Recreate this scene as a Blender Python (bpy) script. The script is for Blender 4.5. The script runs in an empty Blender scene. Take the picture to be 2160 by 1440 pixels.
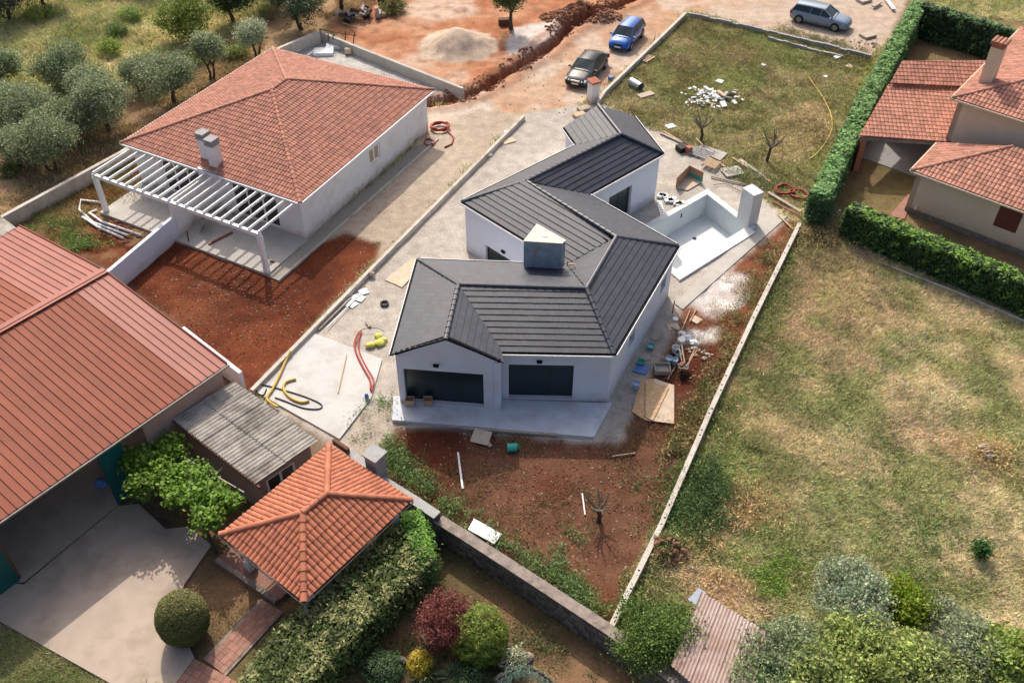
import bpy, math, random
import numpy as np
from mathutils import Vector, Matrix
random.seed(7); rng = np.random.default_rng(7)
sc = bpy.context.scene
COL = sc.collection

# ------------------------------------------------------------------ camera
F_PX, PITCH, ROLL, CAMH = 2026.5, 0.74337, 0.004735, 34.0
cam_d = bpy.data.cameras.new('camera'); cam = bpy.data.objects.new('camera', cam_d); COL.objects.link(cam)
cam_d.sensor_width = 36; cam_d.lens = 36 * F_PX / 2160; cam_d.clip_start = 0.5; cam_d.clip_end = 3000
c_, s_ = math.cos(PITCH), math.sin(PITCH); cr_, sr_ = math.cos(ROLL), math.sin(ROLL)
FW = np.array([0, c_, -s_]); UP0 = np.array([0, s_, c_]); RT0 = np.array([1., 0, 0])
RT = cr_ * RT0 + sr_ * UP0; UP = -sr_ * RT0 + cr_ * UP0
cam.matrix_world = Matrix(((RT[0], UP[0], -FW[0], 0), (RT[1], UP[1], -FW[1], 0), (RT[2], UP[2], -FW[2], CAMH), (0, 0, 0, 1)))
sc.camera = cam
sc.render.resolution_x = 1024; sc.render.resolution_y = 682

# ------------------------------------------------------------------ light
SUN_EL, SUN_DIR = math.radians(45), np.array([-0.226, 0.974])
w = bpy.data.worlds.new('World'); sc.world = w; w.use_nodes = True
nt = w.node_tree; bg = nt.nodes['Background']; sky = nt.nodes.new('ShaderNodeTexSky')
sky.sky_type = 'NISHITA'; sky.sun_disc = False; sky.sun_elevation = SUN_EL
sky.sun_rotation = math.atan2(SUN_DIR[0], SUN_DIR[1]); sky.air_density = 0.8; sky.dust_density = 6.0; sky.ozone_density = 0.5
nt.links.new(sky.outputs[0], bg.inputs[0]); bg.inputs[1].default_value = 0.15
sun_d = bpy.data.lights.new('sun', 'SUN'); sun_d.energy = 3.0; sun_d.angle = math.radians(0.6); sun_d.color = (1, .93, .82)
sun = bpy.data.objects.new('sun', sun_d); COL.objects.link(sun)
sd = Vector((SUN_DIR[0] * math.cos(SUN_EL), SUN_DIR[1] * math.cos(SUN_EL), math.sin(SUN_EL)))
sun.rotation_euler = sd.to_track_quat('Z', 'Y').to_euler(); sun.location = (-20, 120, 90)
vs = sc.view_settings
vs.view_transform = 'Standard'; vs.look = 'None'; vs.gamma = 1; vs.use_curve_mapping = False; vs.exposure = 0.34

# ------------------------------------------------------------------ helpers
def at(px, py, z=0.):
    """point of the place at height z seen at this spot of the survey photograph"""
    d = (px - 1080) / F_PX * RT - (py - 720) / F_PX * UP + FW
    t = (z - CAMH) / d[2]; p = d * t; return np.array([p[0], p[1], z])
def A2(pts, z=0.): return [at(x, y, z) for x, y in pts]

def tagit(o, label=None, cat=None, group=None, kind=None):
    if label: o['label'] = label
    if cat: o['category'] = cat
    if group: o['group'] = group
    if kind: o['kind'] = kind
    return o
def thing(name, label, cat, loc=(0, 0, 0), group=None, rz=0):
    o = bpy.data.objects.new(name, None); COL.objects.link(o); o.location = tuple(float(v) for v in loc)
    o.rotation_euler = (0, 0, rz); o.empty_display_size = .2
    return tagit(o, label, cat, group)
def root_of(p):
    while p.parent: p = p.parent
    return p
def origin(p):
    if p is None: return np.zeros(3)
    return np.array(root_of(p).location)
def mkmesh(name, V, Fc, mat=None, smooth=False, cols=None, tint=None):
    me = bpy.data.meshes.new(name)
    V = np.asarray(V, dtype=np.float32)
    if isinstance(Fc, np.ndarray):
        n, k = Fc.shape
        me.vertices.add(len(V)); me.vertices.foreach_set('co', V.ravel())
        me.loops.add(n * k); me.loops.foreach_set('vertex_index', Fc.astype(np.int32).ravel())
        me.polygons.add(n); me.polygons.foreach_set('loop_start', np.arange(0, n * k, k, dtype=np.int32))
        me.polygons.foreach_set('loop_total', np.full(n, k, dtype=np.int32))
        me.update(calc_edges=True)
    else:
        me.from_pydata([tuple(map(float, v)) for v in V], [], Fc)
    if smooth: me.polygons.foreach_set('use_smooth', np.ones(len(me.polygons), dtype=bool))
    if cols is not None:
        a = me.color_attributes.new('Col', 'FLOAT_COLOR', 'POINT')
        cc = np.ones((len(V), 4), np.float32); cc[:, :3] = cols; a.data.foreach_set('color', cc.ravel())
    if tint is not None:
        a = me.attributes.new('tint', 'FLOAT', 'POINT'); a.data.foreach_set('value', np.asarray(tint, np.float32))
    if mat: me.materials.append(mat)
    return me
def link(name, me, parent=None, kind=None):
    o = bpy.data.objects.new(name, me); COL.objects.link(o)
    if parent: o.parent = parent
    if kind: o['kind'] = kind
    return o

class B:
    """collects shapes into one mesh (world coordinates)"""
    def __init__(s): s.v = []; s.f = []
    def add(s, V, Fc):
        n = len(s.v); s.v += [np.array(v, float) for v in V]; s.f += [tuple(i + n for i in q) for q in Fc]; return s
    def box(s, c, size, rz=0, taper=1., R=None):
        sx, sy, sz = [d / 2 for d in size]
        V = [(x * (taper if z > 0 else 1), y * (taper if z > 0 else 1), z) for z in (-sz, sz) for x, y in ((-sx, -sy), (sx, -sy), (sx, sy), (-sx, sy))]
        M = np.array(R if R is not None else Matrix.Rotation(rz, 3, 'Z'))
        V = [M @ np.array(v) + np.array(c) for v in V]
        return s.add(V, [(3, 2, 1, 0), (4, 5, 6, 7), (0, 1, 5, 4), (1, 2, 6, 5), (2, 3, 7, 6), (3, 0, 4, 7)])
    def prism(s, poly, z0, z1, top=None):
        p = [np.array(q[:2], float) for q in poly]
        ar = sum(p[i - 1][0] * p[i][1] - p[i][0] * p[i - 1][1] for i in range(len(p)))
        if ar < 0: p = p[::-1]; top = top[::-1] if top is not None else None
        n = len(p)
        zt = top if top is not None else [z1] * n
        zb = z0 if isinstance(z0, (list, tuple)) else [z0] * n
        V = [(q[0], q[1], zb[i]) for i, q in enumerate(p)] + [(q[0], q[1], zt[i]) for i, q in enumerate(p)]
        return s.add(V, [tuple(range(n))[::-1], tuple(range(n, 2 * n))] + [(i, (i + 1) % n, n + (i + 1) % n, n + i) for i in range(n)])
    def bar(s, a, b, w, h, up=(0, 0, 1)):
        a, b = np.array(a, float), np.array(b, float); d = b - a; L = np.linalg.norm(d); d /= L
        sd = np.cross(d, up); n_ = np.linalg.norm(sd); sd = sd / n_ if n_ > 1e-6 else np.array([1., 0, 0]); u = np.cross(sd, d)
        V = [q + sd * x * w / 2 + u * z * h / 2 for q in (a, b) for x, z in ((-1, -1), (1, -1), (1, 1), (-1, 1))]
        return s.add(V, [(0, 1, 2, 3), (7, 6, 5, 4), (0, 4, 5, 1), (1, 5, 6, 2), (2, 6, 7, 3), (3, 7, 4, 0)])
    def cyl(s, a, b, r0, r1=None, n=10, cap=True):
        a, b = np.array(a, float), np.array(b, float); r1 = r0 if r1 is None else r1
        d = b - a; d /= np.linalg.norm(d) + 1e-9; x = np.cross(d, (0, 0, 1)) if abs(d[2]) < .95 else np.cross(d, (1, 0, 0))
        x /= np.linalg.norm(x); y = np.cross(d, x)
        V = [q + (x * math.cos(2 * math.pi * i / n) + y * math.sin(2 * math.pi * i / n)) * r for q, r in ((a, r0), (b, r1)) for i in range(n)]
        Fs = [(i, (i + 1) % n, n + (i + 1) % n, n + i) for i in range(n)]
        if cap: Fs += [tuple(range(n))[::-1], tuple(range(n, 2 * n))]
        return s.add(V, Fs)
    def tube(s, pts, r, n=6):
        pts = [np.array(p, float) for p in pts]; rs = r if isinstance(r, (list, tuple)) else [r] * len(pts)
        rings = []; prev = None
        for i, p in enumerate(pts):
            d = pts[min(i + 1, len(pts) - 1)] - pts[max(i - 1, 0)]; d /= np.linalg.norm(d) + 1e-9
            x = np.cross(d, (0, 0, 1)) if prev is None else prev - d * (prev @ d)
            if np.linalg.norm(x) < 1e-3: x = np.cross(d, (1, 0, 0))
            x /= np.linalg.norm(x); prev = x; y = np.cross(d, x)
            rings.append([p + (x * math.cos(2 * math.pi * k / n) + y * math.sin(2 * math.pi * k / n)) * rs[i] for k in range(n)])
        V = [v for q in rings for v in q]; m = len(rings)
        Fs = [(j * n + i, j * n + (i + 1) % n, (j + 1) * n + (i + 1) % n, (j + 1) * n + i) for j in range(m - 1) for i in range(n)]
        Fs += [tuple(range(n))[::-1], tuple(range((m - 1) * n, m * n))]
        return s.add(V, Fs)
    def rock(s, c, r, seed=0, flat=.7):
        rd = random.Random(seed); V = []; n = 7
        for k, (zz, rr) in enumerate(((-.8, .55), (-.2, 1), (.4, .85), (.85, .35))):
            for i in range(n):
                a = 2 * math.pi * (i + k * .5) / n; q = rr * rd.uniform(.7, 1.2)
                V.append((c[0] + r * q * math.cos(a), c[1] + r * q * math.sin(a) * .8, c[2] + r * flat * (zz + rd.uniform(-.15, .15))))
        Fs = [(k * n + i, k * n + (i + 1) % n, (k + 1) * n + (i + 1) % n, (k + 1) * n + i) for k in range(3) for i in range(n)]
        Fs += [tuple(range(n))[::-1], tuple(range(3 * n, 4 * n))]
        return s.add(V, Fs)
    def obj(s, name, mat, parent=None, smooth=False, kind=None):
        V = np.array(s.v) - origin(parent)
        me = mkmesh(name, V, s.f, mat, smooth)
        return link(name, me, parent, kind)

# ------------------------------------------------------------------ numpy noise
def vnoise(x, y, seed=0):
    xi = np.floor(x).astype(np.int64); yi = np.floor(y).astype(np.int64); fx = x - xi; fy = y - yi
    fx = fx * fx * (3 - 2 * fx); fy = fy * fy * (3 - 2 * fy)
    def h(a, b):
        n = (a * 374761393 + b * 668265263 + seed * 1274126177) & 0xffffffff
        n = ((n ^ (n >> 13)) * 1274126177) & 0xffffffff
        return ((n ^ (n >> 16)) & 0xffff) / 65535.
    return (h(xi, yi) * (1 - fx) + h(xi + 1, yi) * fx) * (1 - fy) + (h(xi, yi + 1) * (1 - fx) + h(xi + 1, yi + 1) * fx) * fy
def fbm(x, y, sc_=1., seed=0, o=4):
    t = 0; a = .5; n = 0
    for k in range(o):
        t = t + a * vnoise(x / sc_ * 2 ** k + 17.3 * k, y / sc_ * 2 ** k - 9.1 * k, seed + k); n += a; a *= .5
    return t / n
def sst(e0, e1, x): t = np.clip((x - e0) / (e1 - e0), 0, 1); return t * t * (3 - 2 * t)
def inpoly(x, y, poly):
    r = np.zeros(x.shape, bool); n = len(poly)
    for i in range(n):
        x0, y0 = poly[i][:2]; x1, y1 = poly[(i + 1) % n][:2]
        if y0 == y1: continue
        cnd = ((y0 > y) != (y1 > y)) & (x < (x1 - x0) * (y - y0) / (y1 - y0) + x0); r ^= cnd
    return r
def dseg(x, y, a, b):
    dx, dy = b[0] - a[0], b[1] - a[1]; t = np.clip(((x - a[0]) * dx + (y - a[1]) * dy) / (dx * dx + dy * dy), 0, 1)
    return np.hypot(x - a[0] - t * dx, y - a[1] - t * dy)
def dpath(x, y, pts): return np.minimum.reduce([dseg(x, y, pts[i], pts[i + 1]) for i in range(len(pts) - 1)])

# ------------------------------------------------------------------ materials
def new_mat(name):
    m = bpy.data.materials.new(name); m.use_nodes = True; return m, m.node_tree, m.node_tree.nodes['Principled BSDF']
def mat(name, c1, c2=None, rough=.8, scale=3., detail=6, bump=.0, bscale=40., spec=.3, metal=0, coat=0, rnd=0., contrast=.5, stain=None, sscale=.5, splash=None):
    """two tone procedural surface: noise in place space, optional fine bump, optional per-piece variation"""
    m, t, p = new_mat(name); N = t.nodes.new; L = t.links.new
    c2 = c2 or tuple(v * .85 for v in c1)
    g = N('ShaderNodeNewGeometry'); n = N('ShaderNodeTexNoise'); n.inputs['Scale'].default_value = scale; n.inputs['Detail'].default_value = detail
    L(g.outputs['Position'], n.inputs['Vector'])
    r = N('ShaderNodeValToRGB'); r.color_ramp.elements[0].position = .5 - contrast * .4; r.color_ramp.elements[1].position = .5 + contrast * .4
    r.color_ramp.elements[0].color = (*c2, 1); r.color_ramp.elements[1].color = (*c1, 1); L(n.outputs['Fac'], r.inputs['Fac'])
    out = r.outputs['Color']
    if stain:
        n3 = N('ShaderNodeTexNoise'); n3.inputs['Scale'].default_value = sscale; n3.inputs['Detail'].default_value = 8; n3.inputs['Roughness'].default_value = .65
        L(g.outputs['Position'], n3.inputs['Vector']); r3 = N('ShaderNodeValToRGB'); r3.color_ramp.elements[0].position = .5; r3.color_ramp.elements[1].position = .68
        L(n3.outputs['Fac'], r3.inputs['Fac']); mx = N('ShaderNodeMixRGB'); L(r3.outputs['Color'], mx.inputs[0]); L(out, mx.inputs[1]); mx.inputs[2].default_value = (*stain, 1); out = mx.outputs[0]
    if splash:
        sp_ = N('ShaderNodeSeparateXYZ'); L(g.outputs['Position'], sp_.inputs[0]); ns = N('ShaderNodeTexNoise'); ns.inputs['Scale'].default_value = 2.2; ns.inputs['Detail'].default_value = 8; L(g.outputs['Position'], ns.inputs['Vector'])
        ma = N('ShaderNodeMath'); ma.operation = 'MULTIPLY_ADD'; L(ns.outputs['Fac'], ma.inputs[0]); ma.inputs[1].default_value = -1.1; L(sp_.outputs['Z'], ma.inputs[2])
        mr_ = N('ShaderNodeMapRange'); mr_.inputs[1].default_value = -.45; mr_.inputs[2].default_value = .15; mr_.inputs[3].default_value = .6; mr_.inputs[4].default_value = 0; L(ma.outputs[0], mr_.inputs[0])
        ms_ = N('ShaderNodeMixRGB'); L(mr_.outputs[0], ms_.inputs[0]); L(out, ms_.inputs[1]); ms_.inputs[2].default_value = (*splash, 1); out = ms_.outputs[0]
    if rnd:
        oi = N('ShaderNodeObjectInfo'); at_ = N('ShaderNodeAttribute'); at_.attribute_name = 'tint'
        ad = N('ShaderNodeMath'); ad.operation = 'ADD'; L(oi.outputs['Random'], ad.inputs[0]); L(at_.outputs['Fac'], ad.inputs[1])
        fr = N('ShaderNodeMath'); fr.operation = 'FRACT'; L(ad.outputs[0], fr.inputs[0])
        mr = N('ShaderNodeMapRange'); mr.inputs[3].default_value = 1 - rnd; mr.inputs[4].default_value = 1 + rnd; L(fr.outputs[0], mr.inputs[0])
        hv = N('ShaderNodeHueSaturation'); L(mr.outputs[0], hv.inputs['Value']); L(out, hv.inputs['Color']); out = hv.outputs[0]
    L(out, p.inputs['Base Color'])
    p.inputs['Roughness'].default_value = rough; p.inputs['Specular IOR Level'].default_value = spec; p.inputs['Metallic'].default_value = metal
    p.inputs['Coat Weight'].default_value = coat; p.inputs['Coat Roughness'].default_value = .05
    if bump:
        n2 = N('ShaderNodeTexNoise'); n2.inputs['Scale'].default_value = bscale; n2.inputs['Detail'].default_value = 4; L(g.outputs['Position'], n2.inputs['Vector'])
        b = N('ShaderNodeBump'); b.inputs['Strength'].default_value = bump; b.inputs['Distance'].default_value = .03
        L(n2.outputs['Fac'], b.inputs['Height']); L(b.outputs[0], p.inputs['Normal'])
    return m
def leaf_mat(name, trans=.3, rough=.55):
    m, t, p = new_mat(name); N = t.nodes.new; L = t.links.new
    a = N('ShaderNodeVertexColor'); a.layer_name = 'Col'; L(a.outputs[0], p.inputs['Base Color']); p.inputs['Roughness'].default_value = rough; p.inputs['Specular IOR Level'].default_value = .25
    tr = N('ShaderNodeBsdfTranslucent'); L(a.outputs[0], tr.inputs[0]); mx = N('ShaderNodeMixShader'); mx.inputs[0].default_value = trans
    L(p.outputs[0], mx.inputs[1]); L(tr.outputs[0], mx.inputs[2]); L(mx.outputs[0], t.nodes['Material Output'].inputs['Surface'])
    return m
def ground_mat():
    m, t, p = new_mat('ground_surface'); N = t.nodes.new; L = t.links.new
    a = N('ShaderNodeVertexColor'); a.layer_name = 'Col'; g = N('ShaderNodeNewGeometry')
    def noise(s, d=8, ro=.6):
        n = N('ShaderNodeTexNoise'); n.inputs['Scale'].default_value = s; n.inputs['Detail'].default_value = d; n.inputs['Roughness'].default_value = ro
        L(g.outputs['Position'], n.inputs['Vector']); return n
    n1 = noise(1.3); n2 = noise(9., 6, .75)
    r1 = N('ShaderNodeMapRange'); r1.inputs[1].default_value = .3; r1.inputs[2].default_value = .7; r1.inputs[3].default_value = .78; r1.inputs[4].default_value = 1.2; L(n1.outputs[0], r1.inputs[0])
    r2 = N('ShaderNodeMapRange'); r2.inputs[1].default_value = .3; r2.inputs[2].default_value = .7; r2.inputs[3].default_value = .7; r2.inputs[4].default_value = 1.28; L(n2.outputs[0], r2.inputs[0])
    mu = N('ShaderNodeMath'); mu.operation = 'MULTIPLY'; L(r1.outputs[0], mu.inputs[0]); L(r2.outputs[0], mu.inputs[1])
    sc2 = N('ShaderNodeVectorMath'); sc2.operation = 'SCALE'; L(a.outputs[0], sc2.inputs[0]); L(mu.outputs[0], sc2.inputs['Scale'])
    # pale pebbles and crumbs
    vo = N('ShaderNodeTexVoronoi'); vo.inputs['Scale'].default_value = 5.; L(g.outputs['Position'], vo.inputs['Vector'])
    lt = N('ShaderNodeMath'); lt.operation = 'LESS_THAN'; lt.inputs[1].default_value = .16; L(vo.outputs['Distance'], lt.inputs[0])
    sx = N('ShaderNodeSeparateColor'); L(vo.outputs['Color'], sx.inputs[0]); gt = N('ShaderNodeMath'); gt.operation = 'GREATER_THAN'; gt.inputs[1].default_value = .82; L(sx.outputs[0], gt.inputs[0])
    m2 = N('ShaderNodeMath'); m2.operation = 'MULTIPLY'; L(lt.outputs[0], m2.inputs[0]); L(gt.outputs[0], m2.inputs[1])
    m3 = N('ShaderNodeMath'); m3.operation = 'MULTIPLY'; m3.inputs[1].default_value = .75; L(m2.outputs[0], m3.inputs[0])
    mx = N('ShaderNodeMixRGB'); L(m3.outputs[0], mx.inputs[0]); L(sc2.outputs[0], mx.inputs[1]); mx.inputs[2].default_value = (.42, .34, .26, 1)
    L(mx.outputs[0], p.inputs['Base Color']); p.inputs['Roughness'].default_value = .95; p.inputs['Specular IOR Level'].default_value = .1
    n3 = noise(14., 8, .7); b = N('ShaderNodeBump'); b.inputs['Strength'].default_value = .8; b.inputs['Distance'].default_value = .08
    L(n3.outputs[0], b.inputs['Height']); L(b.outputs[0], p.inputs['Normal'])
    return m

M = {}
M['ground'] = ground_mat()
M['leaf'] = leaf_mat('foliage'); M['grass'] = leaf_mat('grass_blades', .25, .7)
M['plaster'] = mat('white_plaster', (.74, .74, .74), (.68, .68, .69), .85, 1.2, bump=.15, bscale=60, stain=(.62, .60, .57), sscale=.7, splash=(.42, .28, .20))
M['plaster_new'] = mat('new_white_render', (.67, .71, .80), (.62, .66, .755), .85, .8, bump=.1, bscale=60, stain=(.62, .64, .69), sscale=.6, splash=(.46, .40, .36))
M['beige'] = mat('beige_render', (.70, .57, .43), (.63, .51, .385), .9, 1., bump=.1, splash=(.35, .25, .17))
M['pink'] = mat('pink_render', (.40, .27, .22), (.33, .22, .18), .9, 1.5, bump=.2)
M['white_paint'] = mat('white_paint', (.8, .79, .78), (.74, .74, .74), .6, 2.)
M['concrete'] = mat('pale_concrete', (.45, .425, .39), (.385, .36, .325), .9, 1.5, bump=.3, bscale=50, stain=(.36, .34, .31), sscale=.8)
M['slab'] = mat('fresh_slab_concrete', (.52, .515, .50), (.45, .445, .43), .9, 1.2, bump=.25, bscale=50, stain=(.40, .385, .36), sscale=.9)
M['terrace'] = mat('dusty_terrace_screed', (.60, .62, .66), (.50, .52, .57), .85, 1.6, bump=.2, bscale=50, stain=(.45, .44, .44), sscale=1.1)
M['concrete_old'] = mat('weathered_concrete', (.45, .365, .295), (.38, .305, .245), .92, 1.1, detail=10, bump=.3, stain=(.29, .23, .18), sscale=.45)
M['concrete_grey'] = mat('grey_concrete', (.34, .33, .33), (.27, .26, .26), .9, 3., bump=.3)
M['clod'] = mat('red_soil_clod', (.21, .07, .036), (.14, .045, .025), .98, 6., rnd=.25)
M['kerb'] = mat('kerb_concrete', (.56, .51, .45), (.45, .41, .36), .9, 2., bump=.4, stain=(.34, .30, .25), sscale=1.2)
M['terracotta'] = mat('terracotta_tile', (.40, .18, .125), (.33, .14, .095), .75, 4., bump=.1, rnd=.22)
M['terracotta_orange'] = mat('orange_clay_tile', (.43, .155, .085), (.35, .12, .065), .7, 5., rnd=.16)
M['terracotta_pale'] = mat('weathered_clay_tile', (.47, .235, .165), (.36, .165, .12), .85, 5., rnd=.25)
M['dark_tile'] = mat('anthracite_tile', (.042, .047, .064), (.033, .038, .052), .48, 8., spec=.5, rnd=.18)
M['dark_metal'] = mat('dark_gutter_metal', (.014, .015, .017), (.011, .012, .013), .85, 5., spec=.1)
M['alu'] = mat('anthracite_window_frame', (.03, .035, .04), (.025, .03, .035), .45, 5.)
M['red_metal'] = mat('red_roof_sheet', (.26, .085, .052), (.225, .072, .045), .7, .9, rnd=.08, spec=.2)
M['red_metal_pale'] = mat('faded_red_roof_sheet', (.33, .12, .09), (.28, .10, .075), .6, .9, rnd=.06, spec=.3)
M['glass'] = mat('dark_glass', (.008, .024, .028), (.007, .02, .024), .28, 1., spec=.6)
M['corr'] = mat('fibre_cement_sheet', (.42, .385, .34), (.27, .245, .21), .95, 2.5, detail=10, bump=.2, stain=(.17, .15, .125), sscale=1.)
M['corr_rust'] = mat('rusty_corrugated_sheet', (.43, .35, .31), (.34, .245, .205), .85, .8, detail=8, stain=(.27, .16, .13), sscale=.7)
M['stone'] = mat('rubble_stone', (.17, .155, .135), (.09, .08, .07), .95, 5., bump=.6, bscale=20, rnd=.35)
M['mortar'] = mat('dark_mortar', (.08, .072, .062), (.05, .045, .04), .98, 6., bump=.5)
M['cap'] = mat('wall_coping', (.30, .25, .215), (.21, .17, .15), .95, 4., detail=8, bump=.5, stain=(.12, .10, .085), sscale=2.5)
M['cap_grey'] = mat('grey_wall_coping', (.36, .36, .35), (.29, .29, .28), .9, 4., bump=.3)
M['paver'] = mat('clay_paver', (.36, .19, .14), (.27, .14, .105), .85, 6., bump=.3, rnd=.18)
M['pale_bark'] = mat('pale_bark', (.22, .19, .15), (.12, .10, .08), .95, 8., bump=.8)
M['bark'] = mat('bark', (.10, .08, .06), (.05, .04, .03), .95, 8., bump=.8)
M['wood'] = mat('bare_timber', (.50, .36, .24), (.38, .27, .18), .85, 6., bump=.2, rnd=.15)
M['wood_grey'] = mat('weathered_timber', (.42, .36, .30), (.30, .25, .21), .9, 6., bump=.2, rnd=.15)
M['osb'] = mat('strand_board', (.55, .38, .22), (.42, .27, .15), .85, 9., detail=10, contrast=.3)
M['osb_pale'] = mat('dusty_board', (.58, .47, .36), (.48, .37, .27), .9, 3.)
M['card'] = mat('cardboard', (.42, .26, .16), (.35, .21, .13), .9, 3.)
M['white'] = mat('white_plastic', (.78, .78, .78), (.68, .68, .68), .6, 6.)
M['foam'] = mat('white_foam', (.8, .8, .8), (.72, .72, .73), .9, 8.)
M['teal_pl'] = mat('teal_plastic', (.05, .42, .33), (.04, .33, .27), .5, 6.)
M['green_pl'] = mat('green_plastic', (.02, .30, .17), (.02, .2, .12), .5, 6.)
M['blue_pl'] = mat('blue_plastic', (.10, .22, .5), (.08, .16, .38), .5, 6.)
M['lblue'] = mat('pale_blue_plastic', (.35, .46, .58), (.28, .38, .5), .6, 6.)
M['yellow_pl'] = mat('yellow_plastic', (.55, .40, .08), (.42, .30, .07), .6, 6.)
M['yellow_bag'] = mat('yellow_sacking', (.62, .60, .12), (.5, .46, .12), .7, 4.)
M['black'] = mat('black_rubber', (.02, .02, .02), (.012, .012, .012), .7, 6.)
M['redpipe'] = mat('red_corrugated_pipe', (.36, .05, .035), (.26, .04, .03), .6, 20.)
M['redbrown'] = mat('red_brown_metal', (.22, .045, .03), (.15, .035, .025), .5, 6.)
M['teal_door'] = mat('teal_painted_steel', (.01, .10, .09), (.008, .08, .07), .5, 2.)
M['gutter_grey'] = mat('grey_brown_gutter', (.24, .21, .19), (.17, .15, .135), .6, 5.)
M['steel'] = mat('galvanised_steel', (.42, .44, .46), (.32, .34, .36), .45, 5., metal=.6)
M['rust'] = mat('rusty_steel', (.16, .08, .05), (.10, .05, .035), .9, 8.)
M['bluepaper'] = mat('foil_wrap_blue', (.34, .42, .50), (.27, .29, .30), .45, 2.5, detail=12, contrast=.5, stain=(.30, .22, .14), sscale=2.)
M['pale_lid'] = mat('pale_chipboard', (.62, .56, .50), (.55, .50, .45), .9, 3.)
M['coping'] = mat('white_pool_coping', (.66, .66, .65), (.58, .58, .57), .85, 2., bump=.1)
M['pool'] = mat('pool_liner', (.62, .655, .66), (.57, .61, .62), .7, 1.)
M['brick'] = mat('hollow_brick', (.42, .17, .10), (.32, .13, .08), .9, 8., bump=.3)
M['gravel'] = mat('gravel', (.40, .36, .30), (.22, .195, .16), .95, 12., detail=10, bump=1., bscale=18)
M['lime'] = mat('limestone', (.50, .42, .34), (.38, .31, .25), .95, 5., bump=.6, rnd=.2)
M['redstone'] = mat('red_earth_stone', (.30, .165, .105), (.20, .095, .06), .95, 5., bump=.6, rnd=.3)
M['shutter'] = mat('brown_shutter', (.15, .045, .03), (.11, .035, .025), .6, 6.)
M['window_in'] = mat('window_glass', (.05, .055, .05), (.03, .032, .03), .15, 2., spec=.7)
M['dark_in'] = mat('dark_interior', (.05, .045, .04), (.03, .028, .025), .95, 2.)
M['flash'] = mat('blue_grey_flashing', (.26, .29, .33), (.18, .21, .27), .35, 2., metal=.3)
M['chrome'] = mat('chrome', (.6, .6, .6), (.5, .5, .5), .2, 5., metal=1)
M['lamp'] = mat('headlamp_glass', (.6, .62, .64), (.45, .47, .5), .15, 9., spec=.8)
M['tail'] = mat('tail_lamp', (.35, .02, .02), (.25, .015, .015), .2, 9.)
M['tyre'] = mat('tyre_rubber', (.02, .02, .02), (.03, .027, .025), .9, 9.)
M['paint_blue'] = mat('blue_car_paint', (.002, .10, .40), (.002, .09, .36), .3, 2., coat=1, metal=.2)
M['paint_grey'] = mat('dark_grey_car_paint', (.022, .026, .032), (.020, .024, .029), .42, 2., coat=.35, metal=0)
M['paint_silver'] = mat('silver_blue_car_paint', (.20, .26, .36), (.18, .24, .33), .35, 2., coat=.6, metal=.3)
M['brown_curtain'] = mat('sand_board', (.40, .33, .24), (.34, .28, .2), .8, 5.)

# ================================================================== GROUND
RES = .22
gx = np.arange(-62, 64, RES); gy = np.arange(9, 112, RES); GX, GY = np.meshgrid(gx, gy)
WX = GX + (fbm(GX, GY, 1.6, 31) - .5) * 1.1; WY = GY + (fbm(GX, GY, 1.6, 57) - .5) * 1.1
def pp(pts): return [tuple(at(x, y)[:2]) for x, y in pts]
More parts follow.
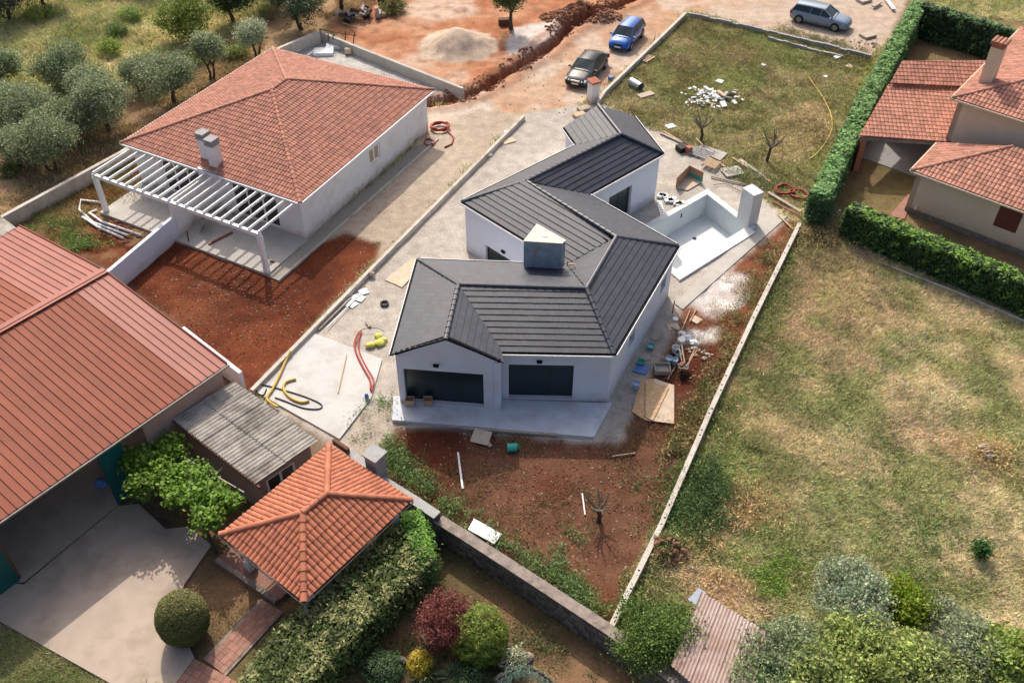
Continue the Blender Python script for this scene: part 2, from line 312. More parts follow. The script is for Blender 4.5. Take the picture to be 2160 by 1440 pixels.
# regions: name -> polygon in place coordinates; later ones lie over earlier ones
REG = [
 ('meadow', None),
 ('olive_grove_floor', pp([(-900, 900), (-900, 420), (-60, 330), (60, 250), (210, 185), (330, 165), (430, 115), (540, 55), (610, -10), (700, -60), (860, -60), (820, 20), (690, 62), (590, 100), (255, 320), (0, 462)])),
 ('construction_ground', pp([(676, 60), (760, 40), (850, -60), (1480, -60), (1330, 0), (1190, 62), (1010, 190), (960, 215), (745, 95)])),
 ('dirt_road', pp([(1480, -60), (2000, -60), (1890, 60), (1840, 122), (1450, 26), (1275, 190), (1215, 222), (1105, 243), (1000, 320), (880, 330), (880, 225), (965, 220), (1010, 190), (1190, 62), (1330, 0)])),
 ('back_yard', pp([(590, 105), (676, 66), (745, 95), (980, 190), (905, 215), (750, 300)])),
 ('garden_plot', pp([(0, 470), (255, 320), (420, 300), (400, 440), (370, 470), (225, 575), (130, 560), (20, 500)])),
 ('red_soil_yard', pp([(215, 590), (380, 470), (560, 470), (690, 500), (735, 480), (810, 520), (800, 540), (560, 800), (535, 825), (470, 900), (200, 800)])),
 ('gravel_drive', pp([(560, 560), (640, 500), (905, 285), (1000, 230), (1105, 243), (800, 545), (800, 512), (735, 492), (690, 505)])),
 ('pale_gravel_yard', pp([(1105, 243), (1215, 222), (1270, 220), (1388, 278), (1500, 330), (1640, 440), (1664, 462), (1440, 652), (1400, 760), (1350, 830), (1305, 938), (1040, 915), (838, 895), (790, 985), (700, 990), (600, 890), (530, 826)])),
 ('fallow_lawn', pp([(1452, 34), (1842, 122), (1800, 200), (1722, 395), (1700, 440), (1640, 440), (1500, 330), (1388, 278), (1272, 218), (1290, 180)])),
 ('red_soil_garden', pp([(790, 985), (838, 895), (1040, 915), (1305, 938), (1350, 830), (1400, 760), (1440, 652), (1664, 462), (1692, 470), (1500, 860), (1290, 1330), (925, 1085)])),
 ('walled_garden', pp([(1720, 395), (1925, -20), (1965, 20), (2400, 80), (2400, 620), (2160, 610), (1800, 455), (1735, 440)])),
 ('dry_field', pp([(1692, 470), (1735, 440), (1800, 455), (2160, 610), (2500, 700), (2700, 1700), (1430, 1900), (1420, 1450), (1290, 1330), (1500, 860)])),
 ('shrub_garden', pp([(925, 1085), (1290, 1330), (1420, 1450), (1430, 1900), (350, 1800), (360, 1440), (410, 1390), (340, 1300), (400, 1150), (300, 1060), (450, 950), (690, 930), (790, 985)])),
 ('concrete_bed', pp([(-600, 700), (0, 480), (225, 560), (480, 770), (520, 830), (700, 935), (560, 1040), (450, 1000), (290, 1040), (350, 1100), (440, 1145), (388, 1232), (372, 1300), (410, 1386), (363, 1450), (240, 1444), (0, 1310), (-600, 1150)])),
 ('front_lawn', pp([(-300, 1200), (0, 1300), (235, 1440), (360, 1500), (300, 1900), (-600, 1900)])),
]
RID = np.zeros(GX.shape, int)
sharp = {'pale_gravel_yard', 'walled_garden', 'gravel_drive'}
for i, (n_, P_) in enumerate(REG):
    if P_ is None: continue
    k = .45
    RID[inpoly(GX + (WX - GX) * k, GY + (WY - GY) * k, P_)] = i
NAME2 = {n_: i for i, (n_, _) in enumerate(REG)}
def lerp(a, b, t): return np.array(a) * (1 - t[..., None]) + np.array(b) * t[..., None]
n1 = fbm(GX, GY, 6., 3, 5); n2 = fbm(GX, GY, 2.2, 11, 5); n3 = fbm(GX, GY, 14., 23, 4); n4 = fbm(GX, GY, .8, 41, 3)
def seg(v, lo, hi): return sst(lo, hi, v)
straw, olive, green, lime, earth = (.42, .34, .20), (.20, .20, .09), (.16, .21, .06), (.26, .33, .06), (.20, .125, .07)
redd, redb, orange, pale, chalk = (.095, .026, .013), (.16, .045, .02), (.42, .215, .12), (.46, .40, .335), (.60, .57, .53)
C = np.zeros(GX.shape + (3,))
def setc(name, col): C[RID == NAME2[name]] = col[RID == NAME2[name]]
def blend(c, other, t): return c * (1 - t[..., None]) + np.array(other) * t[..., None]
c = lerp(olive, (.36, .33, .17), seg(n1, .38, .62)); c = blend(c, lime, seg(n3, .55, .75) * .7); c = blend(c, straw, seg(n2, .5, .66) * .7); c = c * 1.3; setc('meadow', c)
c = lerp((.25, .16, .09), (.36, .25, .14), seg(n2, .35, .65)); c = blend(c, olive, seg(n1, .52, .7) * .7); setc('olive_grove_floor', c)
c = lerp((.36, .15, .075), (.45, .24, .14), seg(n2, .35, .65)); c = blend(c, (.52, .40, .31), seg(n1, .5, .68) * .85); c = blend(c, redb, seg(n4, .62, .8) * .6)
lmp = pp([(1110, 130), (1190, 90), (1180, 40), (1080, 60), (1060, 110)]); c = blend(c, chalk, inpoly(WX, WY, lmp) * .8)
setc('construction_ground', c)
c = lerp((.43, .26, .165), (.48, .35, .25), seg(n1, .35, .65)); c = blend(c, (.50, .41, .33), seg(n2, .45, .68) * .8)
wg = inpoly(WX, WY, pp([(905, 230), (1020, 215), (1050, 250), (1000, 300), (900, 270)])); c = blend(c, (.56, .49, .41), wg * .7)
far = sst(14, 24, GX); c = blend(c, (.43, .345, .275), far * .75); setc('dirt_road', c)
c = lerp((.41, .39, .36), (.47, .45, .42), seg(n2, .35, .65)); setc('back_yard', c)
c = lerp(redb, (.22, .13, .07), seg(n2, .4, .6)); c = blend(c, (.11, .15, .04), seg(n1, .5, .6)); setc('garden_plot', c)
c = lerp(redd, redb, seg(n2, .3, .7)); c = blend(c, (.19, .07, .035), seg(n1, .6, .8) * .6); setc('red_soil_yard', c)
c = lerp((.40, .325, .25), (.47, .385, .30), seg(n1, .3, .7)); c = blend(c, (.46, .37, .28), seg(n2, .5, .8) * .4); setc('gravel_drive', c)
c = lerp((.41, .37, .325), (.48, .435, .385), seg(n1, .3, .7)); c = blend(c, (.37, .32, .27), seg(n4, .6, .8) * .6)
rs = inpoly(WX, WY, pp([(1295, 940), (1250, 925), (1300, 840), (1420, 640), (1460, 650), (1350, 830), (1345, 880)])); c = blend(c, (.36, .32, .28), rs * .8)
wd = inpoly(WX, WY, pp([(740, 870), (850, 840), (850, 990), (720, 980)])); c = blend(c, (.40, .33, .26), wd * .6); setc('pale_gravel_yard', c)
c = lerp((.22, .21, .085), (.32, .26, .14), seg(n2, .38, .62)); c = blend(c, (.17, .21, .06), seg(n1, .5, .7) * .8)
e_ = inpoly(WX, WY, pp([(1640, 250), (1740, 200), (1760, 280), (1700, 330), (1620, 330)])); c = blend(c, (.42, .31, .18), e_ * .7); c = blend(c, (.2, .1, .06), seg(n3, .62, .75) * .5); setc('fallow_lawn', c)
c = lerp((.095, .027, .015), (.14, .042, .023), seg(n2, .3, .7)); c = blend(c, (.16, .09, .055), seg(n1, .56, .75) * .6)
br = sst(8.6, 9.6, GX) * sst(36, 38, GY); c = blend(c, (.20, .075, .04), br)
for P_ in ([(1455, 585), (1535, 575), (1570, 580), (1575, 640), (1500, 680), (1460, 640)], [(1430, 700), (1540, 690), (1510, 715), (1440, 735)]):
    c = blend(c, (.66, .64, .62), inpoly(WX, WY, pp(P_)) * (.55 + .45 * seg(n4, .4, .6)))
setc('red_soil_garden', c)
c = lerp((.23, .15, .08), (.17, .13, .06), seg(n2, .35, .65)); setc('walled_garden', c)
c = lerp((.27, .26, .11), (.46, .38, .23), seg(n2, .4, .6)); c = blend(c, (.20, .235, .075), seg(n1, .48, .62) * .85); c = blend(c, (.50, .42, .27), seg(fbm(GX, GY, 3.5, 91, 4), .54, .68) * .6)
gb = inpoly(WX, WY, pp([(1745, 545), (1800, 545), (1840, 640), (1870, 740), (1800, 760), (1740, 700), (1730, 610)])); c = blend(c, (.24, .34, .045), gb * .95)
dr = np.clip(seg(GX * .75 - (GY - 28) * .55 + (n3 - .5) * 18, 6, 16), 0, 1); c = blend(c, (.56, .47, .33), np.clip(dr * 1.3, 0, 1) * .85 * seg(n2, .2, .45))
c = blend(c, (.40, .27, .20), seg(n3, .55, .7) * .7); c = blend(c, (.20, .25, .08), seg(fbm(GX, GY, 2.4, 131, 4), .52, .64) * .7); c = c * 1.12; setc('dry_field', c)
c = lerp((.15, .10, .055), (.24, .145, .08), seg(n2, .35, .65)); c = blend(c, (.09, .10, .04), seg(n1, .5, .7) * .7); setc('shrub_garden', c)
c = lerp((.12, .09, .06), (.18, .13, .09), seg(n2, .35, .65)); setc('concrete_bed', c)
c = lerp((.13, .16, .05), (.22, .22, .10), seg(n2, .35, .65)); setc('front_lawn', c)
# soften the borders between surfaces a little
for _ in range(1):
    Cp = np.pad(C, ((1, 1), (1, 1), (0, 0)), 'edge'); C = (Cp[:-2, 1:-1] + Cp[2:, 1:-1] + Cp[1:-1, :-2] + Cp[1:-1, 2:] + 2 * C) / 6
# relief
Z = (fbm(GX, GY, 1.4, 77, 3) - .5) * .07
rough_ = np.isin(RID, [NAME2[k] for k in ('meadow', 'olive_grove_floor', 'fallow_lawn', 'dry_field', 'construction_ground', 'red_soil_garden', 'red_soil_yard', 'garden_plot')])
Z += rough_ * ((fbm(GX, GY, .7, 87, 3) - .5) * .16 - .02)
flat_ = np.isin(RID, [NAME2[k] for k in ('back_yard', 'concrete_bed', 'walled_garden', 'shrub_garden', 'front_lawn')]); Z -= flat_ * .03
TR = [tuple(at(x, y)[:2]) for x, y in ((1345, -8), (1270, 28), (1200, 60), (1130, 118), (1060, 158), (1000, 195), (950, 212), (900, 218))]
dt = dpath(GX, GY, TR) + (n4 - .5) * .6 + (fbm(GX, GY, .45, 15, 2) - .5) * .35
Z -= 1.0 * (1 - sst(.22, .5, dt)); Z += .22 * np.exp(-((dt - 1.15) / .4) ** 2) * (.3 + n4)
C = blend(C, (.22, .08, .04), (1 - sst(.4, .8, dt)) * .85)
C = blend(C, (.34, .15, .08), np.exp(-((dt - 1.1) / .45) ** 2) * .6)
HX, HY = at(968, 96)[:2]; hd = np.hypot((GX - HX) * .95, (GY - HY) * 1.0) + (n4 - .5) * .7
hm = np.clip(1 - hd / 3.2, 0, 1); Z += 1.3 * sst(0, 1, hm) ; C = blend(C, (.50, .40, .31), sst(.02, .12, hm) * .9)
for (px, py, r, h) in ((1250, 30, 2.2, .6), (1200, 42, 1.6, .5), (1405, 1172, 1.3, .5), (2085, 955, 1.2, .3), (880, 300, .8, .2)):
    q = at(px, py); Z += h * np.exp(-((GX - q[0]) ** 2 + (GY - q[1]) ** 2) / (2 * (r * .5) ** 2)) * (.7 + n4 * .6)
# edges of the surveyed patch sink below the wide ground sheet's level
POOL = None
pb, pr, pf = at(1492, 411, .1)[:2], at(1576, 477, .1)[:2], None
e1 = (pr - pb); L1 = np.linalg.norm(e1); e1 /= L1; e2 = np.array([e1[1], -e1[0]])
tl = at(1372, 480, .1)[:2] - pb; e2 = e2 if e2 @ tl > 0 else -e2
e2 = tl / np.linalg.norm(tl); LP = 6.4
pc = [pb, pr, pr + e2 * LP, pb + e2 * LP]
hole = inpoly(GX, GY, [tuple(p) for p in ((pb - e1 * .2 - e2 * .2), (pr + e1 * .2 - e2 * .2), (pr + e1 * .2 + e2 * (LP + .2)), (pb - e1 * .2 + e2 * (LP + .2)))])
ny, nx = GX.shape; idx = np.arange(nx * ny).reshape(ny, nx)
FQ = np.stack([idx[:-1, :-1], idx[:-1, 1:], idx[1:, 1:], idx[1:, :-1]], -1).reshape(-1, 4)
fr_ = RID[:-1, :-1].ravel(); fh = (hole[:-1, :-1] | hole[1:, 1:]).ravel()
VV = np.stack([GX, GY, Z], -1).reshape(-1, 3); CC = C.reshape(-1, 3)
for i, (n_, _) in enumerate(REG):
    q = FQ[(fr_ == i) & ~fh]
    if len(q) == 0: continue
    u, inv = np.unique(q, return_inverse=True)
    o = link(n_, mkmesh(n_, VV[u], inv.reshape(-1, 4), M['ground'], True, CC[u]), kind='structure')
x0, x1, y0, y1 = gx[0] + .1, gx[-1] - .1, gy[0] + .1, gy[-1] - .1
gv = [(-900, -300, -.2), (900, -300, -.2), (900, 1500, -.2), (-900, 1500, -.2), (x0, y0, -.12), (x1, y0, -.12), (x1, y1, -.12), (x0, y1, -.12)]
link('ground', mkmesh('ground', gv, [(0, 1, 5, 4), (1, 2, 6, 5), (2, 3, 7, 6), (3, 0, 4, 7)], mat('far_ground', (.20, .19, .08), (.26, .21, .11), .95, .05)), kind='structure')
def gz(x, y):
    i = int(round((x - gx[0]) / RES)); j = int(round((y - gy[0]) / RES))
    return float(Z[min(max(j, 0), ny - 1), min(max(i, 0), nx - 1)])
def G(px, py, dz=0.):
    p = at(px, py); p[2] = gz(p[0], p[1]) + dz; return p

# ---- concrete slabs and floors (sheets and plates of their own)
def plate(name, pts, z0, z1, m, zat=None, world=False):
    b = B(); P_ = pts if world else [at(x, y, z1 if zat is None else zat) for x, y in pts]; b.prism(P_, z0, z1); return b.obj(name, m, kind='structure')
plate('concrete_slab', [(656, 700), (806, 757), (783, 838), (716, 925), (540, 826)], -.1, .10, M['slab'])
plate('house_terrace', [(830, 835), (827, 885), (1253, 921), (1290, 850)], -.1, .17, M['terrace'])
plate('driveway', [(-260, 1190), (50, 1232), (250, 1066), (292, 1062), (350, 1115), (396, 1110), (446, 1148), (388, 1232), (372, 1300), (410, 1386), (363, 1450), (240, 1444), (0, 1310), (-300, 1170)], -.1, .06, M['concrete_old'])
plate('shed_floor', [(-420, 1085), (-60, 930), (250, 820), (380, 870), (400, 960), (252, 1062), (51, 1226), (-200, 1240)], -.1, .035, M['concrete_old'])
plate('pool_deck_strip', [(1440, 652), (1424, 640), (1608, 459), (1662, 455)], -.1, .06, M['concrete'])
plate('pool_surround', [(1398, 345), (1452, 350), (1500, 385), (1605, 440), (1640, 432), (1658, 452), (1606, 462), (1500, 540), (1300, 690), (1200, 560), (1380, 420)], -.1, .012, M['concrete']) if False else None

# ================================================================== ROOF BUILDER
def clip(poly, clipper):
    """poly: list of (u,v,n); clipper: ccw convex list of (u,v)"""
    out = poly
    for i in range(len(clipper)):
        a, b_ = clipper[i], clipper[(i + 1) % len(clipper)]; inp = out; out = []
        if not inp: break
        sd_ = lambda p: (b_[0] - a[0]) * (p[1] - a[1]) - (b_[1] - a[1]) * (p[0] - a[0])
        for k in range(len(inp)):
            p, q = inp[k - 1], inp[k]; sp, sq = sd_(p), sd_(q)
            if sq >= 0:
                if sp < 0: t = sp / (sp - sq); out.append(tuple(p[j] + t * (q[j] - p[j]) for j in range(3)))
                out.append(q)
            elif sp >= 0: t = sp / (sp - sq); out.append(tuple(p[j] + t * (q[j] - p[j]) for j in range(3)))
    return out
def tmpl_curved(w, l, h, n=5):
    """barrel tile: half round over its width with a front lip, origin at the lower left"""
    V = []; lap = l * 1.12
    for v, lift in ((0, .028), (lap, -.004)):
        for i in range(n + 1):
            a = math.pi * i / n; V.append((w * (.5 - .5 * math.cos(a)) , v, lift + h * math.sin(a)))
    Fs = [(i, i + 1, n + 2 + i, n + 1 + i) for i in range(n)]
    b0 = len(V)
    for i in range(n + 1): a = math.pi * i / n; V.append((w * (.5 - .5 * math.cos(a)), .004, -.02))
    Fs += [(b0 + i, b0 + i + 1, i + 1, i) for i in range(n)]
    return V, Fs
def tmpl_flat(w, l, h, n=0):
    g = .006; lap = l * 1.1
    V = [(g, 0, h), (w - g, 0, h), (w - g, lap, .004), (g, lap, .004), (g, 0, -.02), (w - g, 0, -.02), (w - g, lap, -.02), (g, lap, -.02)]
    return V, [(0, 1, 2, 3), (4, 5, 1, 0), (7, 4, 0, 3), (5, 6, 2, 1)]
class Roof:
    def __init__(s, root, m, tmpl, w, l, h, quota=300, piece='roof_tile', rest='tile_field'):
        s.root, s.m, s.t, s.w, s.l, s.h, s.quota, s.piece, s.rest = root, m, tmpl, w, l, h, quota, piece, rest
        s.cand = []; s.rv = []; s.rf = []; s.rt = []; s.mesh = None; s.ridges = []
    def face(s, pts, udir=None):
        """pts: eave a, eave b, then the rest; any height; tiles are laid in the mean plane"""
        P = [np.array(p, float) for p in pts]; a, b_ = P[0], P[1]
        u = (b_ - a) if udir is None else np.array(udir, float); u[2] = 0; u /= np.linalg.norm(u)
        if udir is not None and u @ (b_ - a) < 0: u = -u
        top = sum(P[2:]) / (len(P) - 2); mid = top - a; v = mid - u * (mid @ u); v /= np.linalg.norm(v); n = np.cross(u, v)
        if n[2] < 0: u = -u; n = np.cross(u, v); a = b_
        uv = [((p - a) @ u, (p - a) @ v) for p in P]
        ar = sum(uv[i - 1][0] * uv[i][1] - uv[i][0] * uv[i - 1][1] for i in range(len(uv)))
        if ar < 0: uv = uv[::-1]
        us = [q[0] for q in uv]; vs_ = [q[1] for q in uv]; L = max(us) - min(us); nc = max(1, round(L / s.w)); w = L / nc
        Hh = max(vs_); nr = max(1, round(Hh / s.l)); l = Hh / nr
        V, Fs = s.t(1., 1., s.h)
        V = [(x * w, y * l, z) for x, y, z in V]
        for r in range(-1 if min(vs_) < -.1 else 0, nr + 1):
            for c in range(nc + 1):
                off = (.5 * w if (r % 2 and s.t is tmpl_flat) else 0)
                ox, oy = min(us) + c * w - off, r * l
                cs = [(ox, oy), (ox + w, oy), (ox + w, oy + l), (ox, oy + l)]
                def ins(p, mg=0):
                    for i in range(len(uv)):
                        A_, B_ = uv[i], uv[(i + 1) % len(uv)]
                        if (B_[0] - A_[0]) * (p[1] - A_[1]) - (B_[1] - A_[1]) * (p[0] - A_[0]) < -1e-6: return False
                    return True
                k = sum(ins(q) for q in cs)
                if k == 4:
                    pos = a + u * ox + v * oy
                    s.cand.append((pos, u, v, n, w, l))
                else:
                    base = len(s.rv)
                    cen = ((ox + w / 2), (oy + l / 2)); tt = random.random()
                    for f_ in Fs:
                        pl = clip([(ox + V[i][0], oy + V[i][1], V[i][2]) for i in f_], uv)
                        if len(pl) >= 3:
                            n0 = len(s.rv); s.rv += [a + u * q[0] + v * q[1] + n * q[2] for q in pl]; s.rf.append(tuple(range(n0, n0 + len(pl)))); s.rt += [tt] * len(pl)
        # deck under the tiles
        return s
    def finish(s):
        eye = np.array([0, 0, CAMH])
        def vis(c):
            d = eye - c[0]; L = np.linalg.norm(d)
            q = c[0] - [0, 0, CAMH]; zz = q @ FW; px = 1080 + F_PX * (q @ RT) / zz; py = 720 - F_PX * (q @ UP) / zz
            if not (-5 < px < 2165 and -5 < py < 1445): return -1
            return max(0, (d @ c[3]) / L) / L / L
        s.cand.sort(key=vis, reverse=True)
        V, Fs = s.t(1., 1., s.h); org = origin(s.root); meshes = {}
        for k, (pos, u, v, n, w, l) in enumerate(s.cand):
            if k < s.quota and vis(s.cand[k]) > 0:
                key = (round(w, 3), round(l, 3))
                if key not in meshes: meshes[key] = mkmesh(s.piece, [(x * w, y * l, z) for x, y, z in V], Fs, s.m, False)
                o = link(s.piece, meshes[key], s.root)
                jit = random.gauss(0, .006); p_ = pos - org + n * abs(random.gauss(0, .003))
                uu = u + v * jit; uu = uu / np.linalg.norm(uu); vv = np.cross(n, uu)
                o.matrix_local = Matrix(((uu[0], vv[0], n[0], p_[0]), (uu[1], vv[1], n[1], p_[1]), (uu[2], vv[2], n[2], p_[2]), (0, 0, 0, 1)))
            else:
                n0 = len(s.rv); s.rv += [pos + u * x * w + v * y * l + n * z for x, y, z in V]; s.rf += [tuple(i + n0 for i in f_) for f_ in Fs]; s.rt += [random.random()] * len(V)
        if s.rv:
            me = mkmesh(s.rest, np.array(s.rv) - org, s.rf, s.m, False, tint=s.rt); link(s.rest, me, s.root, 'stuff')
def ridge(root, a, b_, r, m, name='ridge_tile', l=.38, lift=.0, n=6):
    """row of overlapping half round caps from a (low) to b (high)"""
    a, b_ = np.array(a, float), np.array(b_, float); d = b_ - a; L = np.linalg.norm(d); d /= L
    k = max(1, round(L / l)); l = L / k; x = np.cross(d, (0, 0, 1)); x /= np.linalg.norm(x); y = np.cross(x, d)
    V = []
    for t, rr, up in ((-.03, r * 1.12, .012), (l * 1.06, r * .92, 0)):
        for i in range(n + 1): an = math.pi * i / n; V.append((rr * math.cos(an), t, rr * math.sin(an) * .8 + up))
    for i in range(n + 1): an = math.pi * i / n; V.append((r * .95 * math.cos(an), -.03, r * .95 * math.sin(an) * .8 - .01))
    Fs = [(i + 1, i, n + 1 + i, n + 2 + i) for i in range(n)] + [(i, i + 1, 2 * n + 3 + i, 2 * n + 2 + i) for i in range(n)]
    me = mkmesh(name, V, Fs, m, False); org = origin(root)
    for j in range(k):
        p_ = a + d * l * j + np.array([0, 0, lift]) - org; o = link(name, me, root)
        o.matrix_local = Matrix(((x[0], d[0], y[0], p_[0]), (x[1], d[1], y[1], p_[1]), (x[2], d[2], y[2], p_[2]), (0, 0, 0, 1)))
def solid_roof(root, faces, m, name='roof_deck', drop=.05):
    b = B()
    for pts in faces:
        p = [np.array(q, float) - [0, 0, drop] for q in pts]; b.add(p, [tuple(range(len(p)))])
    return b.obj(name, m, root)
def window(root, a, b_, z0, z1, out, frame=M['alu'], glass=M['glass'], fw=.06, depth=.12, mull=(), name='window', recess=.10, bars=(), reveal=None):
    """window let into a wall running a->b (xy), facing 'out'; the wall has a real opening there"""
    a = np.array(a[:2]); b_ = np.array(b_[:2]); u = (b_ - a) / np.linalg.norm(b_ - a); o2 = np.array(out[:2]); o2 = o2 / np.linalg.norm(o2)
    A = a - o2 * recess; Bb = b_ - o2 * recess; L = np.linalg.norm(b_ - a)
    P3 = lambda t, z, dd=0: np.array([*(A + u * t + o2 * dd), z])
    fr = B()
    for t0, t1, q0, q1 in [(0, L, z1 - fw, z1), (0, L, z0, z0 + fw), (0, fw, z0, z1), (L - fw, L, z0, z1)] + [(L * q - fw / 2, L * q + fw / 2, z0 + fw, z1 - fw) for q in mull] + [(fw, L - fw, z0 + (z1 - z0) * q - .02, z0 + (z1 - z0) * q + .02) for q in bars]:
        fr.prism([P3(t0, 0)[:2], P3(t1, 0)[:2], P3(t1, 0, -.05)[:2], P3(t0, 0, -.05)[:2]], q0, q1)
    f_ = fr.obj(name, frame, root)
    ms = [0] + list(mull) + [1]
    for i in range(len(ms) - 1):
        g = B(); g.prism([P3(L * ms[i] + fw / 2 + .002, 0, -.02)[:2], P3(L * ms[i + 1] - fw / 2 - .002, 0, -.02)[:2], P3(L * ms[i + 1] - fw / 2 - .002, 0, -.03)[:2], P3(L * ms[i] + fw / 2 + .002, 0, -.03)[:2]], z0 + fw / 2, z1 - fw / 2)
        g.obj('pane', glass, f_)
    return f_
def wall_run(b, a, c, z0, z1, th, out, holes=(), z1b=None):
    """wall between two xy points, thickness inward, rectangular openings (t0,t1,h0,h1) in metres along the wall; z1b: other end's height"""
    a = np.array(a[:2], float); c = np.array(c[:2], float); u = (c - a); L = np.linalg.norm(u); u /= L; o2 = np.array(out[:2], float); o2 /= np.linalg.norm(o2)
    z1b = z1 if z1b is None else z1b
    def pan(t0, t1, q0, q1, q1b=None):
        if t1 - t0 < 1e-4: return
        P0, P1 = a + u * t0, a + u * t1; poly = [P0, P1, P1 - o2 * th, P0 - o2 * th]; q1b = q1 if q1b is None else q1b
        b.prism(poly, q0, 0, top=[q1, q1b, q1b, q1])
    hs = sorted(holes); t = 0
    zt = lambda q: z1 + (z1b - z1) * q / L
    for t0, t1, h0, h1 in hs:
        pan(t, t0, z0, zt(t), zt(t0)); pan(t0, t1, z0, h0); pan(t0, t1, h1, zt(t0), zt(t1)); t = t1
    pan(t, L, z0, zt(t), zt(L))

# ================================================================== NEW WHITE HOUSE WITH DARK ROOF
ZE, ZR = 3.4, 4.65
hb = at(1060, 700, 0)
NH = thing('new_house', 'new white house with zigzag anthracite tiled hip roof beside the empty pool', 'house', (2., 40., 0))
O_ = dict(a=(828, 748), b=(883, 548), i1=(1196, 559), c=(975, 425), d=(1217, 306), e=(1190, 268), e2=(1335, 245), f=(1397, 323), i2=(1240, 410), g=(1429, 518), h=(1294, 746), i3=(1056, 742), k=(1062, 765))
P = {k: at(*v, ZE) for k, v in O_.items()}
Q = {k: at(*v, ZR) for k, v in dict(A=(940, 716), AB=(967, 600), BC=(1237, 608), CD=(1300, 500), DE=(1110, 382), EF=(1310, 283), F=(1262, 222)).items()}
NF = dict(Al=('a', 'b', 'AB', 'A'), Ar=('k', 'i3', 'AB', 'A'), Bf=('i3', 'h', 'BC', 'AB'), Bb=('b', 'i1', 'BC', 'AB'), Co=('g', 'h', 'BC', 'CD'), Df=('i1', 'c', 'DE', 'CD'),
          Db=('i2', 'g', 'CD', 'DE'), Eb=('c', 'd', 'EF', 'DE'), Ef=('f', 'i2', 'DE', 'EF'), Fl=('e', 'd', 'EF', 'F'), Fr=('e2', 'f', 'EF', 'F'))
PQ = {**P, **Q}
faces = [[PQ[k] for k in v] for v in NF.values()]; faces.append([P['i1'], Q['BC'], Q['CD']])
rf = Roof(NH, M['dark_tile'], tmpl_flat, .30, .335, .042)
for kk, v in NF.items(): rf.face([PQ[k] for k in v], Q['AB'] - Q['A'] if kk[0] == 'A' else None)
# the small back slope between the two valleys: courses level, point down
def tri_face(roof, low, r1, r2):
    u = r2 - r1; u[2] = 0; u /= np.linalg.norm(u); m_ = r1 - low; v = m_ - u * (m_ @ u); v /= np.linalg.norm(v)
    L = (r1 - low) @ u; L2 = (r2 - low) @ u
    roof.face([low + u * -.0005, low + u * .0005, r2, r1]) 
tri_face(rf, P['i1'], Q['CD'], Q['BC'])
rf.finish()
solid_roof(NH, faces, M['dark_metal'], 'roof_deck', .05)
for a_, b_ in (('A', 'AB'), ('AB', 'BC'), ('CD', 'BC'), ('CD', 'DE'), ('DE', 'EF'), ('F', 'EF'), ('b', 'AB'), ('h', 'BC'), ('g', 'CD'), ('c', 'DE'), ('f', 'EF')):
    ridge(NH, PQ[a_], PQ[b_], .115, M['dark_tile'], l=.4, lift=.01)
for a_, b_ in (('i3', 'AB'), ('i1', 'BC'), ('i1', 'CD'), ('i2', 'DE'), ('d', 'EF')):
    b = B(); b.bar(PQ[a_] + [0, 0, .02], PQ[b_] + [0, 0, .02], .10, .03); b.obj('valley_gutter', M['dark_metal'], NH)
# outline, walls
OUT = ['a', 'b', 'i1', 'c', 'd', 'e', 'e2', 'f', 'i2', 'g', 'h', 'i3', 'k']
op = [P[k][:2] for k in OUT]; n_o = len(op)
ar = sum(op[i - 1][0] * op[i][1] - op[i][0] * op[i - 1][1] for i in range(n_o)); sgn = 1 if ar > 0 else -1
def inset(poly, d, sg):
    out = []; n = len(poly)
    for i in range(n):
        p0, p1, p2 = poly[i - 1], poly[i], poly[(i + 1) % n]
        a1 = (p1 - p0) / np.linalg.norm(p1 - p0); a2 = (p2 - p1) / np.linalg.norm(p2 - p1)
        n1_ = np.array([-a1[1], a1[0]]) * sg; n2_ = np.array([-a2[1], a2[0]]) * sg; bi = n1_ + n2_; L = np.linalg.norm(bi)
        bi = bi / L if L > 1e-3 else n1_; out.append(p1 + bi * d / max(.35, bi @ n1_))
    return out
wp = inset(op, .10, sgn); W = dict(zip(OUT, wp))
gut = B(); fas = B()
GUTS = [('a', 'b'), ('b', 'i1'), ('i1', 'c'), ('c', 'd'), ('d', 'e'), ('e2', 'f'), ('f', 'i2'), ('i2', 'g'), ('g', 'h'), ('h', 'i3')]
for k0, k1 in GUTS:
    if (k0, k1) == ('a', 'b'): pass
    a_, b_ = P[k0], P[k1]; u = (b_ - a_) / np.linalg.norm(b_ - a_); nn = np.array([u[1], -u[0], 0]) * sgn
    g_ = B(); g_.bar(a_ + nn * .075 + [0, 0, -.055], b_ + nn * .075 + [0, 0, -.055], .15, .06); g_.obj('gutter', M['dark_metal'], NH)
    f_ = B(); f_.bar(a_ + nn * .170 + [0, 0, -.06], b_ + nn * .170 + [0, 0, -.06], .034, .10); f_.obj('eaves_trim', M['white_paint'], NH)
OPEN = {}
def wl(k0, k1, holes=(), z1=ZE - .09, z1b=None):
    a_, b_ = W[k0], W[k1]; u = (b_ - a_) / np.linalg.norm(b_ - a_); out = np.array([u[1], -u[0]]) * sgn
    b = B(); wall_run(b, a_, b_, -.1, z1, .3, out, holes, z1b); b.obj('wall', M['plaster_new'], NH); return a_, b_, u, out
def tpos(k0, k1, px, z):
    A_ = np.array([*W[k0], 0]); B_ = np.array([*W[k1], 0]); d = (px[0] - 1080) / F_PX * RT - (px[1] - 720) / F_PX * UP + FW
    n = np.array([-(B_ - A_)[1], (B_ - A_)[0], 0]); t = n @ (A_ - [0, 0, CAMH]) / (n @ d); p = np.array([0, 0, CAMH]) + d * t
    return (p - A_) @ (B_ - A_) / np.linalg.norm(B_ - A_), p[2]
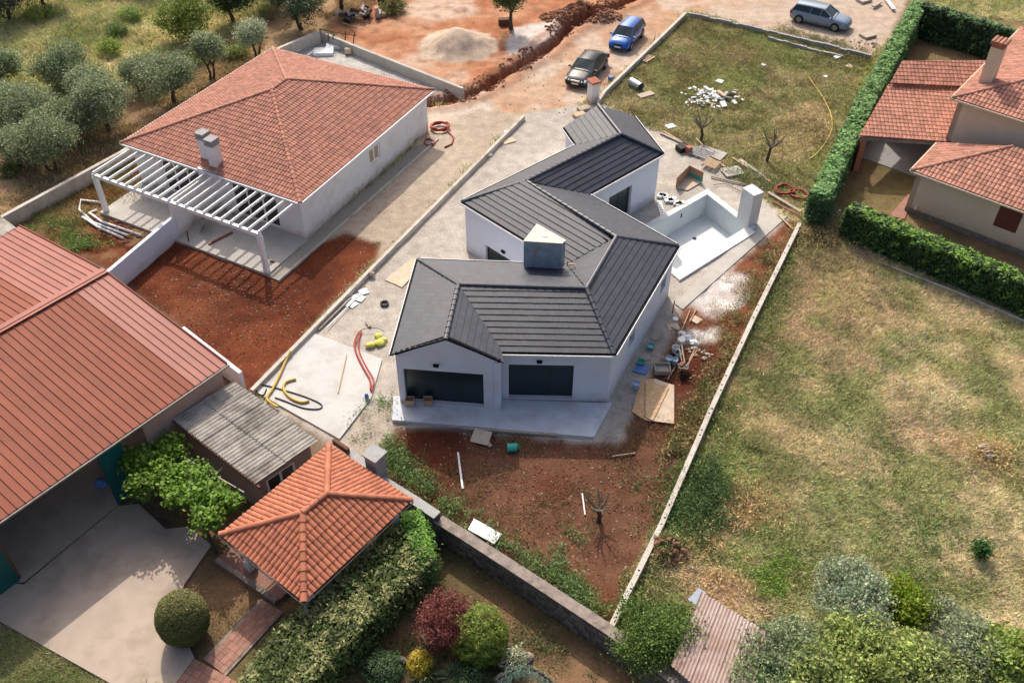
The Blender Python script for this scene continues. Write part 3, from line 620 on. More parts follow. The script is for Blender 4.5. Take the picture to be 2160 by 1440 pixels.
def hole(k0, k1, p0, p1):
    t0, z0 = tpos(k0, k1, p0, 0); t1, z1 = tpos(k0, k1, p1, 0); return (min(t0, t1), max(t0, t1), max(min(z0, z1), .24), max(z0, z1))
# walls without openings
wl('a', 'b'); wl('b', 'i1'); wl('c', 'd'); wl('d', 'e'); wl('e2', 'f'); wl('i2', 'g')
# front gable wall k->a
u = W['a'] - W['k']; LL = np.linalg.norm(u); u = u / LL; outg = np.array([u[1], -u[0]]) * sgn
hg = hole('k', 'a', (1021, 861), (847, 776)); hg = (hg[0], hg[1], .24, 2.45)
apx = (Q['A'][:2] - W['k']) @ u
b = B(); wall_run(b, W['k'], W['k'] + u * apx, -.1, ZE - .02, .3, outg, [(hg[0], min(hg[1], apx), hg[2], hg[3])], ZR - .05)
wall_run(b, W['k'] + u * apx, W['a'], -.1, ZR - .05, .3, outg, [(0, hg[1] - apx, hg[2], hg[3])], ZE - .02); b.obj('gable_wall', M['plaster_new'], NH)
window(NH, W['k'] + u * hg[0], W['k'] + u * hg[1], hg[2], hg[3], outg, mull=(.29,), name='sliding_window', recess=.22)
for p0, p1 in ((W['k'], W['k'] + u * apx), (W['k'] + u * apx, W['a'])):
    z0, z1 = (ZE, ZR) if p0 is W['k'] else (ZR, ZE); b = B(); o3 = np.array([*outg, 0])
    b.bar(np.array([*p0, z0 + .03]) + o3 * .04, np.array([*p1, z1 + .03]) + o3 * .04, .12, .13); b.obj('verge_trim', M['dark_metal'], NH)
# far gable
b = B(); uF = W['e2'] - W['e']; LF = np.linalg.norm(uF); uF = uF / LF; oF = np.array([uF[1], -uF[0]]) * sgn
wall_run(b, W['e'], W['e'] + uF * LF / 2, -.1, ZE - .02, .3, oF, z1b=ZR - .05); wall_run(b, W['e'] + uF * LF / 2, W['e2'], -.1, ZR - .05, .3, oF, z1b=ZE - .02); b.obj('gable_wall', M['plaster_new'], NH)
# side return, front wall with big opening
wl('i3', 'k')
hs = hole('h', 'i3', (1206, 850), (1073, 768)); hs = (hs[0], hs[1], .24, 2.5)
a_, b_, u, out = wl('h', 'i3', [hs]); window(NH, a_ + u * hs[0], a_ + u * hs[1], hs[2], hs[3], out, mull=(.36,), name='sliding_window', recess=.22)
# right side wall with two small windows
h1_ = tpos('g', 'h', (1328, 758), 0); h2_ = tpos('g', 'h', (1395, 630), 0)
hh = sorted([(h1_[0] - .42, h1_[0] + .42, 1.35, 2.15), (h2_[0] - .42, h2_[0] + .42, 1.35, 2.15)])
a_, b_, u, out = wl('g', 'h', hh)
for q in hh: window(NH, a_ + u * q[0], a_ + u * q[1], q[2], q[3], out, recess=.2, name='window')
# courtyard wall with door, front wall of wing E with window
hd_ = hole('i1', 'c', (1085, 560), (1024, 516)); t0, zt0 = tpos('i1', 'c', (1024, 516), 0)
hd_ = (max(t0 - 2.2, .8), t0, .12, min(zt0, 2.6))
a_, b_, u, out = wl('i1', 'c', [hd_]); window(NH, a_ + u * hd_[0], a_ + u * hd_[1], hd_[2], hd_[3], out, recess=.15, name='patio_door')
he = tpos('f', 'i2', (1331, 415), 0)[0]; he = (he, he + 2.0, .14, 2.2)
a_, b_, u, out = wl('f', 'i2', [he]); window(NH, a_ + u * he[0], a_ + u * he[1], he[2], he[3], out, recess=.18, name='patio_door', mull=(.5,))
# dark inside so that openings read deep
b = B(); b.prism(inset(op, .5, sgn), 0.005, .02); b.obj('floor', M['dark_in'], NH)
for k0, k1, px in (('k', 'a', (920, 770)), ('h', 'i3', (1138, 762)), ('i1', 'c', (1063, 531))):
    t, z = tpos(k0, k1, px, 0); A_, B_ = W[k0], W[k1]; u = (B_ - A_) / np.linalg.norm(B_ - A_); o2 = np.array([u[1], -u[0]]) * sgn
    b = B(); c3 = np.array([*(A_ + u * t + o2 * .06), z]); b.box(c3, (.24, .11, .1), math.atan2(u[1], u[0])); b.box(c3 + [0, 0, .07], (.28, .15, .03), math.atan2(u[1], u[0])); b.obj('wall_lamp', M['dark_metal'], NH)
# chimney box wrapped in foil sheet, standing over the inner corner
zt_, zb_ = 5.35, 3.72
ct = [at(x, y, zt_) for x, y in ((1105, 508), (1133, 472), (1193, 506), (1185, 513))]
b = B(); b.prism([c_3 for c_3 in ct], zb_, zt_ - .04); CB = b.obj('chimney', M['bluepaper'], NH)
b = B(); cc_ = sum(ct) / 4; b.prism([cc_ + (q - cc_) * 1.03 for q in ct], zt_ - .04, zt_); cap_ = b.obj('chimney_cap', M['pale_lid'], CB)
b = B(); b.cyl(cc_ + [-.1, .1, .002], cc_ + [-.1, .1, .03], .14, n=12); b.obj('flue_cover', M['white'], CB)
b = B(); b.prism([cc_ + (q - cc_) * .8 for q in ct], 3.3, zb_); b.obj('chimney_base', M['dark_metal'], CB)
for k in range(3):
    p_ = at(1196 + k * 3, 560 - k * 3, 3.9); b = B(); b.bar(p_, p_ + [random.uniform(-.1, .3), random.uniform(-.3, .1), .05 + .35 * (k == 0)], .05, .05); tagit(b.obj('offcut', M['wood'], None), ['short rusty stick upright by the foil wrapped chimney', 'pale timber offcut lying on the dark roof valley', 'small timber offcut against the chimney foot on the dark roof'][k], 'offcut')

# ---- pool
PL = thing('swimming_pool', 'empty white swimming pool sunk in the deck behind the dark roofed house', 'pool', (*pb, 0))
def pq(a, b_, off=0.):  # pool frame: a along the short back edge, b along the long edge
    return np.array([*(pb + e1 * a + e2 * b_), 0.])
D_ = -1.35
b = B(); b.prism([pq(-.1, -.1), pq(L1 + .1, -.1), pq(L1 + .1, LP + .1), pq(-.1, LP + .1)], D_ - .1, D_); b.obj('pool_floor', M['pool'], PL)
for (a0, b0, a1, b1) in ((-.15, -.15, L1 + .15, 0), (-.15, LP, L1 + .15, LP + .15), (-.15, 0, 0, LP), (L1, 0, L1 + .15, LP)):
    b = B(); b.prism([pq(a0, b0), pq(a1, b0), pq(a1, b1), pq(a0, b1)], D_ - .1, .10); b.obj('pool_wall', M['pool'], PL)
for (a0, b0, a1, b1) in ((-.42, -.42, L1 + .42, -.02), (-.42, LP + .02, L1 + .75, LP + .42), (-.42, -.02, -.02, LP + .02), (L1 + .02, -.02, L1 + .75, LP + .02)):
    b = B(); b.prism([pq(a0, b0), pq(a1, b0), pq(a1, b1), pq(a0, b1)], -.05, .13); b.obj('coping', M['coping'], PL)
b = B(); b.cyl(pq(L1 * .35, 2.2) + [0, 0, D_ + .004], pq(L1 * .35, 2.2) + [0, 0, D_ + .03], .13, n=12); b.obj('drain_cover', M['black'], PL)
b = B(); b.box(pq(.01, 2.4) + [0, 0, -.35], (.05, .09, .3), math.atan2(e2[1], e2[0])); b.obj('skimmer_slot', M['black'], PL)
# free standing block wall at the pool corner
sw0, sw1, sw2, sw3 = at(1584, 413, 2.3), at(1591, 401, 2.3), at(1612, 403, 2.3), at(1606, 416, 2.3)
SW = thing('block_wall', 'tall white free standing block wall at the pool corner', 'wall', (*sw0[:2], 0))
cw = (sw0 + sw1 + sw2 + sw3) / 4
c0, c1 = at(1577, 478, .1), at(1602, 468, .1); uu = (c1 - c0); uu /= np.linalg.norm(uu); vv = np.array([-uu[1], uu[0], 0])
for r in range(9):
    for q in range(2):
        off = .0 if r % 2 else .25
        for t0, t1 in ([(0, .5), (.5, .78)] if off else [(0, .28), (.28, .78)]) if q == 0 else []:
            b = B(); b.prism([c0 + uu * (t0 + .004), c0 + uu * (t1 - .004), c0 + uu * (t1 - .004) + vv * 1.0, c0 + uu * (t0 + .004) + vv * 1.0], .1 + r * .245, .1 + (r + 1) * .245 - .008); b.obj('block', M['coping'], SW)

# ================================================================== TERRACOTTA HOUSE
ez = 3.0
FL, FR, BR_, BL = at(255, 302, ez), at(633, 428, ez), at(915, 190, ez), at(575, 102, ez)
TH = thing('terracotta_house', 'white house with salmon terracotta hip roof and twin white chimneys, unfinished plot', 'house', (*((FL + FR + BR_ + BL) / 4)[:2], 0))
uF = (FR - FL) / np.linalg.norm(FR - FL); uR = (BR_ - FR) / np.linalg.norm(BR_ - FR); oF = np.array([uF[1], -uF[0], 0]); 
if oF @ (BL - FL) > 0: oF = -oF
oR = uF - uR * (uF @ uR); oR /= np.linalg.norm(oR)
RZ = 5.05; pk1, pk2 = at(573, 190, RZ), at(604, 168, RZ)
rf = Roof(TH, M['terracotta'], tmpl_curved, .212, .345, .055)
fs = [(FL, FR, pk1), (FR, BR_, pk2, pk1), (BR_, BL, pk2), (BL, FL, pk1, pk2)]
for f_ in fs: rf.face(f_)
rf.finish(); solid_roof(TH, fs, M['redbrown'], drop=.04)
for a_, b_ in ((FL, pk1), (FR, pk1), (BR_, pk2), (BL, pk2), (pk1, pk2)): ridge(TH, a_, b_, .12, M['terracotta'], lift=.03)
cen = (FL + FR + BR_ + BL) / 4
wi = inset([p[:2] for p in (FL, FR, BR_, BL)], .38, 1 if np.cross((FR - FL)[:2], (BR_ - FR)[:2]) > 0 else -1)
for i, (p, q) in enumerate(((FL, FR), (FR, BR_), (BR_, BL), (BL, FL))):
    d_ = (q - p) / np.linalg.norm(q - p); o_ = np.array([d_[1], -d_[0], 0]); o_ = o_ if o_ @ (p - cen) > 0 else -o_
    b = B(); b.bar(p + o_ * .06 - [0, 0, .03], q + o_ * .06 - [0, 0, .03], .11, .09); b.obj('gutter', M['white_paint'], TH)
b = B(); b.prism(inset([p[:2] for p in (FL, FR, BR_, BL)], .02, 1 if np.cross((FR - FL)[:2], (BR_ - FR)[:2]) > 0 else -1), ez - .14, ez - .09); b.obj('soffit', M['white_paint'], TH)
def wallpos(A_, B_, px):
    A_ = np.array([*A_[:2], 0]); B_ = np.array([*B_[:2], 0]); d = (px[0] - 1080) / F_PX * RT - (px[1] - 720) / F_PX * UP + FW
    n = np.array([-(B_ - A_)[1], (B_ - A_)[0], 0]); t = n @ (A_ - [0, 0, CAMH]) / (n @ d); p = np.array([0, 0, CAMH]) + d * t
    return (p - A_) @ (B_ - A_) / np.linalg.norm(B_ - A_), p[2]
wa, wb = wi[0], wi[1]
t1a = wallpos(wa, wb, (338, 345))[0]; t1b = wallpos(wa, wb, (424, 385))[0]; t2a = wallpos(wa, wb, (492, 420))[0]; t2b = wallpos(wa, wb, (586, 440))[0]
b = B(); wall_run(b, wa, wb, -.1, ez - .14, .3, oF, [(t1a, t1b, .2, 2.5), (t2a, t2b, .2, 2.5)]); b.obj('wall', M['plaster'], TH)
ud = np.array([*(np.array(wb) - np.array(wa)), 0]); ud /= np.linalg.norm(ud); wa3 = np.array([*wa, 0])
for t0, t1 in ((t1a, t1b), (t2a, t2b)):
    window(TH, wa3 + ud * t0, wa3 + ud * t1, .2, 2.5, oF, M['white_paint'], M['window_in'], fw=.13, mull=(.33, .67), name='glazed_door', recess=.08)
for i0, i1, o_, hl in ((1, 2, oR, 1), (2, 3, -oF, 0), (3, 0, -oR, 0)):
    A_, B_ = wi[i0], wi[i1]; b = B(); holes = []
    if hl: tt = wallpos(A_, B_, (790, 322)); holes = [(tt[0] - .62, tt[0] + .62, 1.15, 2.25)]
    wall_run(b, A_, B_, -.1, ez - .14, .3, o_, holes); b.obj('wall', M['plaster'], TH)
    if hl:
        d_ = (B_ - A_) / np.linalg.norm(B_ - A_); window(TH, A_ + d_ * holes[0][0], A_ + d_ * holes[0][1], 1.15, 2.25, o_, M['white_paint'], M['brown_curtain'], fw=.12, mull=(.5,), name='window', recess=.06)
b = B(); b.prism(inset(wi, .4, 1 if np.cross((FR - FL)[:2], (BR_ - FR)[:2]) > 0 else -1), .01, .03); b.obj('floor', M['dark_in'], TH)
# twin chimneys on the front eave
for k, (px, py) in enumerate(((426, 350), (449, 361))):
    c = at(px, py, 2.95) - oF * (.62 - .2 * k); b = B(); b.box(c + [0, 0, .72], (.54, .60, 1.75), math.atan2(uF[1], uF[0])); ch = b.obj('chimney', M['plaster'], TH)
    for j in range(3):
        b = B(); b.box(c + [0, 0, 1.63 + j * .15], (.61 + .02 * (j == 2), .66 + .02 * (j == 2), .12), math.atan2(uF[1], uF[0])); b.obj('chimney_cap', M['concrete_grey'], ch)
b = B(); c = at(440, 362, 3.0) - oF * .3
b.bar(c - uF * .75 + [0, 0, .06] + oF * .18, c + uF * .75 + [0, 0, .06] + oF * .18, .5, .05); b.obj('chimney_flashing', M['flash'], TH)
# pergola in front
pgA, pgB = at(198, 367, 2.78), at(546, 492, 2.78); uP = (pgB - pgA); LPg = np.linalg.norm(uP); uP /= LPg
PG = thing('pergola', 'white slatted pergola along the front of the terracotta roofed house', 'pergola', (*((pgA + pgB) / 2)[:2], 0))
b = B(); b.bar(pgA - uP * .1 - [0, 0, .1], pgB + uP * .1 - [0, 0, .1], .2, .22); b.obj('beam', M['white_paint'], PG)
for p_ in (pgA, pgB): b = B(); b.bar([*p_[:2], .1], [*p_[:2], 2.57], .26, .26, (uP[0], uP[1], 0)); b.obj('post', M['white_paint'], PG)
NR = 20
wl3 = lambda t: np.array([*(np.array(wa) + ud[:2] * t), 2.78])
for k in range(NR):
    p_ = pgA + uP * LPg * k / (NR - 1); dd = wallpos(wa, wb, (0, 0)) if False else None
    perp = -oF; s_d = (np.array([*wa, 0]) - p_) @ perp; q = p_ + perp * (s_d + .0); q[2] = 2.83
    b = B(); b.bar(p_ + [0, 0, .09] - perp * .06, q - [0, 0, .0], .075, .15); b.obj('rafter', M['white_paint'], PG)
# terraces
dep = (np.array([*wa, 0]) - pgA) @ (-oF)
tA = np.array([*wa, 0]); 
def ter(t0, t1, d0, d1, z, m, nm):
    b = B(); b.prism([tA + ud * t0 + oF * d0, tA + ud * t1 + oF * d0, tA + ud * t1 + oF * d1, tA + ud * t0 + oF * d1], -.1, z); return b.obj(nm, m, kind='structure')
Lw = np.linalg.norm(np.array(wb) - np.array(wa)); tm = wallpos(wa, wb, (440, 400))[0]
tpA = (pgA - tA) @ ud; tpB = (pgB - tA) @ ud; tmid = (at(376, 500, 0) - tA) @ ud
ter(tpA - .25, tmid - .25, .0, dep + .3, .16, M['concrete'], 'left_terrace'); ter(tmid + .1, tpB + .25, .0, dep + .3, .17, M['concrete'], 'right_terrace')
ter(tpB + .25, tpB + 1.0, -13.4, dep + .35, .07, M['gravel'], 'gravel_strip')
b = B(); b.prism([tA + ud * (tpB + 1.0) - oF * 13.4, tA + ud * (tpB + 1.09) - oF * 13.4, tA + ud * (tpB + 1.09) + oF * (dep + .42), tA + ud * (tpB + 1.0) + oF * (dep + .42)], -.1, .13); b.obj('path_kerb', M['kerb'], kind='structure')
PW = thing('partition_wall', 'white wall dividing the two terraces and running down to the red metal roof', 'wall', (*(tA + ud * tmid + oF * dep)[:2], 0))
pw0 = tA + ud * (tmid - .08); b = B(); b.prism([pw0, pw0 + ud * .24, pw0 + ud * .24 + oF * (dep - .15), pw0 + oF * (dep - .15)], -.1, 2.55); b.obj('tall_panel', M['plaster'], PW)
gw0 = pw0 + oF * (dep - .14); gw1 = at(222, 572, 1.5); gd = (gw1 - gw0) * [1, 1, 0]; Lg = np.linalg.norm(gd) + 4.5; gd /= np.linalg.norm(gd); gn = np.array([-gd[1], gd[0], 0])
b = B(); b.prism([gw0, gw0 + gn * .22, gw0 + gn * .22 + gd * Lg, gw0 + gd * Lg], -.1, 1.5); b.obj('garden_panel', M['plaster_new'], PW)
# things on the terraces
def bx(name, px, py, size, rz, m, label, cat, z=0., tilt=0, group=None, dz=0):
    p = at(px, py, z); b = B(); R = Matrix.Rotation(rz, 3, 'Z') @ Matrix.Rotation(tilt, 3, 'X')
    T = thing(name, label, cat, p, group); b = B(); b.box(p + [0, 0, size[2] / 2 + dz + abs(math.sin(tilt)) * size[1] / 2], size, R=R); o = b.obj(name + '_body', m, T); return T
def solo(b, name, m, label, cat, group=None, smooth=False, kind=None):
    """a thing made of one mesh: origin at the middle of its foot"""
    V = np.array(b.v); c = (V.min(0) + V.max(0)) / 2; c[2] = V[:, 2].min()
    o = link(name, mkmesh(name, V - c, b.f, m, smooth)); o.location = tuple(c); return tagit(o, label, cat, group, kind)
b = B(); b.bar(at(440, 515, .22), at(490, 490, .22), .12, .09); solo(b, 'red_plank', M['redbrown'], 'long dark red plank lying on the concrete terrace under the pergola', 'plank')
b = B(); b.bar(at(425, 482, .2), at(436, 450, 1.3), .9, .04, (1, 0, 0)); solo(b, 'leaning_board', M['brown_curtain'], 'sand coloured board leaning against the white partition wall', 'board')
b = B(); b.cyl(at(398, 508, .17), at(394, 487, .9), .035, n=8); solo(b, 'black_post', M['black'], 'short black post standing at the terrace edge by the partition wall', 'post')
SH = thing('shovel', 'shovel lying on the concrete terrace by the right pergola post', 'shovel', at(570, 550, .17))
b = B(); b.cyl(at(562, 538, .6), at(570, 551, .22), .02, n=6); b.obj('handle', M['wood_grey'], SH); b = B(); b.add([at(567, 551, .18), at(575, 556, .18), at(582, 552, .2), at(572, 549, .24)], [(0, 1, 2, 3)]); b.cyl(at(570, 551, .22), at(574, 553, .19), .03); b.obj('blade', M['rust'], SH)
for k, q in enumerate((((215, 430), (172, 425), (168, 445), (195, 470), (270, 500)), ((205, 445), (190, 452), (215, 470), (300, 500)), ((175, 460), (205, 480), (260, 505)))):
    b = B(); b.tube([G(x, y, .1) for x, y in q], .075, 8); solo(b, 'drain_pipe', M['white'], ['pale curved drain pipe looping round the left terrace corner', 'pale drain pipe along the edge of the left terrace', 'short pale drain pipe lying in the rough garden soil'][k], 'pipe', smooth=True)

# ================================================================== WALLS AND KERBS
def lowwall(name, pts, z, th, m, label, part='panel', step=None, zb=-.15, capm=None, cat='wall', jit=0):
    P_ = [at(x, y, z) for x, y in pts]; T = thing(name, label, cat, (*P_[0][:2], 0))
    for i in range(len(P_) - 1):
        a_, b_ = P_[i], P_[i + 1]; L = np.linalg.norm(b_ - a_); d_ = (b_ - a_) / L; n_ = np.array([-d_[1], d_[0], 0]) * th / 2
        k = 1 if step is None else max(1, round(L / step))
        for j in range(k):
            p_, q_ = a_ + d_ * (L * j / k + .006 * (k > 1)), a_ + d_ * (L * (j + 1) / k - .006 * (k > 1)); zz = z + random.uniform(-jit, jit); s = n_ * random.uniform(-.15, .15) * (jit > 0)
            if i == len(P_) - 2 and j == k - 1: pass
            b = B(); b.prism([p_ + n_ + s, q_ + n_ + s, q_ - n_ + s, p_ - n_ + s], zb, zz); b.obj(part, m, T)
    return T
lowwall('kerb_wall', [(1105, 243), (820, 528), (530, 822)], .32, .2, M['kerb'], 'long pale concrete kerb wall between the gravel drive and the new house', 'kerb_section', 3.2)
lowwall('boundary_wall', [(-120, 520), (0, 458), (255, 320), (590, 100), (672, 66)], .95, .26, M['kerb'], 'long concrete boundary wall beside the olive trees', 'wall_section')
lowwall('back_wall', [(676, 66), (745, 95), (977, 186)], .75, .24, M['concrete'], 'pale concrete wall behind the terracotta roofed house, ending at the trench', 'wall_section')
lowwall('plot_wall', [(1262, 212), (1275, 192), (1447, 26)], .4, .22, M['kerb'], 'straight white kerb wall beside the parked blue and grey cars', 'kerb_section', 4)
lowwall('stacked_block_wall', [(1450, 25), (1640, 68), (1838, 116)], .35, .2, M['cap_grey'], 'low wall of loose stacked concrete blocks below the silver estate car', 'block', .62, jit=.05)
lowwall('stacked_block_row', [(1620, 78), (1735, 108), (1778, 118)], .2, .18, M['cap_grey'], 'second row of loose blocks leaning against the stacked block wall', 'block', .62, jit=.04)
TW = lowwall('block_boundary_wall', [(1687, 470), (1590, 668), (1500, 862), (1395, 1105), (1285, 1328)], .5, .23, M['kerb'], 'long thin hollow block wall between red soil and dry field', 'coping_block', 1.0)
P_ = [at(x, y, .5) for x, y in ((1687, 470), (1590, 668), (1500, 862), (1395, 1105), (1285, 1328))]
for i in range(4):
    for j in range(9):
        if random.random() < .35: continue
        t = (j + random.random()) / 9; q = P_[i] * (1 - t) + P_[i + 1] * t; q = q + [random.uniform(-.06, .06), 0, -.02]; b = B(); b.cyl(q, q + [0, 0, .024], .05, n=8); b.obj('block_hole', M['black'], TW)
# stone wall of the lower garden
SWL = thing('stone_wall', 'old rubble stone garden wall with rough coping across the bottom', 'wall', (*at(925, 1090)[:2], 0))
sp = [at(735, 952, 1.75), at(800, 1008, 1.75), at(868, 1050, 1.75), at(922, 1086, 1.75)]; sp2 = [at(926, 1094, 1.35), at(1110, 1212, 1.35), at(1290, 1330, 1.35), at(1400, 1412, 1.35), at(1560, 1540, 1.35)]
def thick(line, th, z0, z1, m, nm, root, over=0, step=None):
    for i in range(len(line) - 1):
        a_, b_ = line[i], line[i + 1]; L = np.linalg.norm(b_ - a_); d_ = (b_ - a_) / L; n_ = np.array([-d_[1], d_[0], 0]); k = 1 if step is None else max(1, round(L / step))
        for j in range(k):
            p_, q_ = a_ + d_ * L * j / k, a_ + d_ * (L * (j + 1) / k); w_ = th / 2 + over
            b = B(); b.prism([p_ + n_ * w_, q_ + n_ * w_, q_ - n_ * w_, p_ - n_ * w_], z0, z1 + (random.uniform(-.012, .012) if step else 0)); b.obj(nm, m, root)
thick(sp, .34, -.2, 1.68, M['mortar'], 'wall_core', SWL); thick(sp, .34, 1.68, 1.75, M['cap_grey'], 'coping', SWL, .05, 1.5)
thick(sp2, .38, -.2, 1.28, M['mortar'], 'wall_core', SWL); thick(sp2, .38, 1.28, 1.36, M['cap'], 'coping', SWL, .05, .9)
ks = 0
for line, zt_2 in ((sp2, 1.24), (sp[2:], 1.6)):
    for i in range(len(line) - 1):
        a_, b_ = line[i], line[i + 1]; L = np.linalg.norm(b_ - a_); d_ = (b_ - a_) / L; n_ = np.array([-d_[1], d_[0], 0]); n_ = n_ if n_[1] < 0 else -n_
        z = .02
        while z < zt_2 - .12:
            hrow = random.uniform(.17, .27); x = 0
            while x < L - .1:
                wst = random.uniform(.22, .52); q = a_ + d_ * (x + wst / 2) + n_ * .19; q[2] = z + hrow / 2; R = Matrix(((d_[0], n_[0], 0), (d_[1], n_[1], 0), (0, 0, 1)))
                b = B(); b.box(q, (wst - .03, random.uniform(.05, .11), hrow - .03), R=R @ Matrix.Rotation(random.uniform(-.06, .06), 3, 'Y')); ks += 1
                for vi in range(len(b.v)): b.v[vi] = b.v[vi] + np.array([random.uniform(-.02, .02) for _ in range(3)])
                b.obj('stone', M['stone'], SWL); x += wst
            z += hrow

# ================================================================== RED METAL ROOFED SHED
Ez, Rz = 3.9, 4.9
ea = at(475, 765, Ez); uE = np.array([math.cos(math.radians(52)), math.sin(math.radians(52)), 0]); r0 = at(225, 570, Rz); r0[:2] -= uE[:2] * ((r0 - ea) @ uE)
rn = (r0 - ea) * [1, 1, 0]; run = np.linalg.norm(rn); rn /= run
MS = thing('metal_roof_shed', 'large open shed with ribbed brick red metal roof at the left edge', 'shed', (*(ea - uE * 8 + rn * 3)[:2], 0))
LEN = 23.; pw = .355; npn = int(LEN / pw); sl = (Rz - Ez) / run
bk = at(33, 483, Ez); run2 = (bk - r0) @ rn; run2 = min(max(run2, 4.5), 9)
for side in (0, 1):
    for k in range(npn):
        a_ = -uE * (k * pw); w_ = -uE * (pw + .006)
        A0 = (ea + a_ - rn * .12) if side == 0 else (r0 + a_ + rn * run2); A0[2] = Ez - .01 if side == 0 else Rz - sl * run2
        R0_ = r0 + a_; pal = (k < 5 if side == 0 else k < 9)
        b = B(); V = []
        for base in (A0, R0_):
            for t, h in ((0, .045), (.06, .045), (.10, 0), (.96, 0), (1, .045)): V.append(base + w_ * t + [0, 0, h])
        b.add(V, [(i, i + 1, 6 + i, 5 + i) if side == 0 else (i + 1, i, 5 + i, 6 + i) for i in range(4)])
        b.obj('roof_panel', M['red_metal_pale'] if pal else M['red_metal'], MS)
b = B(); dz_ = np.array([0, 0, .03]); b.add([ea - dz_, ea - uE * LEN - dz_, r0 - uE * LEN - dz_, r0 - dz_], [(0, 1, 2, 3)]); q_ = r0 + rn * run2 - [0, 0, sl * run2]; b.add([r0 - dz_, r0 - uE * LEN - dz_, q_ - uE * LEN - dz_, q_ - dz_], [(0, 1, 2, 3)]); b.obj('roof_underside', M['rust'], MS)
b = B(); b.bar(r0 + uE * .02 + [0, 0, .07], r0 - uE * LEN + [0, 0, .07], .5, .03); b.bar(r0 + uE * .02 + [0, 0, .09], r0 - uE * LEN + [0, 0, .09], .16, .05); b.obj('ridge_cap', M['red_metal_pale'], MS)
b = B(); b.bar(ea + uE * .05 - rn * .19 - [0, 0, .07], ea - uE * LEN - rn * .19 - [0, 0, .07], .07, .08); b.obj('gutter', M['gutter_grey'], MS)
b = B()
for q0, q1 in ((ea - rn * .1, r0), (r0, r0 + rn * run2 - [0, 0, sl * run2])): b.bar(q0 + uE * .02 + [0, 0, .0], q1 + uE * .02 + [0, 0, .0], .05, .14)
b.obj('verge_trim', M['red_metal'], MS)
b = B()
for k in range(7):
    p_ = ea - uE * (.4 + k * 3.6); b.bar(p_ + rn * .1 - [0, 0, .12], r0 - uE * (.4 + k * 3.6) - [0, 0, .12], .08, .16)
b.obj('rafter_steel', M['rust'], MS)
b = B(); p_ = ea - uE * .35; b.prism([p_ + rn * .3, p_ + rn * .3 + uE * .2, p_ + rn * (run + run2 - .4) + uE * .2, p_ + rn * (run + run2 - .4)], -.1, 0, top=[Ez - .1, Ez - .1, Ez - .2, Ez - .2]); b.obj('end_wall', M['pink'], MS)
b = B(); b.prism([p_ + rn * (run + run2 - .6), p_ + rn * (run + run2 - .4), p_ + rn * (run + run2 - .4) - uE * LEN, p_ + rn * (run + run2 - .6) - uE * LEN], -.1, Ez - .2); b.obj('rear_wall', M['pink'], MS)
b = B(); b.prism([p_ + rn * .0, p_ + rn * .25, p_ + rn * .25 - uE * 4.2, p_ + rn * .0 - uE * 4.2], -.1, Ez - .25); b.obj('front_wall', M['pink'], MS)
dk = at(250, 1066, .04); dk2 = at(272, 1055, .04); d_ = (dk2 - dk) / np.linalg.norm(dk2 - dk)
b = B(); b.bar([*dk[:2], 1.7], [*(dk + uE * 1.1)[:2], 1.7], .08, 3.2); b.obj('sliding_door', M['teal_door'], MS)
dl = at(46, 1228, .04); b = B(); b.bar([*(dl - uE * 2.2 + rn * .15)[:2], 1.7], [*(dl + rn * .15)[:2], 1.7], .08, 3.2); b.obj('sliding_door', M['teal_door'], MS)
b = B(); b.bar([*(dl + rn * .3)[:2], 0.02], [*(dl + rn * .3)[:2], 3.7], .2, .2, (1, 0, 0)); b.obj('steel_post', M['rust'], MS)
# white parapet beside the shed
lowwall('parapet_wall', [(385, 690), (507, 785)], 1.25, .2, M['plaster_new'], 'white plastered wall end showing beyond the red metal roof', 'panel')
b = B(); gr_ = [at(x, y, 4.0) for x, y in ((-60, 490), (0, 455), (34, 480), (-20, 512))]; b.prism(gr_, 3.9, 4.0); GRR = solo(b, 'grey_roof', M['corr'], 'corner of a flat grey roof at the left edge above the red metal roof', 'roof')

# ================================================================== CORRUGATED ROOF HUT
cA, cB, cC, cD = at(365, 885, 2.85), at(495, 805, 2.85), at(672, 930, 2.6), at(540, 1020, 2.6)
HT = thing('pink_hut', 'small pink hut with weathered grey corrugated roof between shed and clay roofed gazebo', 'hut', (*((cA + cB + cC + cD) / 4)[:2], 0))
def corr_sheets(root, A_, Bp, Cp_, Dp, m, nsheet, pitch=.19, amp=.042, name='corrugated_sheet', along=True):
    """sheets side by side across A->D, waves run along A->B"""
    W_ = np.linalg.norm(Dp - A_); nw = int(W_ / pitch); per = max(1, nw // nsheet)
    for s in range(0, nw, per):
        e = min(nw, s + per); V = []; nn = (e - s) * 4 + 1
        for q in range(nn):
            t = (s + q / 4 + (.0 if q else -.0)) / nw; h = amp * math.cos(2 * math.pi * q / 4) + random.uniform(-.003, .003); lift = (s // per % 2) * .012
            V.append(A_ + (Dp - A_) * t + [0, 0, h + lift]); V.append(Bp + (Cp_ - Bp) * t + [0, 0, h + lift])
        b = B(); b.add(V, [(2 * q, 2 * q + 2, 2 * q + 3, 2 * q + 1) for q in range(nn - 1)]); b.obj(name, m, root, True)
mAB, mDC = cA * .5 + cB * .5, cD * .5 + cC * .5
corr_sheets(HT, cA, mAB, mDC, cD, M['corr'], 5); corr_sheets(HT, mAB + [0, 0, .03] - (cB - cA) * .02, cB + [0, 0, .03], cC + [0, 0, .03], mDC + [0, 0, .03] - (cC - cD) * .02, M['corr'], 5)
hp = inset([q[:2] for q in (cA, cB, cC, cD)], .28, 1 if np.cross((cB - cA)[:2], (cC - cB)[:2]) > 0 else -1)
hpc = sum(hp) / 4; tw = wallpos(hp[3], hp[2], (592, 998))[0]
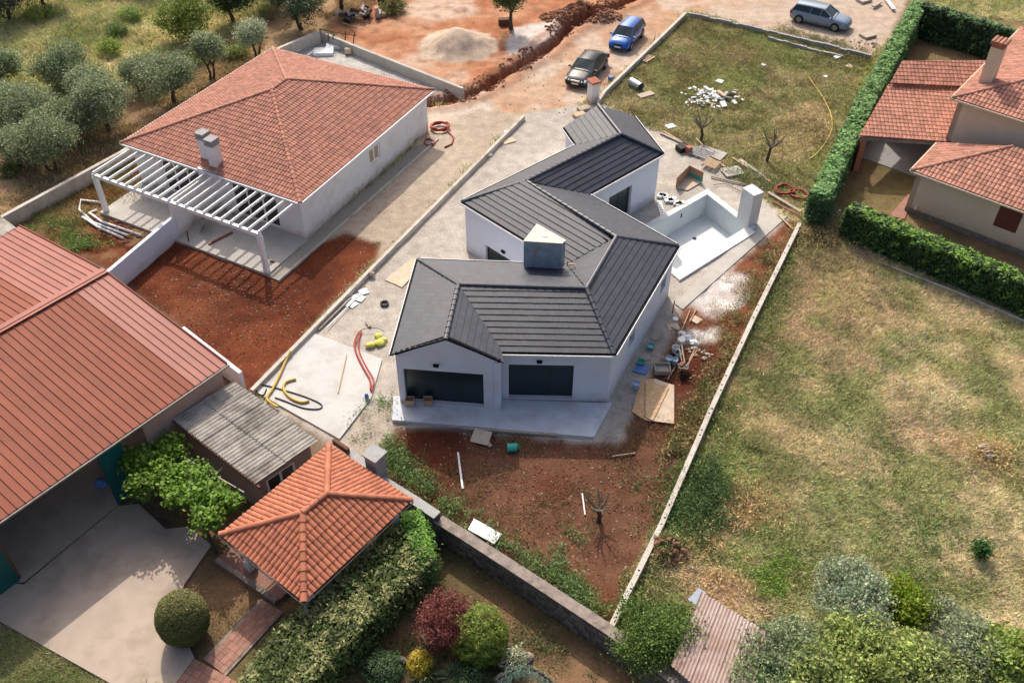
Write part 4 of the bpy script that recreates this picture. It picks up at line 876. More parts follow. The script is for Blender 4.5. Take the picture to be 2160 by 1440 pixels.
for i in range(4):
    A_, B_ = hp[i], hp[(i + 1) % 4]; hl = ()
    if i == 2: A_, B_ = hp[3], hp[2]; hl = [(tw - .75, tw + .75, 1.1, 2.05)]
    d_ = (B_ - A_) / np.linalg.norm(B_ - A_); o_ = np.array([d_[1], -d_[0]]); o_ = o_ if o_ @ (A_ - hpc) > 0 else -o_
    b = B(); wall_run(b, A_, B_, -.1, 2.5, .2, o_, hl); b.obj('wall', M['pink'], HT)
    if hl: window(HT, A_ + d_ * hl[0][0], A_ + d_ * hl[0][1], 1.1, 2.05, o_, M['white_paint'], M['glass'], fw=.11, mull=(.5,), recess=.02)
b = B(); b.bar(cA + (cD - cA) * -.01 - [0, 0, .08], cD + (cD - cA) * .04 - [0, 0, .08], .09, .12); b.obj('eaves_beam', M['rust'], HT)

# ================================================================== GAZEBO
gzE = 2.6
GE = [at(465, 1128, gzE), at(641, 1269, gzE), at(869, 1055, gzE), at(694, 939, gzE)]
g1, g2 = at(639, 1082, 3.62), at(690, 1042, 3.62)
GZ = thing('gazebo', 'small open gazebo with bright orange clay tile hip roof at the bottom', 'gazebo', (*(sum(GE) / 4)[:2], 0))
rf = Roof(GZ, M['terracotta_orange'], tmpl_curved, .222, .36, .075); gf = [(GE[0], GE[1], g1), (GE[1], GE[2], g2, g1), (GE[2], GE[3], g2), (GE[3], GE[0], g1, g2)]
for f_ in gf: rf.face(f_)
rf.finish(); solid_roof(GZ, gf, M['terracotta'], drop=.03)
for i, q in ((0, g1), (1, g1), (2, g2), (3, g2)): ridge(GZ, GE[i], q, .13, M['terracotta_orange'], lift=.05, l=.40, n=8)
ridge(GZ, g1, g2, .13, M['terracotta_orange'], lift=.06, l=.40, n=8)
gc = sum(GE) / 4
for i in range(4):
    p, q = GE[i], GE[(i + 1) % 4]; d_ = (q - p) / np.linalg.norm(q - p); o_ = np.array([d_[1], -d_[0], 0]); o_ = o_ if o_ @ (p - gc) > 0 else -o_
    b = B(); b.bar(p + o_ * .075 - [0, 0, .06], q + o_ * .075 - [0, 0, .06], .04, .05); b.obj('gutter', M['gutter_grey'], GZ)
    b = B(); b.bar(gc + (p - gc) * .88 - [0, 0, .14], gc + (q - gc) * .88 - [0, 0, .14], .14, .18); b.obj('ring_beam', M['wood'], GZ)
    pc_ = gc + (p - gc) * .80; b = B(); b.box([*pc_[:2], 1.45], (.28, .28, 2.0), math.atan2(d_[1], d_[0]), .8); b.box([*pc_[:2], .3], (.42, .42, .6), math.atan2(d_[1], d_[0]), .9); b.obj('column', M['plaster'], GZ)
dp_ = GE[1] * [1, 1, 0]; b = B(); b.cyl(dp_ + [.02, -.02, 0], dp_ + [.02, -.02, 2.5], .05, n=8); b.obj('downpipe', M['steel'], GZ)
# its floor and the brick path
fl0, fl1 = at(452, 1183, .14), at(580, 1272, .14); fd = (GE[2] - GE[1]) / np.linalg.norm(GE[2] - GE[1])
b = B(); b.prism([fl0, fl1, fl1 + fd * 5.2, fl0 + fd * 5.2], -.1, .14); b.obj('gazebo_floor', M['paver'], kind='structure')
b = B(); d_ = (fl1 - fl0) / np.linalg.norm(fl1 - fl0); n_ = np.array([d_[1], -d_[0], 0]); n_ = n_ if n_[1] < 0 else -n_
b.prism([fl0, fl1 - d_ * .02, fl1 - d_ * .02 - n_ * .22, fl0 - n_ * .22], .14, .20); b.obj('floor_kerb', M['cap'], kind='structure')
ph0, ph1, ph2, ph3 = at(551, 1262, .05), at(597, 1290, .05), at(476, 1424, .05), at(428, 1388, .05)
b = B(); b.prism([ph0, ph1, ph2, ph3], -.1, .045); b.obj('path_bed', M['cap'], kind='structure')
b = B(); b.prism([at(410, 1388, .03), at(500, 1437, .03), at(470, 1500, .03), at(340, 1470, .03)], -.1, .03); b.obj('cross_path_bed', M['paver'], kind='structure')
BP = thing('brick_path', 'narrow path of reddish clay pavers leading to the gazebo', 'path', (*ph3[:2], 0))
a_, b_ = ph3, ph0; ux = (ph2 - ph3); wx = np.linalg.norm(ux); ux /= wx; uy = (ph0 - ph3); ly = np.linalg.norm(uy); uy /= ly
nx_, ny_ = 4, int(ly / .27)
for i in range(nx_):
    for j in range(ny_):
        s0, s1 = .14 + (wx - .28) * i / nx_, .14 + (wx - .28) * (i + 1) / nx_; p_ = ph3 + ux * (s0 + .006) + uy * (ly * j / ny_ + .006); q_ = ux * (s1 - s0 - .012); r_ = uy * (ly / ny_ - .012)
        b = B(); b.prism([p_, p_ + q_, p_ + q_ + r_, p_ + r_], .045, .062 + random.uniform(-.003, .004)); b.obj('paver', M['paver'], BP)
CP = thing('cross_path', 'short paved strip of clay pavers at the bottom edge of the driveway', 'path', (*at(420, 1400)[:2], 0))
o0 = at(412, 1390, .03); ax = at(500, 1437, .03) - o0; lx = np.linalg.norm(ax); ax /= lx; ay = at(363, 1437, .03) - o0; ay -= ax * (ay @ ax); ay /= np.linalg.norm(ay)
for i in range(int(lx / .3)):
    for j in range(7):
        p_ = o0 + ax * (i * .3 + .006) + ay * (j * .3 + .006); b = B(); b.prism([p_, p_ + ax * .288, p_ + ax * .288 + ay * .288, p_ + ay * .288], .03, .048 + random.uniform(-.003, .004)); b.obj('paver', M['paver'], CP)
# grey block chimney by the garden wall
cg = at(796, 1000, 1.7); BC_ = thing('barbecue_chimney', 'grey concrete block chimney on the stone wall behind the gazebo', 'chimney', (*cg[:2], 0)); rz_ = math.atan2((sp[2] - sp[1])[1], (sp[2] - sp[1])[0])
for k in range(10): b = B(); b.box([*cg[:2], .15 + k * .3], (.62, .62, .285), rz_); b.obj('block', M['concrete_grey'], BC_)
b = B(); b.box([*cg[:2], 3.06], (.78, .78, .08), rz_); b.obj('chimney_slab', M['cap_grey'], BC_)
b = B(); b.bar(at(704, 930, 1.9), at(735, 951, 1.9), .16, .3); solo(b, 'rusty_trough', M['rust'], 'rusty narrow trough lying along the wall top behind the gazebo', 'trough')

# ================================================================== BEIGE HOUSE AND CARPORT
K = at(1922, 360, 2.9); dd1 = at(2160, 446, 2.9) - K; dd1 /= np.linalg.norm(dd1); dd2 = np.array([-dd1[1], dd1[0], 0]); dd2 = dd2 if dd2[1] > 0 else -dd2
BH = thing('beige_house', 'beige rendered house with weathered clay tile hip roofs at the right edge', 'house', (*(K + dd1 * 6 + dd2 * 5)[:2], 0))
def hiproof(K_, z, l1, l2, sl_, rf):
    A_ = K_ + dd1 * l1; C_ = K_ + dd2 * l2; D__ = A_ + dd2 * l2; h = min(l1, l2) / 2
    if l1 <= l2: p1 = K_ + dd1 * h + dd2 * h; p2 = C_ + dd1 * h - dd2 * h; fs_ = [(K_, A_, p1), (A_, D__, p2, p1), (D__, C_, p2), (C_, K_, p1, p2)]
    else: p1 = K_ + dd1 * h + dd2 * h; p2 = A_ - dd1 * h + dd2 * h; fs_ = [(K_, A_, p2, p1), (A_, D__, p2), (D__, C_, p1, p2), (C_, K_, p1)]
    p1[2] = p2[2] = z + h * sl_
    for f_ in fs_: rf.face(f_)
    return fs_, p1, p2, A_, C_, D__
rf = Roof(BH, M['terracotta_pale'], tmpl_curved, .24, .38, .065)
U = at(2008, 207, 5.5)
fu, up1, up2, uA, uC, uD = hiproof(U, 5.5, 11., 12.5, .32, rf)
# lower roof: front slope and left slope, dying into the upper wall
l1_, l2_ = 10., 4.1; kA = K + dd1 * l1_; kC = K + dd2 * l2_; kp = K + dd1 * l2_ + dd2 * l2_ + [0, 0, l2_ * .32]; kp2 = kA + dd2 * l2_ + [0, 0, l2_ * .32]
fl_ = [(K, kA, kp2, kp), (kC, K, kp)]
for f_ in fl_: rf.face(f_)
# the covered parking bay: two tiled slopes
cz = 2.55
cp = [at(1812, 287, cz), at(2012, 301, cz)]; cp2 = [at(1874, 179, 3.55), at(2056, 187, 3.55)]; cp3 = [at(1877, 176, 3.75), at(2058, 184, 3.75)]; cp4 = [at(1903, 128, 4.5), at(2086, 130, 4.5)]
rf.finish()
solid_roof(BH, fu + fl_, M['redbrown'], drop=.04)
for q in ((U, up1), (uA, up1 if False else up1), (uC, up2), (up1, up2)): ridge(BH, q[0], q[1], .12, M['terracotta_pale'], lift=.03)
ridge(BH, K, kp, .12, M['terracotta_pale'], lift=.03)
for p, q in ((U, uA), (U, uC), (K, kA), (K, kC)):
    d_ = (q - p) / np.linalg.norm(q - p); o_ = np.array([d_[1], -d_[0], 0]); o_ = o_ if o_ @ (p - (U + dd1 * 5 + dd2 * 5)) > 0 else -o_
    b = B(); b.bar(p + o_ * .06 - [0, 0, .04], q + o_ * .06 - [0, 0, .04], .1, .09); b.obj('gutter', M['beige'], BH)
def rectw(K_, l1, l2, z0, z1, ins_=.35, hole1=()):
    o = K_ + dd1 * ins_ + dd2 * ins_; A_, C_ = o + dd1 * (l1 - 2 * ins_), o + dd2 * (l2 - 2 * ins_)
    b = B(); wall_run(b, o, A_, z0, z1, .3, -dd2[:2], hole1); b.obj('wall', M['beige'], BH); b = B(); wall_run(b, o, C_, z0, z1, .3, -dd1[:2]); b.obj('wall', M['beige'], BH)
    b = B(); wall_run(b, C_, C_ + dd1 * (l1 - 2 * ins_), z0, z1, .3, dd2[:2]); wall_run(b, A_, A_ + dd2 * (l2 - 2 * ins_), z0, z1, .3, dd1[:2]); b.obj('wall', M['beige'], BH); return o
rectw(U, 11, 12.5, -.1, 5.42)
o_k = K + dd1 * .3 + dd2 * .3; wt = wallpos(o_k, o_k + dd1 * 5, (2108, 440))[0]
b = B(); wall_run(b, o_k, o_k + dd1 * (l1_ - .3), .35, 2.82, .3, -dd2[:2], [(wt, wt + 1.3, 1.2, 2.6)]); b.obj('wall', M['beige'], BH)
b = B(); wall_run(b, o_k, o_k + dd2 * (l2_ - .3), .35, 2.82, .3, -dd1[:2]); b.obj('wall', M['beige'], BH)
b = B(); b.prism([o_k - dd1 * .02 - dd2 * .02, o_k + dd1 * l1_ - dd2 * .02, o_k + dd1 * l1_ + dd2 * .4, o_k + dd2 * .4 - dd1 * .02], -.1, .349); b.obj('plinth', M['cap'], BH)
for q in (0, 1): b = B(); c = o_k + dd1 * (wt + .325 + q * .65) - dd2 * -.04; b.box([*c[:2], 1.9], (.62, .06, 1.38), math.atan2(dd1[1], dd1[0])); b.obj('shutter', M['shutter'], BH)
c = at(1933, 432, 1.0); b = B(); tq, zq = wallpos(o_k, o_k + dd1 * 5, (1933, 437)); c = o_k + dd1 * tq - dd2 * .05; b.box([*c[:2], zq], (.12, .1, .26), math.atan2(dd1[1], dd1[0])); b.obj('wall_lamp', M['white_paint'], BH)
b = B(); pz = at(2097, 128, 7.2); b.box([pz[0], pz[1], 6.9], (.75, .75, 2.4), math.atan2(dd1[1], dd1[0])); CH = b.obj('chimney', M['beige'], BH)
b = B(); b.box([pz[0], pz[1], 8.2], (.72, .72, .25), math.atan2(dd1[1], dd1[0])); b.obj('flue_box', M['brick'], CH)
for k in range(4): b = B(); q0 = pz + dd1 * (-.36 + .24 * k); b.tube([[*(q0 - dd2 * .48)[:2], 8.42], [*(q0 + dd2 * .48)[:2], 8.42]], .12, 8); b.obj('cap_tile', M['terracotta'], CH)
CPT = thing('carport', 'clay tiled carport with two stepped roof slopes beside the tall clipped hedge', 'carport', (*cp[0][:2], 0))
rf = Roof(CPT, M['terracotta'], tmpl_curved, .25, .36, .06); rf.face([cp[0], cp[1], cp2[1], cp2[0]]); rf.face([cp3[0], cp3[1], cp4[1], cp4[0]]); rf.finish()
solid_roof(CPT, [(cp[0], cp[1], cp2[1], cp2[0]), (cp3[0], cp3[1], cp4[1], cp4[0])], M['redbrown'], drop=.05)
b = B(); b.bar(cp[0] - [0, 0, .14], cp[1] - [0, 0, .14], .14, .2); b.obj('eaves_beam', M['cap'], CPT)
for q in (cp[0] * .97 + cp[1] * .03, cp2[0]): b = B(); b.bar([q[0] + .2, q[1] + .1, -.05], [q[0] + .2, q[1] + .1, q[2] - .2], .35, .35, (1, 0, 0)); b.obj('brick_pier', M['brick'], CPT)
b = B(); b.prism([cp2[0] * [1, 1, 0] + [.1, -.1, 0], cp2[1] * [1, 1, 0], cp2[1] * [1, 1, 0] + [0, .2, 0], cp2[0] * [1, 1, 0] + [.1, .1, 0]], -.05, 3.4); b.obj('rear_wall', M['brick'], CPT)
b = B(); b.prism([at(1812, 330, .02), at(1930, 372, .02), at(1975, 300, .02), at(1990, 200, .02), at(1860, 200, .02)], -.05, .02); b.obj('carport_floor', M['concrete_grey'], kind='structure')
b = B(); b.prism([at(1876, 455, .05), at(1908, 462, .05), at(1935, 395, .05), at(1915, 410, .05)], -.05, .05); b.obj('side_path', M['paver'], kind='structure')

# ================================================================== RUSTY CORRUGATED ROOF, bottom right
ra, rb_, rc, rd_ = at(1480, 1247, 2.2), at(1622, 1335, 2.2), at(1560, 1530, 2.0), at(1415, 1402, 2.0)
RS = thing('rusty_shed', 'shed with rusty pinkish corrugated roof half under the trees at the bottom', 'shed', (*((ra + rb_ + rc + rd_) / 4)[:2], 0))
corr_sheets(RS, ra, rd_, rc, rb_, M['corr_rust'], 6, .13, .032)
b = B(); b.prism(inset([q[:2] for q in (ra, rb_, rc, rd_)], .2, 1 if np.cross((rb_ - ra)[:2], (rc - rb_)[:2]) > 0 else -1), -.1, 1.9); b.obj('shed_wall', M['cap'], RS)
b = B(); b.bar(at(1458, 1270, 2.15), at(1482, 1245, 2.15), .35, .03); b.obj('tin_strip', M['flash'], RS)

# ================================================================== VEGETATION
def leaves(cen, size, col, var=.25, aspect=.55, updir=.35, seed=0, nrm=None, droop=0.):
    """many small diamond leaves: centres (N,3), returns V,F,C arrays"""
    r = np.random.default_rng(seed); N = len(cen)
    n = r.normal(size=(N, 3)); n[:, 2] = np.abs(n[:, 2]) + updir
    if nrm is not None: n = n * .6 + nrm
    n /= np.linalg.norm(n, axis=1)[:, None]
    t = r.normal(size=(N, 3)); t[:, 2] -= droop; t -= n * (t * n).sum(1)[:, None]; t /= np.linalg.norm(t, axis=1)[:, None]; s = np.cross(n, t)
    sz = size * r.uniform(.6, 1.35, N)[:, None]
    V = np.stack([cen - t * sz * .5, cen + s * sz * aspect * .5, cen + t * sz * .5, cen - s * sz * aspect * .5], 1).reshape(-1, 3)
    Fc = np.arange(4 * N).reshape(N, 4)
    col = np.minimum(np.broadcast_to(np.array(col, float), (N, 3)) * 1.45, .8); k = r.uniform(1 - var, 1 + var, N)[:, None]; hue = r.normal(0, .06, (N, 3))
    C_ = np.clip(col * k * (1 + hue), 0, 1); return V, Fc, np.repeat(C_, 4, 0)
def join(parts):
    Vs, Fs_, Cs = [], [], []; n = 0
    for V, Fc, C_ in parts: Vs.append(V); Fs_.append(Fc + n); Cs.append(C_); n += len(V)
    return np.concatenate(Vs), np.concatenate(Fs_), np.concatenate(Cs)
def clumps(center, rad, nc, per, spread, seed, hollow=.45, flat=1., lobes=7):
    """leaf positions gathered in clumps on several uneven lobes"""
    r = np.random.default_rng(seed); rad = np.array(rad, float)
    ld = r.normal(size=(lobes, 3)); ld[:, 2] = np.abs(ld[:, 2]) * .8 - .15; ld /= np.linalg.norm(ld, axis=1)[:, None]; lc = ld * r.uniform(.35, .62, lobes)[:, None]; lr = r.uniform(.38, .58, lobes)
    if lobes: lc[0] = 0; lr[0] = .62
    k = r.choice(lobes, nc, p=lr ** 2 / (lr ** 2).sum()); d = r.normal(size=(nc, 3)); d /= np.linalg.norm(d, axis=1)[:, None]; q = r.uniform(hollow, 1, nc) ** .5
    stray = 1 + .25 * (r.random(nc) < .12) * r.random(nc)
    cc = np.array(center) + (lc[k] + d * (q * lr[k] * stray)[:, None]) * rad
    p = cc[:, None, :] + r.normal(size=(nc, per, 3)) * spread * np.array([1, 1, flat]); tone = np.repeat(r.uniform(.7, 1.25, nc) * r.uniform(.85, 1.15, lobes)[k], per)
    return p.reshape(-1, 3), tone
def tree(name, px, py, H_, R_, col, label, group=None, cat='tree', leaf=.13, nc=150, per=38, th=.35, seed=1, trunks=1, spread=.26, crown_z=None, offs=(0, 0), hollow=.35, col2=None, trans=None, lean=.3, ca=False):
    if ca: q_ = at(px, py, crown_z); g = np.array([q_[0], q_[1], gz(q_[0], q_[1])])
    else: g = G(px, py)
    T = thing(name, label, cat, (g[0], g[1], g[2]), group); r = random.Random(seed)
    cz_ = crown_z or H_ - R_ * .8; cc = np.array([g[0] + offs[0], g[1] + offs[1], g[2] + cz_])
    pts, tone = clumps(cc, (R_, R_, (H_ - cz_) * 1.0), nc, per, spread, seed, hollow)
    pts = pts[pts[:, 2] > g[2] + .25] if True else pts; tone = tone[:len(pts)]
    c_l = np.array(col)[None, :] * tone[:, None]
    if col2 is not None: k = np.random.default_rng(seed + 5).random(len(pts))[:, None] < .3; c_l = np.where(k, np.array(col2)[None, :] * tone[:, None], c_l)
    V, Fc, C_ = leaves(pts, leaf, c_l, seed=seed)
    link('crown', mkmesh('crown', V - np.array(T.location), Fc, M['leaf'], cols=C_), T)
    b = B(); br = []
    for k in range(trunks):
        a = 2 * math.pi * k / trunks + r.random(); fx = .0 if trunks == 1 else .12
        p0 = g + [math.cos(a) * fx, math.sin(a) * fx, -.1]; mid = g * .6 + cc * .4 + [r.uniform(-1, 1) * lean * R_ * .4 + math.cos(a) * fx * 2, r.uniform(-1, 1) * lean * R_ * .4 + math.sin(a) * fx * 2, 0]; mid[2] = g[2] + cz_ * .45
        th_ = th / (1.5 if trunks > 1 else 1); b.tube([p0, (p0 + mid) / 2 + [r.uniform(-.08, .08), r.uniform(-.08, .08), 0], mid], [th_ * .62, th_ * .45, th_ * .38], 7)
        for j in range(4):
            a2 = a + j * 1.7 + r.random(); e = cc + np.array([math.cos(a2) * R_ * .65, math.sin(a2) * R_ * .65, r.uniform(-.1, .5) * R_]); m2 = (mid + e) / 2 + [r.uniform(-.15, .15), r.uniform(-.15, .15), -.1]
            br.append([mid, m2, e, th_])
    b.obj('trunk', M['bark'], T)
    bb = B()
    for m0, m1, e, th_ in br: bb.tube([m0, m1, e], [th_ * .3, th_ * .2, .03], 5)
    bb.obj('branches', M['bark'], T); return T
OL, OL2 = (.135, .165, .08), (.25, .28, .18)
OT = 'olive trees behind the terracotta roofed house'
olives = [
 (232, 278, 3.9, 2.0, 'silvery olive tree with round crown, second from the boundary wall corner', OL), (112, 362, 3.9, 2.1, 'silvery olive tree with forked trunk closest to the boundary wall', OL),
 (368, 215, 3.6, 1.9, 'wide grey green olive tree on a single trunk above the roof corner', OL), (447, 168, 3.3, 1.15, 'slender olive tree with thin leaning trunk next to the roof edge', OL),
 (150, 185, 3.2, 2.2, 'dense dark olive bush low on the ground in the meadow', (.085, .12, .05)), (20, 262, 3.0, 2.0, 'olive tree cut by the left edge of the picture', (.10, .14, .055)),
 (168, 300, 3.0, 1.6, 'small olive tree squeezed between two larger silvery ones', OL), (543, 120, 2.8, 1.0, 'small pale thin olive tree near the top of the roof', OL2),
 (45, 352, 2.6, 1.4, 'low olive tree in front of the left edge of the grove', OL),
 (70, 285, 3.4, 1.9, 'olive tree filling the gap behind the one closest to the wall', OL), (205, 235, 3.4, 1.6, 'olive tree half hidden behind the round silvery one', OL), (300, 190, 2.4, 1.2, 'small olive tree left of the wide single trunk one', OL),
 (10, 190, 3.2, 1.9, 'olive tree at the left edge above the others', (.12, .16, .07))]
for i, (px, py, h, r_, lb, cl) in enumerate(olives): tree('olive_tree', px, py, h * 1.04, r_ * 1.1, tuple(v * 1.25 for v in cl), lb, OT, seed=10 + i, trunks=2 if i % 2 else 1, col2=OL2, nc=210 + int(r_ * 70), per=46, leaf=.135, th=.3, hollow=.15)
DT = 'broadleaf trees along the top edge'
for i, (px, py, h, r_, lb, cl) in enumerate([
 (402, 88, 4.2, 2.3, 'leafy green walnut tree with yellowish crown at the top left', (.13, .17, .03)), (492, 46, 3.8, 1.6, 'dark tree right behind the yellowish walnut tree', (.05, .075, .03)),
 (636, 62, 4.4, 1.9, 'dark olive tree standing behind the far end of the tiled roof', (.05, .07, .035)), (720, 18, 4.2, 1.5, 'dark tree at the top edge left of the digger', (.055, .07, .03)),
 (22, 44, 4.5, 2.3, 'dark tree in the top left corner', (.04, .05, .035)), (95, 12, 4.2, 2.0, 'second dark tree beside the corner one at the top edge', (.05, .06, .035)), (575, 10, 4.0, 1.7, 'dark tree between two others at the top edge', (.06, .07, .03)),
 (1078, 62, 4.4, 1.6, 'round green tree standing alone beside the gravel heap', (.075, .12, .04)),
 (300, -30, 4.2, 2.2, 'half hidden tree above the meadow at the top edge', (.07, .10, .03))]):
    tree('broadleaf_tree', px, py, h, r_ * (1.28 if i != 7 else 1), cl, lb, DT, seed=40 + i, leaf=.19, nc=230, per=34, th=.34, crown_z=h - r_ * 1.0)
# bushes of the meadow
for i, (px, py, h, r_, cl, lb) in enumerate([
 (235, 115, 1.2, 1.3, (.20, .26, .05), 'bright yellow green bush right of the dense dark olive'), (420, 128, 1.0, 1.6, (.20, .25, .06), 'yellow green bush between the two slender olives'),
 (90, 40, 1.2, 1.6, (.19, .25, .06), 'light green bush in the open meadow near the top left'), (280, 40, .9, 1.3, (.18, .24, .06), 'small light green bush in the middle of the meadow'),
 (250, 75, .8, .9, (.10, .15, .04), 'small darker bush above the yellow green one'), (500, 118, .8, 1.2, (.19, .22, .07), 'low pale bush beside the small thin olive'),
 (830, 25, 1.0, 1.6, (.15, .16, .05), 'low bush under the yellow digger'), (25, 460 - 90, .8, .9, (.12, .14, .05), 'low bush by the boundary wall at the left edge')]):
    g = G(px, py); T = thing('bush', lb, 'bush', g, 'bushes in the meadow'); p_, t_ = clumps(g + [0, 0, h * .4], (r_, r_, h * .6), 60, 40, .2, 70 + i, .1); p_[:, 2] = np.maximum(p_[:, 2], g[2] + .02)
    V, Fc, C_ = leaves(p_, .17, np.array(cl)[None] * t_[:, None], seed=i, aspect=.35); link('foliage', mkmesh('foliage', V - np.array(T.location), Fc, M['leaf'], cols=C_), T)

# ---- clipped hedges
def hedge(pts, z, wd, col, label, name='hedge', dens=260, leaf=.2, side=.0, seed=3, zb=0., wb=None, fuzz=.07, light=None, topk=.5):
    """pts: centre line of the top in place coordinates; boxy clipped hedge with leafy skin over a solid core, dark to stand for inner shade"""
    T = thing(name, label, 'hedge', (*pts[0][:2], 0)); r = np.random.default_rng(seed); PT = []; NR_ = []; core = B()
    for i in range(len(pts) - 1):
        a_, b_ = np.array(pts[i][:2]), np.array(pts[i + 1][:2]); L = np.linalg.norm(b_ - a_); d_ = (b_ - a_) / L; n_ = np.array([-d_[1], d_[0]])
        w2 = wd / 2; core.prism([a_ + n_ * (w2 - .14), b_ + n_ * (w2 - .14), b_ - n_ * (w2 - .14), a_ - n_ * (w2 - .14)], zb, z - .14)
        m = int(L * wd * dens); t = r.random(m) * L; s = (r.random(m) - .5) * wd; wob = fbm(t, s, .8, seed + i, 3) * .5 - .25 + .1 * (r.random(m) < .06); edge = 1 - np.abs(s / w2) ** 4 * .12 / z
        PT.append(np.stack([a_[0] + d_[0] * t + n_[0] * s, a_[1] + d_[1] * t + n_[1] * s, (z + wob * .6) * edge + r.normal(0, fuzz, m)], 1)); NR_.append(np.tile([0, 0, 1.], (m, 1)))
        for sg in (-1, 1):
            m = int(L * (z - zb) * dens * .42); t = r.random(m) * L; h = zb + r.random(m) * (z - zb); o_ = sg * (w2 + (fbm(t, h, .9, seed + 9, 3) - .6) * .55 + r.normal(0, fuzz, m))
            PT.append(np.stack([a_[0] + d_[0] * t + n_[0] * o_, a_[1] + d_[1] * t + n_[1] * o_, h], 1)); NR_.append(np.tile([n_[0] * sg, n_[1] * sg, .4], (m, 1)))
        for e, sg in ((0, -1), (L, 1)):
            m = int(wd * (z - zb) * dens * .6); s = (r.random(m) - .5) * wd; h = zb + r.random(m) * (z - zb); o_ = e + sg * np.abs(r.normal(0, fuzz * 1.5, m))
            PT.append(np.stack([a_[0] + d_[0] * o_ + n_[0] * s, a_[1] + d_[1] * o_ + n_[1] * s, h], 1)); NR_.append(np.tile([d_[0] * sg, d_[1] * sg, .4], (m, 1)))
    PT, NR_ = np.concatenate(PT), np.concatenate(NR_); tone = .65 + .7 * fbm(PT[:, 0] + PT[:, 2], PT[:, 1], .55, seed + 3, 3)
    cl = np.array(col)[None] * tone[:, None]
    if light is not None: k = ((fbm(PT[:, 0], PT[:, 1] + PT[:, 2], .35, seed + 4, 2) > np.where(NR_[:, 2] > .9, topk, .72)) & (NR_[:, 2] > .3))[:, None]; cl = np.where(k, np.array(light)[None], cl)  # lighter colour mostly on tops: fresh shoots plus painted-in sun, sides left dark
    V, Fc, C_ = leaves(PT, leaf, cl, nrm=NR_, seed=seed, aspect=.45); org = np.array(T.location)
    link('foliage', mkmesh('foliage', V - org, Fc, M['leaf'], cols=C_), T)
    core.obj('shade_core', mat('hedge_core_' + str(seed), tuple(v * .35 for v in col), tuple(v * .25 for v in col), .95, 6.), T); return T  # solid core that blocks light, inner shade put into its dark colour
HG = (.055, .12, .035)
ha, hb_, hc = at(1730, 412, 2.3), at(1822, 205, 2.3), at(1940, 5, 2.3)
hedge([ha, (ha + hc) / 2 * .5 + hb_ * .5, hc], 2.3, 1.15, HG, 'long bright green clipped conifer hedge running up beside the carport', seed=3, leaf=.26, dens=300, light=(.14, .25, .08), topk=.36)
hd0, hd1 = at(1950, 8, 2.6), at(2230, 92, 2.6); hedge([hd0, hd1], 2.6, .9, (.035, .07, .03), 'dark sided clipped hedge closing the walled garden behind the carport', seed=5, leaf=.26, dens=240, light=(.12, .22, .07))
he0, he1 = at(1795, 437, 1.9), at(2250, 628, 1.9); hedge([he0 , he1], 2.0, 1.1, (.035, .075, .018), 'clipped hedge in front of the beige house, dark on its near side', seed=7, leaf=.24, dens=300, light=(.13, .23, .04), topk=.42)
tree('conifer_bush', 1716, 478, 2.1, .75, (.05, .09, .05), 'dark green bush at the near end of the long hedge', cat='bush', seed=90, leaf=.14, nc=80, per=40, th=.2, crown_z=1.1, hollow=.2)
lowwall('hedge_kerb', [(1858, 553), (2010, 612), (2165, 678)], .14, .14, M['kerb'], 'broken white kerb at the foot of the hedge before the beige house', 'kerb_section', 1.2, jit=.02)
# shrubbery of the lower garden
ga, gb_ = at(850, 1150, 1.8), at(610, 1400, 1.8)
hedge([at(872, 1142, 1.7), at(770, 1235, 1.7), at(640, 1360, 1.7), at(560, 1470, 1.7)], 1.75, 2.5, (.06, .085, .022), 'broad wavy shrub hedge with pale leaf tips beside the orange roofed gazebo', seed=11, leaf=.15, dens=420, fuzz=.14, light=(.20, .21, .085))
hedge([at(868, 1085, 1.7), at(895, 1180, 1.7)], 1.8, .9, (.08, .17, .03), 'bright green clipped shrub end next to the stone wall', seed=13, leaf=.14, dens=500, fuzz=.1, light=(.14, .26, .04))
def ballbush(name, px, py, r_, zc, col, label, cat='shrub', leaf=.1, n=9000, seed=1, flat=1., light=None, shell=.1, aspect=.5, trunk=False, lum=.1):
    g = G(px, py); T = thing(name, label, cat, g); r = np.random.default_rng(seed); d = r.normal(size=(n, 3)); d /= np.linalg.norm(d, axis=1)[:, None]
    rr = r_ * (1 - np.abs(r.normal(0, shell, n))) * (1 + lum * (fbm(d[:, 0] * 2 + 5, d[:, 1] * 2 + d[:, 2] * 2, .5, seed, 3) - .5) * 2)
    p = g + [0, 0, zc] + d * rr[:, None] * [1, 1, flat]; k = p[:, 2] > g[2]; p, d_ = p[k], d[k]; tone = .7 + .6 * fbm(p[:, 0], p[:, 1] + p[:, 2], .3, seed, 3); cl = np.array(col)[None] * tone[:, None]
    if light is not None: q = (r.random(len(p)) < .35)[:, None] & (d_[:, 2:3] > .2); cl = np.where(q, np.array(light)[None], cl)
    V, Fc, C_ = leaves(p, leaf, cl, nrm=d_ * 1.2, seed=seed, aspect=aspect); link('foliage', mkmesh('foliage', V - g, Fc, M['leaf'], cols=C_), T)
    b = B(); b.rock(g + [0, 0, zc], r_ * .78, seed, flat * .95); b.obj('shade_core', mat('core_' + name + str(seed), tuple(v * .3 for v in col), tuple(v * .2 for v in col), .95, 6.), T); return T  # core colour darkened to stand for the shade inside the bush
ballbush('topiary_ball', 399, 1338, 1.0, 1.2, (.075, .09, .025), 'clipped round topiary bush at the edge of the concrete driveway', leaf=.085, n=22000, seed=21, flat=1.28, light=(.17, .14, .05), shell=.04, lum=.02)
